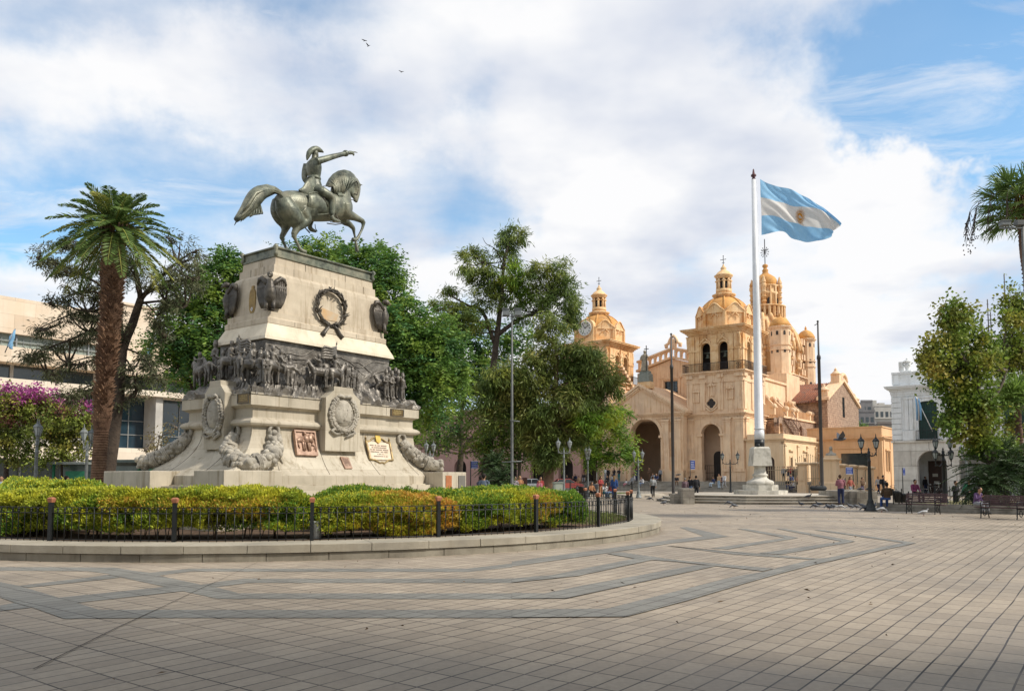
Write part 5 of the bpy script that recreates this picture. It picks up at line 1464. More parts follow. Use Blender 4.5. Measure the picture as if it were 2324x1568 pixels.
# corner blocks
for x0,x1,y0,y1,zt,lb in ((1.95,3.35,-5.35,-3.55,1.80,'near corner block of the base'),(-3.0,-.3,-5.35,-4.2,1.80,'left corner block of the base'),(1.9,3.3,3.2,4.45,1.80,'right corner block with two plaques'),(-3.0,-1.6,3.2,4.45,1.80,'far corner block')):
    b = MB(); b.bbox(x0,y0,.55,x1,y1,zt,.015); b.bbox(x0+.0,y0+.12,zt-.19,x1-.02,y1+.25,zt-.1,.01) if 0 else None
    b.build('corner_block', M_MS2, ped, label=lb)
pq = MB(); pq.box(3.0,3.18,1.18,3.18,3.20,1.68); 
pq = MB(); pq.box(3.30,3.35,1.2,3.325,3.65,1.68); pq.build('plaque', mat('copper_plaque',(0.45,0.17,0.07),(0.33,0.12,0.05),.5,5), ped, label='orange copper plaque')
pq = MB(); pq.box(3.30,4.02,1.2,3.33,4.38,1.68); pq.build('plaque', flat('lead_plaque',(.17,.16,.14)), ped, label='grey lettered plaque')
# upper shaft
b = MB()
ringlv(b, [(2.66,1.25,5.86),(2.74,1.33,5.86),(2.72,1.31,5.96),(2.50,1.12,6.40)])
b.build('sloping_course', M_MP, ped)
b = MB()
ringlv(b, [(2.52,1.14,6.40),(2.52,1.14,6.56),(2.46,1.08,6.60),(2.46,1.08,6.78)])
ringlv(b, [(2.36,1.03,6.78),(2.32,1.02,7.86),(2.30,1.00,7.98),(2.24,.96,8.06),(2.22,.95,8.07)])
ringlv(b, [(2.17,.92,8.07),(2.16,.915,8.34)]); ringlv(b, [(2.09,.87,8.34),(2.07,.86,8.60)])
b.build('shaft', M_MS, ped)
jn = MB()
for y_ in (-1.4,.3,1.6): jn.box(.905,y_,8.08,.925,y_+.01,8.33)
for y_ in (-.9,.8): jn.box(.86,y_,8.35,.88,y_+.01,8.59)
for x_ in (-.3,.4): jn.box(x_,-2.175,8.08,x_+.01,-2.16,8.33)
for y_ in (-1.5,-.2,1.1): jn.box(1.13,y_,6.42,1.146,y_+.012,6.55)
jn.build('stone_joints', flat('dark_joint2',(.2,.17,.13),.9), ped)  # brown joint lines of the shaft blocks
b = MB()
ringlv(b, [(2.07,.87,8.60),(2.10,.90,8.62),(2.10,.90,8.66),(2.04,.84,8.69),(2.04,.84,8.88),(2.10,.90,8.91),(2.10,.90,8.95),(2.06,.86,8.97)])
for sx in (-1,1):
    for sy in (-1,1): b.tube([(sx*.86,sy*2.06,8.62),(sx*.88,sy*2.08,8.72),(sx*.86,sy*2.06,8.82),(sx*.90,sy*2.10,8.93),(sx*.87,sy*2.07,9.0)], [.05,.08,.05,.09,.05], 8)
b.build('bronze_cap', M_BZ, ped)
# frieze backing and rocky bronze ground
b = MB()
ringlv(b, [(2.62,1.20,4.6),(2.62,1.20,5.86)])
b.build('frieze_wall', M_FRZ, ped)
def rocky(seed=3):
    nx_ = 150; nz_ = 26
    rs = np.random.default_rng(seed)
    # perimeter parameter around rectangle with rounded transition
    per = []
    def rect(a_, b_, n): # walks near corner round
        out = []
        seg = [((b_,-a_),(b_,a_)),((b_,a_),(-b_,a_)),((-b_,a_),(-b_,-a_)),((-b_,-a_),(b_,-a_))]
        tot = 4*(a_+b_)
        for (p,q),Lr in zip(seg,(.34,.16,.34,.16)):
            m = int(n*Lr)
            for i in range(m): t=i/m; out.append((p[0]+(q[0]-p[0])*t, p[1]+(q[1]-p[1])*t))
        return out
    n = 420
    prof = [(3.55,1.86,4.06),(3.54,1.85,4.13),(3.45,1.78,4.20),(3.35,1.72,4.26),(3.24,1.65,4.36),(3.14,1.58,4.44),(3.06,1.51,4.52),(2.96,1.44,4.60),(2.86,1.37,4.68),(2.78,1.31,4.78),(2.70,1.26,4.90),(2.66,1.23,5.1),(2.64,1.21,5.3)]
    rows = [rect(a_, b_, n) for a_, b_, z_ in prof]; k = len(rows[0]); vs = []
    for j, (a_, b_, z_) in enumerate(prof):
        for i in range(k):
            u = i*.16; w = j*.9
            h = vnoise(np.array([u]), np.array([w]), seed)[0]-.5; h2 = vnoise(np.array([u*3.3]), np.array([w*2+9]), seed+1)[0]-.5
            amp = .0 if j < 1 else (1 if j < 10 else .4)
            x, y = rows[j][i]; L_ = hypot(x, y)
            vs.append((x*(1+ (h*.10+h2*.05)*amp), y*(1+(h*.05+h2*.03)*amp), z_ + (h*.20+h2*.20)*amp))
    fs = []
    for j in range(len(prof)-1):
        for i in range(k): fs.append((j*k+i, j*k+(i+1)%k, (j+1)*k+(i+1)%k, (j+1)*k+i))
    m = MB(); m.add(vs, fs, 0, False)
    return m
rocky().build('bronze_ground', M_FRZ, ped)
# the faint mountain ridges behind the riders
b = MB()
rd = random.Random(4)
for face in ('E','S'):
    Lh = 2.5 if face=='E' else 1.1
    for k in range(3):
        pts = []; s_ = rd.random()*6
        for i in range(40):
            q = -Lh + 2*Lh*i/39; z_ = 5.35+.13*k+.16*sin(q*2.1+s_)+.07*sin(q*5.3+s_*2)
            pts.append((1.21,q,z_) if face=='E' else (q,-2.63,z_))
        b.tube(pts, .018, 5)
b.build('ridge_lines', M_FRZ, ped)
# ------------------------------------------------------------------ sculpture on the pedestal
def onE(px, py):
    x = 1.9
    for _ in range(6):
        y, z = m_(px, py, x=x); x = flx(z) if z < 3.1 else (1.70 if z < 3.7 else 1.84)
    return Vector((x, y, z))
def onS(px, py):
    y = -3.5
    for _ in range(6):
        x, z = m_(px, py, y=y); y = fly(z) if z < 3.1 else (-3.38 if z < 3.7 else -3.54)
    return Vector((x, y, z))
def plate(mb, c, nrm, th, m=0):      # four corners (ul, ur, lr, ll) lifted off the surface
    f = [p + nrm*th for p in c]
    mb.add([*c, *f], [(4,5,6,7),(0,1,5,4),(1,2,6,5),(2,3,7,6),(3,0,4,7)], m)
def pnorm(c, hint):
    q = (c[1]-c[0]).cross(c[3]-c[0]).normalized()
    return q if q.dot(Vector(hint)) > 0 else -q
def lerp2(c, u, v):
    a = c[0].lerp(c[1], u); b = c[3].lerp(c[2], u); return a.lerp(b, v)
def textlines(mb, c, nrm, rows, th=.006, seed=1):
    rd = random.Random(seed)
    for (v0, v1, u0, u1) in rows:
        u = u0
        while u < u1-.02:
            w = rd.uniform(.015,.035)
            q = [lerp2(c,u,v0), lerp2(c,min(u+w,u1),v0), lerp2(c,min(u+w,u1),v1), lerp2(c,u,v1)]
            q = [p+nrm*.001 for p in q]; plate(mb, q, nrm, th); u += w+.012+(.03 if rd.random()<.2 else 0)
# relief plaque with a standing officer and a horse
c = [onE(663,977.5), onE(711,981), onE(718,1036), onE(670,1034)]; nr = pnorm(c, (1,0,.4))
P = link('relief_plaque', None, ped)
b = MB(); plate(b, c, nr, .06); b.build('back_plate', M_PNK, P)
b = MB(); k = [p+nr*.061 for p in c]
for u0,u1,v0,v1 in ((0,1,0,.06),(0,1,.86,1),(0,.06,.06,.86),(.94,1,.06,.86)):
    plate(b, [lerp2(k,u0,v0),lerp2(k,u1,v0),lerp2(k,u1,v1),lerp2(k,u0,v1)], nr, .05)
b.build('frame', M_PNK, P)
b = MB(); Lp = lambda u,v,h=.04: lerp2(k,u,v)+nr*h
b.tube([Lp(.42,.82),Lp(.42,.5),Lp(.45,.42)],[.03,.045,.05],8); b.tube([Lp(.6,.82),Lp(.56,.5),Lp(.5,.42)],[.03,.045,.05],8)
b.tube([Lp(.48,.5,.05),Lp(.48,.3,.05),Lp(.46,.2,.05)],[.08,.10,.05],8); b.ball(Lp(.46,.13,.05),.055,8)
b.tube([Lp(.36,.26),Lp(.34,.42),Lp(.45,.46,.08)],.03,6); b.tube([Lp(.6,.26),Lp(.63,.42),Lp(.52,.46,.08)],.03,6)
b.tube([Lp(.35,.28,.02),Lp(.36,.8,.02)],.035,6); b.tube([Lp(.66,.28,.02),Lp(.68,.8,.02)],.035,6)
b.tube([Lp(.12,.5,.01),Lp(.1,.42,.01),Lp(.3,.36,.01)],[.05,.08,.1],8); b.tube([Lp(.14,.5,.01),Lp(.18,.72,.01)],[.05,.02],6)
b.tube([Lp(.7,.45,.01),Lp(.72,.25,.01),Lp(.8,.14,.02),Lp(.88,.2,.02),Lp(.9,.32,.02)],[.12,.09,.06,.05,.03],8)
b.tube([Lp(.72,.55,.01),Lp(.9,.58,.02),Lp(.9,.7,.02),Lp(.85,.74,.02)],[.04,.03,.02,.015],6)
b.build('relief_figures', M_PNK, P)
# scroll framed plaque
c = [onE(829,1002), onE(882,1006), onE(889,1045), onE(838,1043)]; nr = pnorm(c, (1,0,.4))
P = link('scroll_plaque', None, ped)
b = MB(); plate(b, c, nr, .04); b.build('back_plate', mat('pale_enamel',(0.72,0.60,0.47),(0.60,0.47,0.34),.4,4), P)
b = MB(); k = [p+nr*.03 for p in c]; M_GLT = mat('gilt_bronze',(0.50,0.38,0.18),(0.22,0.15,0.08),.4,9,metal=.4)
Lp = lambda u,v,h=.02: lerp2(k,u,v)+nr*h
for u in (0,1):
    b.tube([Lp(u,-.12),Lp(u,.05),Lp(u,.95),Lp(u,1.05)],[.02,.04,.04,.03],8)
    for j in range(11): b.ball(Lp(u,.08+j*.08),.045,6)
    b.lathe([(.0,0)],(0,0,0),4) if 0 else b.tube([Lp(u,-.12),Lp(u,-.35)],[.035,.008],6)
b.tube([Lp(0,.02),Lp(.15,-.02),Lp(.3,-.2),Lp(.4,-.22),Lp(.45,-.42),Lp(.5,-.46),Lp(.58,-.42),Lp(.62,-.2),Lp(.72,-.18),Lp(.86,-.02),Lp(1,.02)],.03,6)
b.tube([Lp(0,1.0),Lp(.2,1.02),Lp(.4,1.2),Lp(.5,1.16),Lp(.6,1.2),Lp(.8,1.02),Lp(1,1.0)],.032,6)
b.build('scroll_frame', M_GLT, P)
b = MB(); q=[Lp(.4,-.36),Lp(.6,-.36),Lp(.6,-.02),Lp(.5,.1),Lp(.4,-.02)]
b.add(q+[p+nr*.04 for p in q], [(5,6,7,8,9)]+[(i,(i+1)%5,5+(i+1)%5,5+i) for i in range(5)]); b.build('shield', mat('gold',(0.75,0.55,0.15),(0.5,0.34,0.08),.35,8,metal=.6), P)
b = MB(); kk=[p+nr*.041 for p in c]; textlines(b, kk, nr, [(.18,.24,.12,.88),(.30,.36,.18,.84),(.42,.48,.10,.9),(.54,.60,.1,.86),(.67,.72,.36,.66),(.79,.84,.2,.8)], .003); b.build('inscription', M_LETD, P)
# tilted little tablet
c = [onE(770.5,1037.5), onE(789,1040), onE(798.5,1064.5), onE(782,1064.5)]; nr = pnorm(c, (1,0,.5))
P = link('small_tablet', None, ped)
b = MB(); plate(b, c, nr, .05); b.build('tablet', M_PNK, P)
b = MB(); kk=[p+nr*.051 for p in c]; textlines(b, kk, nr, [(.15+.1*i,.19+.1*i,.12,.88) for i in range(7)], .003, 5); b.build('inscription', M_LETD, P)
# brass plates on the cornice band
def brass(c, nr, nm, rows, seed):
    P = link(nm, None, ped); b = MB(); plate(b, c, nr, .03); b.build('plate', M_PLQ, P)
    b = MB(); k = [p+nr*.031 for p in c]
    for u0,u1,v0,v1 in ((0,1,0,.06),(0,1,.92,1),(0,.05,.06,.92),(.95,1,.06,.92)): plate(b, [lerp2(k,u0,v0),lerp2(k,u1,v0),lerp2(k,u1,v1),lerp2(k,u0,v1)], nr, .012)
    b.build('rim', M_BZD, P)
    b = MB(); textlines(b, k, nr, rows, .004, seed); b.build('inscription', M_LET, P)
def rectE(px0,py0,px1,py1,x):
    a=m_(px0,py0,x=x); d=m_(px1,py1,x=x); return [Vector((x,a[0],a[1])),Vector((x,d[0],a[1])),Vector((x,d[0],d[1])),Vector((x,a[0],d[1]))]
def rectS(px0,py0,px1,py1,y):
    a=m_(px0,py0,y=y); d=m_(px1,py1,y=y); return [Vector((a[0],y,a[1])),Vector((d[0],y,a[1])),Vector((d[0],y,d[1])),Vector((a[0],y,d[1]))]
brass(rectE(886,927,915,946,1.832), Vector((1,0,0)), 'brass_plaque', [(.14,.34,.22,.84),(.42,.62,.18,.84),(.70,.82,.26,.66)], 3)
brass(rectS(541,894,568,914,-3.532), Vector((0,-1,0)), 'brass_plaque', [(.2,.3,.2,.8),(.4,.5,.2,.8),(.6,.7,.2,.8)], 4)
# oval plate of the upper shaft
a = m_(574,684,y=-2.34); oy = -2.35
P = link('oval_plaque', None, ped)
b = MB(); pr_ = [(a[0]+.17*cos(t*pi/8+pi/16)*(1 if abs(sin(t*pi/8+pi/16))<.9 else .8), a[1]+.40*max(-.95,min(.95,1.25*sin(t*pi/8+pi/16)))) for t in range(16)]
b.prism(pr_, oy-.02, oy+.06, 'y'); b.box(a[0]-.06,oy-.015,a[1]+.36,a[0]+.06,oy+.05,a[1]+.5); b.build('plate', mat('ochre_brass',(0.33,0.22,0.07),(0.22,0.14,0.045),.5,6,metal=.3), P)
b = MB(); b.tube([(a[0]-.0+.035*cos(t*pi/6),oy-.03,a[1]-.26+.055*sin(t*pi/6)) for t in range(12)],.014,5,close=True); b.build('white_ring_mark', flat('white_mark',(.8,.8,.8)), P)

# oval shields on panels
def cart(face, c0, wy, hz, pw):
    P = link('shield_panel', None, ped)
    b = MB(); y, z = c0
    z0, z1 = 2.45, 4.16
    poly = [(y-pw,z0),(y+pw,z0),(y+pw,z1-.02),(y+pw*.55,z1+.22),(y+pw*.55,z1+.36),(y-pw*.55,z1+.36),(y-pw*.55,z1+.22),(y-pw,z1-.02)]
    if face == 'E': b.prism(poly, 1.5, 2.06, 'x')
    else: b.prism(poly, -3.74, -3.2, 'y')
    b.build('panel', M_MS2, P)
    def Q(u, v, h):  # u along face, v up, h outwards
        return (2.06+h, y+u, z+v) if face == 'E' else (y+u, -3.74-h, z+v)
    b = MB(); n_=28
    vs=[Q(0,0,.13)]; fs=[]
    for j,(rr,hh) in enumerate(((.5,.12),(.85,.07),(1.0,.0))):
        for i in range(n_): vs.append(Q(wy*rr*cos(2*pi*i/n_), hz*rr*sin(2*pi*i/n_), hh))
    for i in range(n_):
        fs.append((0,1+i,1+(i+1)%n_))
        for j in range(2): fs.append((1+j*n_+i,1+(j+1)*n_+i,1+(j+1)*n_+(i+1)%n_,1+j*n_+(i+1)%n_))
    b.add(vs,fs,0,True); b.tube([Q(wy*1.03*cos(t*pi/14),hz*1.02*sin(t*pi/14),.01) for t in range(28)],.025,6,close=True)
    b.build('oval_shield', M_CARV, P)
    b = MB()
    if face == 'E':
        for (u0,v0,u1,v1) in ((.03,.12,.22,.12),(.03,.09,.22,.09),(.05,.05,.05,-.05),(.2,.05,.2,-.05),(.05,.05,.2,.05),(-.02,-.1,.24,-.1),(-.02,-.1,-.02,-.25),(.24,-.1,.24,-.25),(.1,.12,.1,.25),(.02,-.25,.26,-.25),(-.2,0,-.05,-.1),(-.05,-.1,-.05,-.25),(-.2,.15,-.12,.05),(-.14,.18,-.06,.08),(-.2,-.3,.2,-.3)):
            b.tube([Q(u0*wy/.3,v0*hz/.47,.13-abs(u0)*.2),Q(u1*wy/.3,v1*hz/.47,.13-abs(u1)*.2)],.014,4)
    else:
        b.tube([Q(-wy*.7,hz*.2,.08),Q(0,hz*.25,.13),Q(wy*.6,hz*.1,.08)],.02,5); b.tube([Q(-wy*.7,-hz*.35,.07),Q(0,-hz*.4,.11),Q(wy*.6,-hz*.5,.05)],.02,5)
    b.build('shield_emblem', M_CARV, P)
    b = MB(); rd = random.Random(7)
    for i in range(46):
        t = pi*.68 + 1.64*pi*i/45 if True else 0
        for s in (-1,1,0):
            u = (wy*1.28+s*.06)*cos(t); v = (hz*1.18+s*.05)*sin(t)-.04
            b.ball(Q(u+rd.uniform(-.02,.02), v+rd.uniform(-.02,.02), .05+.03*(s==0)), (.05,.05,.07), 6, rot=Matrix.Rotation(rd.uniform(0,3),3,'X'))
    b.tube([Q(-wy*.9,-hz*1.1,.05),Q(-wy*1.3,-hz*1.25,.06),Q(-wy*.9,-hz*1.5,.06),Q(-wy*.4,-hz*1.45,.05)],[.05,.06,.05,.03],7)
    b.tube([Q(wy*.9,-hz*1.1,.05),Q(wy*1.1,-hz*1.35,.06),Q(wy*.6,-hz*1.5,.06),Q(wy*.2,-hz*1.7,.05)],[.05,.06,.05,.03],7)
    for s in (-1,1): b.tube([Q(0,hz*1.12,.05),Q(s*wy*.5,hz*1.2,.09),Q(s*wy*.8,hz*1.1,.05)],[.05,.06,.02],7)
    b.build('laurel', M_CARV, P)
cE = m_(781,938,x=2.1); cart('E', cE, .40, .46, .72)
cS = m_(482,940,y=-3.8); cart('S', cS, .34, .46, .52)

# fruit garlands hanging from rings
def garland(pts, rad, rings, seed, lb):
    P = link('garland', None, ped, label=lb)
    rd = random.Random(seed); b = MB()
    pts = [Vector(p) for p in pts]
    # Catmull-Rom
    fine = []
    for i in range(len(pts)-1):
        p0 = pts[max(0,i-1)]; p1 = pts[i]; p2 = pts[i+1]; p3 = pts[min(len(pts)-1,i+2)]
        for k in range(8):
            t = k/8; fine.append(.5*((2*p1)+(p2-p0)*t+(2*p0-5*p1+4*p2-p3)*t*t+(3*p1-p0-3*p2+p3)*t**3))
    fine.append(pts[-1]); N_ = len(fine)
    rr = [rad*(.45+.55*sin(pi*min(1,max(0,(i/(N_-1))*(1 if len(rings)==2 else .62)+(0 if len(rings)==2 else .0))))**.6+.02) for i in range(N_)]
    b.tube(fine, rr, 10)
    for i in range(int(N_*9)):
        t = rd.random()*(N_-1.01); j = int(t); p = fine[j].lerp(fine[j+1], t-j); d = (fine[j+1]-fine[j]).normalized()
        q = d.orthogonal().normalized(); w = d.cross(q); an = rd.uniform(0,6.28)
        s = rd.choice((.48,.36,.2,.2,.16))*rad
        b.ball(p+(q*cos(an)+w*sin(an))*rr[j]*.92, s*(1 if rr[j]>rad*.6 else .6), 7)
    b.build('fruit', M_CARV, P)
    b = MB()
    for f in (.22,.4,.6,.78):
        j = int(f*(N_-1)); d = (fine[j+1]-fine[j-1]).normalized(); q = d.orthogonal().normalized(); w = d.cross(q)
        for o in (-.05,0,.05): b.tube([fine[j]+d*o+(q*cos(t*pi/6)+w*sin(t*pi/6))*(rr[j]*1.18) for t in range(12)], .03, 5, close=True)
    b.build('ribbon', M_CARV, P)
    for rc, ax in rings:
        b = MB(); rc = Vector(rc)
        b.tube([rc + (Vector((.05,.17*cos(t*pi/9),.19*sin(t*pi/9))) if ax=='E' else Vector((.17*cos(t*pi/9),-.05,.19*sin(t*pi/9)))) for t in range(18)], .06, 8, close=True)
        b.build('ring', M_CARV, P)
r1 = onE(619,979); r2 = onS(538,979)
g1 = [r2+Vector((0,-.08,-.1)), onS(531,1008)+Vector((0,-.10,0)), onS(530,1030)+Vector((0,-.14,0))]
mid = Vector((2.0,-3.85,2.0))
g2 = [onE(602,1040)+Vector((.25,0,0)), onE(614,1012)+Vector((.18,0,0)), r1+Vector((.08,0,-.1))]
garland(g1+[mid+Vector((.05,-.15,.0)), mid+Vector((.35,.12,.0))]+g2, .23, [(r1,'E'),(r2,'S')], 1, 'garland round the near corner')
r3 = onE(909,997)
garland([r3+Vector((.08,0,-.1)), onE(916,1016)+Vector((.12,0,0)), onE(934,1036)+Vector((.2,0,0)), onE(956,1052)+Vector((.3,0,0)), onE(978,1060)+Vector((.4,.1,.02))], .20, [(r3,'E')], 2, 'garland at the right end')
r4 = onS(431,979)
garland([r4+Vector((0,-.08,-.1)), onS(424,1004)+Vector((0,-.12,0)), onS(404,1024)+Vector((-.05,-.2,0)), onS(378,1042)+Vector((-.1,-.3,0)), onS(350,1052)+Vector((-.15,-.35,.02))], .20, [(r4,'S')], 3, 'garland at the left end')
for (q, hint) in (([onE(600,1020),onE(626,1030),onE(640,1052)],'E'), ([onE(912,1008),onE(915,1030),onE(925,1046)],'E')):
    b = MB(); b.tube([p+Vector((.04,0,0)) for p in q], [.05,.08,.02], 6, flat=.4); b.build('ribbon_end', M_CARV, ped)

# laurel wreath
wy_, wz_ = m_(749,700,x=1.06); P = link('laurel_wreath', None, ped)
b = MB(); rd = random.Random(9)
for i in range(150):
    t = 2*pi*i/150; ru, rv = .60, .60
    p = Vector((1.12+rd.uniform(-.02,.06), wy_+ru*cos(t)+rd.uniform(-.05,.05), wz_+rv*sin(t)+rd.uniform(-.05,.05)))
    tg_ = Vector((rd.uniform(-.1,.7), -sin(t)*(1 if t<pi*1.5 and t>pi*.5 else -1)*-1, cos(t)*(1 if cos(t)>0 else -1)))
    dd = (tg_+Vector((0,rd.uniform(-.6,.6),rd.uniform(-.6,.6)))).normalized()
    b.tube([p, p+dd*.09, p+dd*.21], [.014,.044,.003], 5, flat=.45)
b.tube([(1.10, wy_+.58*cos(t*pi/16), wz_+.58*sin(t*pi/16)) for t in range(32)], .035, 7, close=True)
for i in range(26):
    t = rd.uniform(0,6.28); b.ball((1.16, wy_+.6*cos(t), wz_+.6*sin(t)), .035, 6)
b.build('leaves', M_BZD, P)
b = MB()
for s in (-1,1):
    b.tube([(1.13,wy_+s*.08,wz_-.55),(1.2,wy_+s*.2,wz_-.7),(1.17,wy_+s*.32,wz_-.85),(1.2,wy_+s*.42,wz_-.98)], [.04,.06,.08,.10], 8, flat=.5)
b.build('bow', M_BZD, P)
b = MB(); b.prism([(wy_-.36,wz_-.42),(wy_+.3,wz_-.40),(wy_+.38,wz_-.15),(wy_-.2,wz_-.05),(wy_-.38,wz_-.02)], 1.02, 1.045, 'x'); b.build('rust_stain', mat('rust_stain',(0.56,0.36,0.18),(0.52,0.42,0.30),.9,3), P)

# eagles at the corners of the shaft
def eagle_mesh():
    m = MB()
    m.tube([(.05,0,.12),(.1,0,.35),(.14,0,.6),(.12,0,.8),(.16,0,.92)], [.10,.17,.17,.11,.075], 12)
    m.ball((.20,0,1.04), (.12,.085,.095), 10)
    m.tube([(.26,0,1.0),(.34,0,.98),(.36,0,.93)], [.045,.03,.008], 7)
    for s in (-1,1):
        m.tube([(.12,s*.08,.3),(.16,s*.10,.12),(.17,s*.11,.02)], [.09,.06,.04], 8)
        for k in (-1,0,1): m.tube([(.17,s*.11,.03),(.27,s*.11+k*.04,.01)], [.025,.015], 5)
    m.tube([(-.02,0,.25),(-.05,0,.02)], [.08,.10], 8)
    for s in (-1,1):
        R_ = lambda r, z: Vector((.05-r*.56+.10, s*(r*.60+.04), z))   # wings folded back along the two faces
        m.tube([R_(.05,.75),R_(.2,.88),R_(.36,.98),R_(.5,.96),R_(.58,.80)], [.07,.075,.08,.07,.05], 8)
        for k in range(7):
            t = k/6; a0 = R_(.10+.47*t, .80+.14*sin(pi*t)); a1 = R_(.14+.44*t, .50+.05*t); a2 = R_(.16+.30*t+.02, .28-.0*t)
            a3 = R_(.12+.26*t, .08+.02*t)
            m.tube([a0,a1,a2,a3], [.040,.042,.036,.015], 6)
        for k in range(6):
            t = k/5; m.ball(R_(.15+.4*t, .70), (.05,.05,.09), 6)
    return m
em = eagle_mesh(); emesh = em.mesh('eagle', M_BZD)
for (x,y,a,lb) in ((1.02,-2.34,-pi/4,'bronze eagle on the near corner'),(1.02,2.34,pi/4,'bronze eagle on the right corner'),(-1.02,-2.34,-3*pi/4,'bronze eagle on the left corner'),(-1.02,2.34,3*pi/4,'bronze eagle on the far corner')):
    o = link('eagle', emesh, ped, label=lb); o.location = (x-.02*cos(a), y-.02*sin(a), 6.78); o.rotation_euler = (0,0,a); o.scale = (1.08,)*3

# frieze figures (high relief): prototypes facing -y, about 1 m tall
def soldier(seed, arm=0, lean=0.0, hat=True):
    m = MB(); s = .51
    L = .1*lean
    m.tube([(-.09,0,.02),(-.10,.02,.45),(-.08,0,.88)], [.06,.075,.11], 8); m.tube([(.11,-.06,.02),(.10,-.03,.45),(.08,0,.88)], [.06,.075,.11], 8)
    m.ball((-.09,-.05,.04),(.06,.12,.05),8); m.ball((.11,-.1,.04),(.06,.12,.05),8)
    m.tube([(0,0,.82),(L*.5,0,1.1),(L,0,1.38),(L,0,1.5)], [.15,.15,.19,.08], 10)
    m.tube([(L,0,1.4),(L,0,1.56)],[.07,.06],8); m.ball((L,-.01,1.63),(.09,.1,.12),10)
    if hat: m.lathe([(.11,0),(.12,.05),(.09,.2),(.10,.24),(0,.26)],(L,0,1.68),10)
    if arm == 0:
        m.tube([(-.2,0,1.38),(-.27,-.05,1.1),(-.1,-.2,1.05)],[.07,.055,.045],8); m.tube([(.2,0,1.38),(.27,-.05,1.1),(.1,-.2,1.12)],[.07,.055,.045],8)
    elif arm == 1:
        m.tube([(-.2,0,1.38),(-.4,-.1,1.45),(-.55,-.15,1.6)],[.07,.055,.04],8); m.tube([(.2,0,1.38),(.27,-.05,1.1),(.3,-.12,.9)],[.07,.055,.045],8)
    else:
        m.tube([(.2,0,1.38),(.35,-.12,1.1),(.36,-.16,.95)],[.07,.055,.045],8); m.tube([(.36,-.16,.02),(.36,-.16,1.25)],.025,6); m.tube([(-.2,0,1.38),(-.27,-.05,1.1),(-.25,-.1,.88)],[.07,.055,.045],8)
    m.xf(Matrix.Scale(s,4)); return m
def smallhorse(pose=0, rider=True):
    m = MB()   # faces +x, ~2.2 long, 1.6 back height
    m.tube([(-.75,0,1.25),(-.45,0,1.25),(0,0,1.2),(.4,0,1.25),(.65,0,1.3)], [.24,.33,.31,.33,.22], 10)
    nk = [(.55,0,1.35),(.8,0,1.7),(.95,0,1.95)] if pose != 2 else [(.55,0,1.3),(.9,0,1.35),(1.1,0,1.2)]
    m.tube(nk, [.24,.17,.12], 8)
    h = Vector(nk[-1]); m.tube([h, h+Vector((.2,0,-.12)), h+Vector((.38,0,-.35))], [.13,.11,.06], 8); m.tube([h+Vector((0,.04,.08)),h+Vector((.0,.04,.22))],[.04,.01],5)
    legs = {0:[((-.6,-.15,1.1),(-.75,-.15,.65),(-.6,-.15,.0)),((-.55,.15,1.1),(-.45,.15,.6),(-.5,.15,0)),((.5,-.15,1.1),(.75,-.15,.75),(.6,-.15,.4)),((.5,.15,1.1),(.5,.15,.6),(.55,.15,0))],
            1:[((-.6,-.15,1.1),(-.5,-.15,.6),(-.6,-.15,0)),((-.6,.15,1.1),(-.85,.15,.6),(-.8,.15,0)),((.5,-.15,1.1),(.55,-.15,.6),(.5,-.15,0)),((.5,.15,1.1),(.8,.15,.8),(.85,.15,.4))],
            2:[((-.6,-.15,1.1),(-.7,-.15,.6),(-.6,-.15,0)),((-.55,.15,1.1),(-.55,.15,.6),(-.5,.15,0)),((.5,-.15,1.1),(.5,-.15,.6),(.5,-.15,0)),((.5,.15,1.1),(.6,.15,.6),(.6,.15,0))]}[pose]
    for lg in legs: m.tube(lg, [.15,.075,.055], 7)
    m.tube([(-.85,0,1.4),(-1.1,0,1.25),(-1.2,0,.8)], [.06,.10,.04], 7)
    if rider:
        m.tube([(-.05,0,1.45),(-.03,0,1.8),(0,0,2.1),(0,0,2.2)], [.19,.18,.21,.08], 9); m.ball((.02,0,2.36),(.11,.1,.13),9); m.lathe([(.13,0),(.13,.06),(.10,.22),(0,.26)],(.02,0,2.42),8)
        m.tube([(-.02,-.2,1.5),(.3,-.3,1.3),(.25,-.32,.85)], [.12,.10,.06], 8); m.tube([(0,-.22,2.05),(.15,-.3,1.75),(.35,-.22,1.7)], [.07,.055,.045],7)
        m.tube([(0,.2,2.05),(.35,.25,2.15),(.55,.2,2.3)], [.07,.055,.045],7)
    m.xf(Matrix.Scale(.42,4)); return m
def proto(mb, nm):
    me = fuse(mb, .016, nm, 1, .4); me.materials.append(M_FRZ)
    for v in me.vertices: v.co += v.normal*.014
    return me
S_ = [proto(soldier(i, a), 'soldier') for i, a in enumerate((0,1,2))]
H_ = [proto(smallhorse(p, r), 'rider') for p, r in ((0,True),(1,True),(2,True),(1,False))]
def figE(mesh, nm, px, py, face=0, off=1.62, sc=1.0, tilt=0):    # py = feet
    y, z = m_(px, py, x=off); o = link(nm, mesh, ped); o.location = (off, y, z); o.rotation_euler = (0, 0, pi/2+face); o.scale = (sc,)*3
def figS(mesh, nm, px, py, face=0, off=-3.05, sc=1.0):
    x, z = m_(px, py, y=off); o = link(nm, mesh, ped); o.location = (x, off, z); o.rotation_euler = (0, 0, face); o.scale = (sc,)*3
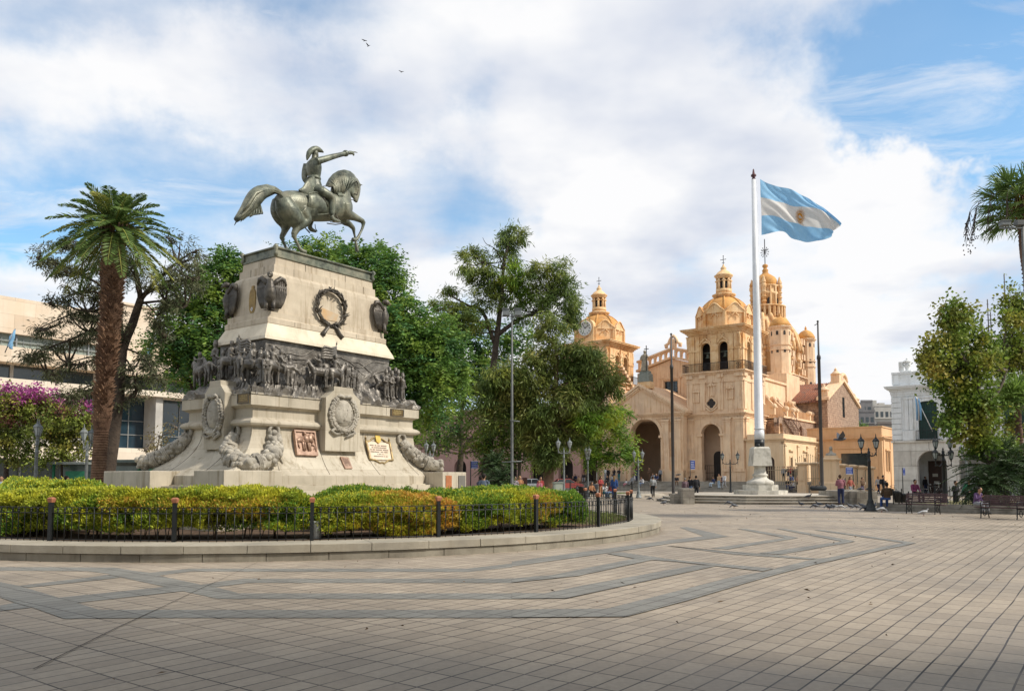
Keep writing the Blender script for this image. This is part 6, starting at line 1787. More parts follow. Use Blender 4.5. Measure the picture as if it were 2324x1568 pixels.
# right (long) face
figE(S_[2],'soldier_figure',656,874,.1,1.62,.95); figE(H_[2],'rider_figure',636,872,-.5,1.72,.95); figE(H_[2],'rider_figure',618,868,.4,1.74); figE(S_[0],'soldier_figure',604,869,0,1.9,.95)
figE(H_[0],'rider_figure',724,878,pi-.2,1.66,.95); figE(H_[1],'rider_figure',761,882,.15,1.74,1.0); figE(H_[0],'rider_figure',744,872,.3,1.45,1.0)
figE(S_[1],'soldier_figure',786,880,.3,1.62,.85); figE(S_[0],'soldier_figure',799,884,-.3,1.62,.75); figE(S_[1],'soldier_figure',811,886,.5,1.6,.6)
figE(H_[3],'horse_figure',869,897,pi-.3,1.6,.85); figE(S_[0],'soldier_figure',876,902,0,1.72,1.0); figE(S_[0],'soldier_figure',889,905,.3,1.74,1.0); figE(S_[2],'soldier_figure',883,898,.2,1.5,1.03)
figE(S_[1],'soldier_figure',903,903,-.4,1.62,1.02); figE(S_[1],'soldier_figure',913,909,.3,1.75,1.0); figE(S_[2],'soldier_figure',897,900,.2,1.45,1.05)
for i,(px,py) in enumerate(((776,886),)): figE(S_[i%3],'soldier_figure',px,py,(i-2)*.5,1.56,.42)
# left (short) face
figS(S_[2],'soldier_figure',590,869,.2); figS(H_[0],'rider_figure',573,866,.3,-3.1,1.05); figS(H_[1],'rider_figure',560,858,-.2,-2.95,1.05); figS(H_[3],'horse_figure',545,859,2.6,-3.1,1.0)
figS(H_[2],'rider_figure',524,858,.3,-2.95,1.05); figS(S_[1],'soldier_figure',506,858,.2,-2.95,.9); figS(S_[0],'soldier_figure',488,852,0,-2.85,1.15); figS(H_[3],'horse_figure',470,868,2.9,-3.1,1.0); figS(H_[0],'rider_figure',452,878,3.0,-3.15,1.0)
figS(S_[1],'soldier_figure',498,868,.4,-3.1,.7); figS(S_[0],'soldier_figure',540,852,.2,-2.8,1.2)
# flags carried over the riders
for px,py,ax in ((750,800,'E'),(553,785,'S')):
    b = MB()
    if ax == 'E':
        y, z = m_(px,py,x=1.6); Q = lambda u,v,h=0: (1.6+h, y+u, z+v)
    else:
        x, z = m_(px,py,y=-2.95); Q = lambda u,v,h=0: (x-u, -2.95-h, z+v)
    b.tube([Q(.25,.3),Q(.12,-.5)],.02,5); b.tube([Q(.25,.3),Q(.27,.42)],[.03,.0],5)
    for k in range(5): b.tube([Q(.22,.2-.07*k,.02),Q(0,.12-.08*k,.06),Q(-.25,.16-.09*k,.02),Q(-.4,.06-.07*k,.03)],[.04,.05,.045,.02],6)
    b.build('flag_relief', M_FRZ, ped)

# ------------------------------------------------------------------ equestrian statue
eq = thing('equestrian_statue', 'green bronze rider in a bicorne hat pointing ahead on a prancing horse', 'statue', (MO[0], MO[1], 0), ROT)
def hp(cx, cy, x=0.0):
    y, z = LX(MO, 511.3+.1877*cx, 309.9+.1877*cy, x); return Vector((x, y, z))
h = MB(); UPX = (1,0,0)
def T(mb, pts, rad, n=14, x=None, up=UPX):
    P_ = [hp(*p) for p in pts]; k = len(P_)
    Rr = [(r if hasattr(r,'__len__') else (r,r)) for r in (rad if hasattr(rad,'__len__') else [rad]*k)]
    if k > 2:
        f = []; g = []
        for i in range(k-1):
            a, b, c, d = P_[max(0,i-1)], P_[i], P_[i+1], P_[min(k-1,i+2)]; ra, rb, rc, rd_ = Rr[max(0,i-1)], Rr[i], Rr[i+1], Rr[min(k-1,i+2)]
            for q in range(4):
                t = q/4; f.append(.5*((2*b)+(c-a)*t+(2*a-5*b+4*c-d)*t*t+(3*b-a-3*c+d)*t**3))
                g.append(tuple(max(.006,.5*((2*rb[j])+(rc[j]-ra[j])*t+(2*ra[j]-5*rb[j]+4*rc[j]-rd_[j])*t*t+(3*rb[j]-ra[j]-3*rc[j]+rd_[j])*t**3)) for j in (0,1)))
        f.append(P_[-1]); g.append(Rr[-1]); P_, Rr = f, g
    mb.tube(P_, Rr, n+4, up=up)
# rad tuples: (width across x, height)
T(h, [(640,790,0),(720,810,0),(840,835,0),(1000,850,0),(1150,855,0),(1300,850,0),(1420,850,0),(1490,860,0)], [(.28,.26),(.40,.42),(.46,.50),(.44,.50),(.45,.50),(.43,.50),(.36,.46),(.24,.30)], 18)
T(h, [(1400,820,0),(1395,700,0),(1410,600,0),(1470,530,0),(1545,530,0)], [(.32,.44),(.24,.44),(.18,.38),(.15,.27),(.12,.19)], 16)
T(h, [(1545,525,0),(1575,590,0),(1585,670,0),(1580,745,0),(1572,790,0)], [(.12,.20),(.13,.22),(.10,.17),(.075,.12),(.07,.09)], 14)
T(h, [(1520,590,0),(1530,680,0),(1550,740,0)], [(.10,.14),(.085,.12),(.06,.06)], 10)
for s in (-1,1): T(h, [(1620,580,s*.09),(1665,590,s*.12)], [.045,.01], 6)
for s in (-1,1): h.ball(hp(1605,640,s*.10), .035, 6)
# hind quarters
T(h, [(690,760,.2),(740,880,.24),(820,980,.25),(900,1040,.25),(860,1120,.24),(825,1190,.23)], [.26,.36,.34,.20,.13,.10], 14, up=None)
T(h, [(900,900,.22),(980,1000,.25),(930,1060,.25),(870,1110,.24)], [.30,.20,.16,.12], 12, up=None)
T(h, [(825,1190,.23),(850,1250,.23),(885,1320,.23),(900,1365,.23)], [.095,.06,.055,.07], 10, up=None)
T(h, [(900,1360,.23),(935,1385,.23),(975,1405,.23)], [.06,.075,.09], 10, up=None)
T(h, [(650,760,-.2),(660,900,-.24),(720,1040,-.25),(720,1130,-.24),(682,1215,-.23)], [.22,.32,.26,.12,.09], 14, up=None)
T(h, [(682,1215,-.23),(700,1270,-.23),(725,1325,-.23),(745,1365,-.23)], [.09,.055,.05,.08], 10, up=None)
# fore legs
T(h, [(1430,830,.2),(1470,930,.24),(1560,975,.25),(1672,1030,.25)], [.28,.22,.14,.085], 12, up=None)
T(h, [(1672,1030,.25),(1660,1100,.25),(1625,1180,.25),(1603,1225,.25)], [.085,.055,.05,.065], 10, up=None)
T(h, [(1603,1225,.25),(1570,1250,.25),(1535,1245,.25)], [.055,.075,.085], 10, up=None)
T(h, [(1410,900,-.2),(1430,1010,-.22),(1500,1060,-.22),(1550,1110,-.22)], [.26,.17,.11,.08], 12, up=None)
T(h, [(1550,1110,-.22),(1558,1170,-.22),(1575,1250,-.22),(1580,1300,-.22)], [.08,.05,.045,.06], 10, up=None)
T(h, [(1580,1300,-.22),(1590,1345,-.22),(1595,1395,-.22)], [.055,.075,.085], 10, up=None)
fuse_obj(h, .024, 'horse_body', M_BZ, eq, 8, .5)
# tail and mane of combed strands
tl = MB(); rd = random.Random(3)
cen = [(680,690),(600,640),(500,615),(400,660),(330,780),(240,900),(130,1010)]
wid = [.06,.13,.26,.36,.36,.26,.12]
T(tl, [(c_[0],c_[1]+(40 if i in (2,3) else 0),0) for i,c_ in enumerate(cen)], [w*.7 for w in wid], 12, up=None)
for k in range(34):
    a = rd.uniform(0,6.28); q = rd.uniform(.5,1.0); L_ = rd.uniform(.75,1.05)
    pts = []
    for i,(cx_,cy_) in enumerate(cen):
        o = wid[i]*q/.00285
        pts.append(hp(cx_+cos(a)*o*.35+(rd.uniform(-8,8)), cy_+(45 if i in (2,3,4) else 10)*(i>0)+sin(a)*o*.8, .25*wid[i]/.3*cos(a*1.7+1)))
    if L_ < .9: pts = pts[:-1]
    tl.tube(pts, [.03,.035,.045,.05,.045,.035,.008][:len(pts)], 6)
for k in range(9):
    x0 = 110+k*34; tl.tube([hp(260+k*18,860-k*6,rd.uniform(-.1,.15)), hp(x0+60,960-k*4,.05), hp(x0+rd.uniform(-15,15),1060-k*16+rd.uniform(-15,15),.05)], [.06,.05,.008], 6)
tl.build('tail', M_BZ, eq)
mn = MB()
crest = [(1228,590),(1262,520),(1310,462),(1370,425),(1440,412),(1505,430),(1552,470),(1580,520)]
endp = [(1330,650),(1350,700),(1375,740),(1395,750),(1420,700),(1450,660),(1490,620),(1520,580)]
for k in range(44):
    t = k/43*(len(crest)-1.001); i = int(t); f = t-i
    c_ = (crest[i][0]*(1-f)+crest[i+1][0]*f, crest[i][1]*(1-f)+crest[i+1][1]*f); e_ = (endp[i][0]*(1-f)+endp[i+1][0]*f+rd.uniform(-14,14), endp[i][1]*(1-f)+endp[i+1][1]*f+rd.uniform(-20,20))
    mx_ = (c_[0]*.5+e_[0]*.5+24, c_[1]*.5+e_[1]*.5-14)
    mn.tube([hp(c_[0],c_[1],.0), hp(c_[0]*.75+e_[0]*.25+14,c_[1]*.8+e_[1]*.2,.15+rd.uniform(0,.03)), hp(*mx_,.24+rd.uniform(0,.05)), hp(*e_,.27+rd.uniform(0,.05))], [.042,.04,.036,.008], 6)
    mn.tube([hp(c_[0],c_[1],.0), hp(c_[0]*.75+e_[0]*.25,c_[1]*.8+e_[1]*.2,-.16), hp(*mx_,-.25)], [.05,.05,.02], 6)
for k in range(6): mn.tube([hp(1360+k*8,680,.30), hp(1370+k*10,720,.33), hp(1400+k*4-k*k,755,.30)], [.03,.035,.008], 6)
mn.build('mane', M_BZ, eq)
# rider
r = MB()
T(r, [(1085,640,0),(1080,580,0),(1080,510,0),(1072,440,0),(1068,360,0),(1072,300,0),(1072,268,0)], [(.30,.24),(.25,.24),(.20,.20),(.25,.25),(.30,.26),(.24,.16),(.10,.10)], 16)
T(r, [(1072,290,0),(1078,235,0)], [.10,.09], 10)
r.ball(hp(1085,205,0), (.115,.125,.155), 14)
r.tube([hp(1108,205,0), hp(1128,222,0)], [.03,.022], 6); r.ball(hp(1112,238,0),(.06,.05,.045),8)     # nose, chin
T(r, [(1100,300,.26),(1190,278,.30),(1290,248,.30),(1380,225,.28),(1450,208,.26)], [.13,.115,.10,.085,.085], 12, up=None)
T(r, [(1440,208,.26),(1460,205,.26),(1472,204,.26)], [.11,.115,.10], 12, up=None)      # cuff
T(r, [(1470,202,.26),(1510,198,.26),(1540,200,.26)], [.055,.07,.06], 10, up=None)
T(r, [(1540,190,.25),(1570,190,.25),(1600,199,.25)], [.028,.024,.014], 8, up=None)      # pointing finger
for k in range(3): T(r, [(1540,200+k*8,.27-.03*k),(1556,210+k*8,.28-.03*k),(1545,224+k*4,.27-.03*k)], [.028,.026,.02], 7, up=None)
T(r, [(1520,190,.30),(1535,205,.31),(1548,213,.29)], [.026,.024,.018], 7, up=None)       # thumb
T(r, [(985,340,-.26),(962,430,-.32),(965,520,-.30),(1040,590,-.18),(1120,600,-.08)], [.12,.11,.10,.08,.06], 12, up=None)
T(r, [(1100,640,.25),(1180,675,.42),(1290,745,.52),(1290,850,.50),(1292,950,.50)], [.20,.18,.13,.115,.08], 12, up=None)
T(r, [(1285,960,.50),(1300,1000,.50),(1360,1025,.50),(1395,1030,.50)], [.085,.085,.065,.04], 10, up=None)
T(r, [(1090,640,-.25),(1120,680,-.42),(1110,800,-.52),(1060,950,-.52),(1020,1085,-.50)], [.20,.17,.13,.11,.08], 12, up=None)
T(r, [(1020,1085,-.50),(1040,1125,-.50),(1100,1150,-.50)], [.08,.08,.045], 10, up=None)
# coat skirts
T(r, [(1080,540,.12),(1040,610,.26),(960,655,.30),(885,648,.26)], [(.08,.20),(.06,.26),(.05,.16),(.03,.03)], 10)
T(r, [(1060,560,-.12),(1000,620,-.24),(930,650,-.26)], [(.08,.2),(.06,.2),(.04,.06)], 10)
T(r, [(1075,500,0),(1075,520,0)], [(.235,.235),(.235,.235)], 16)                   # belt
fuse_obj(r, .018, 'rider_body', M_BZ, eq, 3, .5)
ht = MB()
o_ = [(985,290),(982,240),(992,185),(1020,145),(1060,122),(1090,118),(1130,135),(1165,165),(1190,195)]
i_ = [(990,285),(1015,245),(1035,215),(1050,198),(1075,190),(1105,188),(1130,190),(1160,192),(1188,197)]
for i in range(len(o_)):
    t = i/(len(o_)-1); a = hp(*o_[i],0); b_ = hp(*i_[i],0); c_ = (a+b_)/2; hh = (a-b_).length/2+.012
    if i: ht.tube([pc, c_], [(pw,ph),(.03+.11*sin(pi*t), hh)], 12, up=UPX)
    pc, pw, ph = c_, .03+.11*sin(pi*t), hh
fuse_obj(ht, .018, 'bicorne_hat', M_BZ, eq, 2, .5)
# saddle cloth, girth, reins, stirrups
sc_ = MB(); outl = [(1005,690),(1080,672),(1160,690),(1230,740),(1262,790),(1262,930),(1200,942),(1060,948),(1020,935),(998,900),(985,850),(1012,790),(1018,740)]
zc_ = hp(1100,852,0).z
def sx(p):
    v = hp(*p, .42); u = max(-1,min(1,(v.z-zc_)/.54)); return .46*sqrt(max(.02,1-u*u))**.8+.035
vs = [hp(*p, sx(p)) for p in outl]; cen_ = hp(1130,830,.50)
vs2 = [v+Vector((-.05,0,0)) for v in vs]
n_ = len(vs); midr = [cen_.lerp(v,.6)+Vector((.012,0,0)) for v in vs]
allv = vs+midr+[cen_]+vs2
fs = [(i,(i+1)%n_,n_+(i+1)%n_,n_+i) for i in range(n_)]+[(n_+i,n_+(i+1)%n_,2*n_) for i in range(n_)]+[(i,2*n_+1+i,2*n_+1+(i+1)%n_,(i+1)%n_) for i in range(n_)]
sc_.add(allv, fs, 0, True); sc_.tube([v+Vector((.008,0,0)) for v in vs], .018, 6, close=True); sc_.build('saddle_cloth', M_BZ, eq)
rn = MB()
rn.tube([hp(1150,690,.42),hp(1200,760,.48),hp(1245,850,.5)], .018, 5)
rn.tube([hp(1330,930,.46),hp(1360,990,.5),hp(1400,1035,.52),hp(1370,1042,.55),hp(1270,1035,.55)], .016, 5)
rn.tube([hp(1120,605,.05),hp(1250,600,.2),hp(1400,650,.22),hp(1500,760,.12),hp(1560,770,.1)], .014, 5)
rn.tube([hp(1560,500,.13),hp(1600,560,.14),hp(1612,640,.11),hp(1600,700,.1),hp(1560,690,.1)], .015, 5)
rn.tube([hp(1410,740,.28),hp(1480,770,.24),hp(1530,840,.1)], .014, 5)
rn.tube([hp(1230,1050,.3),hp(1330,1065,.2),hp(1440,1050,.1)], .02, 5)
rn.tube([hp(1085,1060,-.5),hp(1090,1110,-.5),hp(1115,1150,-.5)], .014, 5); rn.tube([hp(960,1100,-.52),hp(1020,1165,-.52)], [.02,.03], 5)
rn.build('bridle_and_reins', M_BZD, eq)
# ------------------------------------------------------------------ trees
M_BARK = mat('dark_bark', (0.085,0.062,0.045), (0.045,0.033,0.025), .95, 4, bump=1, bscale=14)
M_BARK2 = mat('reddish_bark', (0.20,0.125,0.08), (0.11,0.07,0.045), .95, 3, bump=1.2, bscale=12)
M_BARK3 = mat('grey_bark', (0.17,0.14,0.11), (0.09,0.075,0.06), .95, 4, bump=.8, bscale=14)
M_LG = leafmat('tipa_leaf', (0.19,0.32,0.055), (0.085,0.18,0.035), (0.31,0.40,0.06), .5, .35, .4)
M_LB = leafmat('jacaranda_leaf', (0.12,0.26,0.075), (0.06,0.15,0.045), None, .5, .35, .4)
M_LC = leafmat('casuarina_leaf', (0.17,0.24,0.055), (0.09,0.15,0.038), (0.32,0.33,0.05), .45, .3, .4, s3=.3)
M_LD = leafmat('conifer_leaf_brownish', (0.21,0.26,0.055), (0.10,0.155,0.035), (0.27,0.24,0.06), .4, .3, .4, s3=.45)
M_LY = leafmat('acacia_leaf', (0.30,0.42,0.045), (0.15,0.28,0.035), (0.48,0.46,0.05), .5, .4, .4)
M_LP = leafmat('plane_leaf', (0.23,0.32,0.045), (0.10,0.18,0.03), (0.34,0.27,0.05), .55, .35, .45)
M_LX = leafmat('cedar_needle', (0.14,0.15,0.07), (0.075,0.085,0.045), None, .6, .2, .4)
M_PF = leafmat('palm_leaf', (0.17,0.25,0.06), (0.085,0.15,0.035), None, .8, .3, .35)
M_PF2 = leafmat('pale_palm_leaf', (0.38,0.38,0.09), (0.22,0.26,0.055), None, .8, .25, .35)
M_CY = leafmat('cycad_leaf', (0.06,0.105,0.03), (0.03,0.06,0.018), None, .8, .2, .4)
M_FLW = leafmat('magenta_bract', (0.50,0.13,0.36), (0.36,0.07,0.25), None, 1.5, .35, .3)
M_FLW2 = leafmat('faded_bract', (0.48,0.22,0.19), (0.34,0.13,0.11), None, 1.5, .3, .3)
M_LBG = leafmat('bougainvillea_leaf', (0.22,0.27,0.045), (0.10,0.14,0.03), (0.30,0.24,0.045), 1.2, .3, .45, s3=1.0)
def crown(name, parent, blobs, mats, rng, nsub=16, subr=.55, nleaf=60, style='broad', L=.16, Wd=.07, fill=.25, frac=None, up=.35, mixp=0):
    Vs = []; Ms = []
    for bi, bl in enumerate(blobs):
        c = np.array(bl[:3]); r = np.array(bl[3:6]); dens = bl[6] if len(bl) > 6 else 1.0; mi0 = bl[7] if len(bl) > 7 else None
        n = max(4, int(nsub*dens*(r[0]*r[2]+r[0]*r[1]+r[1]*r[2])/3))
        d = unit(rng.normal(size=(n,3))); rad = np.where(rng.random(n) < fill, rng.uniform(.2,.8,n), rng.uniform(.78,1.08,n))
        sc = c + d*r*rad[:,None]
        sr = subr*rng.uniform(.55,1.3,n)
        m = nleaf
        S = np.repeat(sc, m, 0); SR = np.repeat(sr, m)[:,None]; DD = np.repeat(d, m, 0)
        if style == 'spray':      # feathery fans that leave a twig and droop at the ends
            k = 9; nt = m//k
            S = np.repeat(sc, nt*k, 0); SRk = np.repeat(sr, nt*k)
            td = unit(np.repeat(d, nt, 0)*.8 + rng.normal(0,.75,(n*nt,3)) + [0,0,up]); td = np.repeat(td, k, 0)
            t = np.tile(np.arange(k)/(k-1.), n*nt)
            T0 = np.repeat(rng.normal(0,.25,(n*nt,3)), k, 0)*SRk[:,None]
            P = S + T0 + td*(t*SRk*1.05)[:,None] - np.array([0,0,1])*((t**2)*SRk*.42)[:,None]
            side = unit(np.cross(td, rng.normal(size=td.shape)*.15+[0,0,1])); sg = np.where(rng.random(len(P))<.5,-1,1)[:,None]
            D = td*.5 + side*sg + [0,0,-.28] + rng.normal(0,.15,P.shape)
            Vq = leafquads(P, D, rng.uniform(.7,1.25,len(P))*L, Wd, rng)
        elif style == 'needle':   # drooping brushes
            P = S + rng.normal(0,.5,S.shape)*SR*np.array([1,1,.7])
            D = DD*.55 + rng.normal(0,.35,S.shape) + [0,0,-.45]
            Vq = leafquads(P, D, rng.uniform(.6,1.4,len(P))*L, Wd, rng)
        else:
            P = S + rng.normal(0,.48,S.shape)*SR
            D = rng.normal(0,.7,S.shape) + DD*.5 + [0,0,-.1]
            Vq = leafquads(P, D, rng.uniform(.7,1.3,len(P))*L, rng.uniform(.7,1.3,len(P))*Wd, rng)
        Vs.append(Vq)
        a = np.full(len(Vq), 0 if mi0 is None else mi0)
        if mixp and mi0: a[rng.random(len(a)) < mixp] = 0
        if mi0 is None and frac is not None:
            cl = np.repeat(rng.random(n), len(Vq)//n); a = (cl < frac).astype(int)
        Ms.append(a)
    V = np.concatenate(Vs); MI = np.concatenate(Ms)
    return link(name, mesh_from_quads(name, V, mats, MI), parent)
def limb(mb, pts, r0, r1, n=9, jit=0.0, m=0):
    P = [Vector(p) for p in pts]; f = []
    for i in range(len(P)-1):
        p0=P[max(0,i-1)];p1=P[i];p2=P[i+1];p3=P[min(len(P)-1,i+2)]
        for k in range(4):
            t=k/4; q=.5*((2*p1)+(p2-p0)*t+(2*p0-5*p1+4*p2-p3)*t*t+(3*p1-p0-3*p2+p3)*t**3)
            f.append(q+Vector((RU(-jit,jit),RU(-jit,jit),0)))
    f.append(P[-1]); k=len(f)-1
    mb.tube(f, [r0+(r1-r0)*(i/k)**.8 for i in range(k+1)], n, m=m)
    return f
def PX3(cx, cy, Y, dz=0.0): return Vector(U(cx, cy, Y))+Vector((0,dz,0))
def pxblobs(lst, Y, conv, seed=0, depth=.9):
    rd = random.Random(seed); out = []
    for q in lst:
        cx, cy, rx, ry = q[:4]; (X, Yp) = conv(cx, cy); s = conv(1,0)[0]-conv(0,0)[0]
        off = rd.uniform(-1,1)*(q[5] if len(q) > 5 else .8); k = (Y+off)/F_
        p = U(X, Yp, Y+off)
        b = [p[0],p[1],p[2], rx*s*k, (rx+ry)/2*s*k*depth, ry*s*k, 1.0]
        if len(q) > 4 and q[4] is not None: b.append(q[4])
        out.append(tuple(b))
    return out
def tofeet(p): return (p[0], p[1], 0)
ID = lambda x, y: (x, y)
K4 = lambda x, y: (929.6+.4149*x, 495.8+.4149*y)
K3 = lambda x, y: (.4695*x, 387.4+.4695*y)
R3 = lambda x, y: (1898+.2668*x, 774.7+.2668*y)
R4 = lambda x, y: (2014.2+.3262*x, 340.9+.3262*y)
def mk(name, label, limbs, Y, conv, bark, blobs, mats, seed, group=None, twig=True, cat='tree', **kw):
    rng = np.random.default_rng(seed); random.seed(seed)
    base = U(*conv(*limbs[0][0][0][:2]), Y + (limbs[0][0][0][2] if len(limbs[0][0][0]) > 2 else 0))
    t = thing(name, label, cat, (base[0], base[1], 0), 0, group)
    off = Vector((base[0], base[1], 0)); mb = MB()
    for pts, r0, r1 in limbs:
        W_ = []
        for q in pts:
            dy = q[2] if len(q) > 2 else 0
            W_.append(Vector(U(*conv(q[0], q[1]), Y+dy)) - off)
        if W_[0].z < 3 and pts is limbs[0][0]: W_ = [Vector((W_[0].x, W_[0].y, 0))] + W_
        limb(mb, W_, r0, r1, jit=.01)
    B = [(b[0]-off.x, b[1]-off.y, *b[2:]) for b in blobs]
    if twig:       # limbs reaching every leaf mass
        tips = [Vector(U(*conv(l[0][-1][0], l[0][-1][1]), Y+(l[0][-1][2] if len(l[0][-1])>2 else 0)))-off for l in limbs] + [Vector(U(*conv(l[0][len(l[0])//2][0], l[0][len(l[0])//2][1]), Y))-off for l in limbs]
        for b in B:
            c = Vector(b[:3]); s = min(tips, key=lambda q: (q-c).length + max(0, q.z-c.z)*2)
            md = s.lerp(c, .5) + Vector((0,0,-.12*(s-c).length))
            limb(mb, [s, md, c], .07, .02, 6)
            for _ in range(3):
                d = Vector((RU(-1,1)*b[3], RU(-1,1)*b[4], RU(-.6,1)*b[5])); limb(mb, [md.lerp(c,.6), c+d*.5, c+d*.95], .03, .006, 5)
    mb.build('trunk', bark, t)
    crown('crown', t, B, mats, rng, **kw)
    return t

# big tipa trees behind the monument
mk('tipa_tree', 'large deep green feathery tree left of the monument shaft, behind the bare cedar',
   [([(430,1085),(440,960),(470,840),(500,720)], .38, .14), ([(452,900),(400,820),(385,780)], .16, .06), ([(470,840),(540,760),(560,700)], .16,.06)], 43, ID, M_BARK,
   pxblobs([(500,640,55,45),(450,680,60,50),(540,650,45,50),(420,740,60,55),(490,740,70,60),(385,790,50,45),(400,840,50,35),(450,810,60,50),(530,800,60,60),(510,600,40,25),(570,720,50,80),(470,860,50,30)], 43, ID, 1),
   [M_LG, M_LB], 101, style='spray', nsub=30, subr=.66, nleaf=90, L=.21, Wd=.085, frac=.35)
mk('tipa_tree', 'tall broad green tree rising directly behind the bronze horse and monument',
   [([(800,1085),(800,950),(790,820),(770,700)], .45, .16), ([(795,880),(880,800),(930,740)], .2,.06), ([(790,820),(700,740),(660,660)], .18,.06), ([(800,950),(900,900),(980,860)],.16,.05)], 46, ID, M_BARK,
   pxblobs([(740,580,60,36),(680,590,50,34),(800,610,60,50),(850,620,50,50),(780,680,80,60),(880,680,50,60),(700,680,60,60),(900,740,60,60),(850,760,70,60),(950,760,50,50),(930,830,70,60),(990,800,50,50),(870,850,60,70),(990,880,55,60),(1030,840,40,50),(940,910,60,60),(860,570,28,25),(880,620,35,35),(1010,760,40,40)], 46, ID, 2),
   [M_LG, M_LB], 102, style='spray', nsub=30, subr=.7, nleaf=90, L=.22, Wd=.09, frac=.25)
mk('jacaranda_tree', 'blue green tree with a dark forked trunk between the monument and the tall conifer',
   [([(270,1400),(285,1250),(280,1100),(300,960)], .36, .16), ([(285,1260),(360,1180),(420,1110),(440,1000)], .22,.1), ([(280,1100),(180,980),(120,900)], .12,.05), ([(300,960),(380,850),(460,760)],.11,.04)], 69, K4, M_BARK,
   pxblobs([(200,640,120,80),(330,620,110,70),(420,660,90,80),(120,700,90,80),(250,760,130,90),(380,780,100,90),(150,860,110,80),(300,880,130,80),(60,940,100,80),(200,980,110,70),(360,960,80,70),(100,1060,90,60),(180,1150,80,60),(620,660,80,80),(600,760,90,80),(500,720,80,80)], 69, K4, 3),
   [M_LB, M_LG], 103, style='spray', nsub=12, subr=.9, nleaf=90, L=.28, Wd=.115, frac=.3)
mk('tree', 'loose grey green trees low behind the tall conifer trunk, in front of the pink arcade',
   [([(600,1450),(600,1300),(590,1150)], .2,.1), ([(600,1300),(520,1230),(480,1180)],.1,.04), ([(600,1280),(680,1200)],.1,.04)], 62, K4, M_BARK3,
   pxblobs([(500,1190,100,60),(620,1150,100,80),(560,1260,80,50),(680,1250,80,60),(430,1240,60,50),(330,1250,80,50),(250,1180,60,60),(60,1130,70,60),(130,1230,70,50),(600,1060,100,60),(520,1000,90,60),(20,1220,50,50),(700,1180,90,70),(500,1100,120,80),(380,1180,80,60),(560,1000,120,80),(300,1060,90,70),(450,1310,90,40),(640,1320,90,50)], 62, K4, 4),
   [M_LC, M_LG], 104, style='broad', nsub=13, subr=.75, nleaf=60, L=.24, Wd=.11, frac=.5)
# conifers
mk('casuarina_tree', 'tallest open crowned conifer with a bent top left of the cathedral',
   [([(425,1380),(440,1100),(460,800),(480,620),(500,450),(515,260),(545,120)], .48, .08), ([(478,640),(600,550),(700,510),(800,430)], .2,.07), ([(462,680),(400,510),(330,480),(220,420)], .18,.06), ([(500,470),(560,400)],.08,.03), ([(515,280),(400,240)],.07,.03), ([(505,240),(470,170),(420,140),(400,105)],.05,.015), ([(700,510),(790,520),(850,560)],.08,.03)], 62, K4, M_BARK,
   pxblobs([(560,85,60,40),(600,100,35,35),(500,120,35,40),(540,160,55,45),(530,220,45,50),(360,205,65,45),(310,250,50,50),(430,260,60,50),(380,310,70,50),(430,350,60,50),(210,390,45,40),(150,470,50,28),(220,480,60,50),(300,520,80,50),(250,570,70,40),(400,440,60,60),(380,560,60,50),(560,300,70,60,1),(620,350,60,60,1),(540,400,70,50,1),(630,430,50,45,1),(500,450,40,40),(580,480,50,30),(740,270,60,45),(820,290,60,55),(700,330,60,50),(860,370,65,60),(780,380,60,60),(720,440,60,50),(820,460,80,50),(900,480,45,60),(850,540,60,45),(640,540,40,35),(740,520,50,30),(910,560,30,40)], 62, K4, 5),
   [M_LC, M_LY], 105, style='needle', nsub=17, subr=.62, nleaf=76, L=.42, Wd=.07, fill=.3)
mk('casuarina_tree', 'wide olive brown conifer with a thick pale trunk standing in front of the cathedral porch',
   [([(755,1500),(765,1300),(780,1100),(800,900),(800,690)], .58, .12), ([(790,960),(900,880),(1010,840),(1080,800)], .12,.04), ([(785,1000),(640,930),(500,880)], .12,.04), ([(800,800),(880,720),(940,660)],.1,.03), ([(775,1150),(900,1080),(980,1060)],.1,.03), ([(940,660),(985,640),(1000,610)],.03,.01)], 58, K4, M_BARK2,
   pxblobs([(730,560,45,35),(800,600,60,40),(740,640,50,40),(880,710,60,40),(960,730,60,40),(800,720,80,50),(700,770,70,50),(900,790,90,60),(1000,790,70,60),(800,830,90,60),(480,850,80,50,1),(430,900,60,60,1),(560,880,80,55),(650,870,80,60),(700,940,90,60),(520,950,80,60),(1080,860,60,60),(950,890,90,60),(840,920,90,60),(1110,920,40,45),(1040,930,60,50),(440,980,70,60,1),(600,1020,90,60),(740,1050,90,70),(900,1000,90,70),(1010,1010,80,60),(840,1110,90,70),(700,1130,70,60),(960,1120,70,60,2),(1040,1130,70,50,2),(1070,1060,70,50,2),(760,1210,80,60),(850,1200,60,60),(730,1300,70,60),(800,1300,65,60),(690,1220,80,70),(880,1170,80,70),(640,1120,80,60),(600,960,80,60),(640,1080,80,60),(430,1080,50,50),(470,1130,40,40,1)], 58, K4, 6),
   [M_LD, M_LC, M_LY], 106, style='needle', nsub=21, subr=.72, nleaf=76, L=.42, Wd=.08, fill=.35)
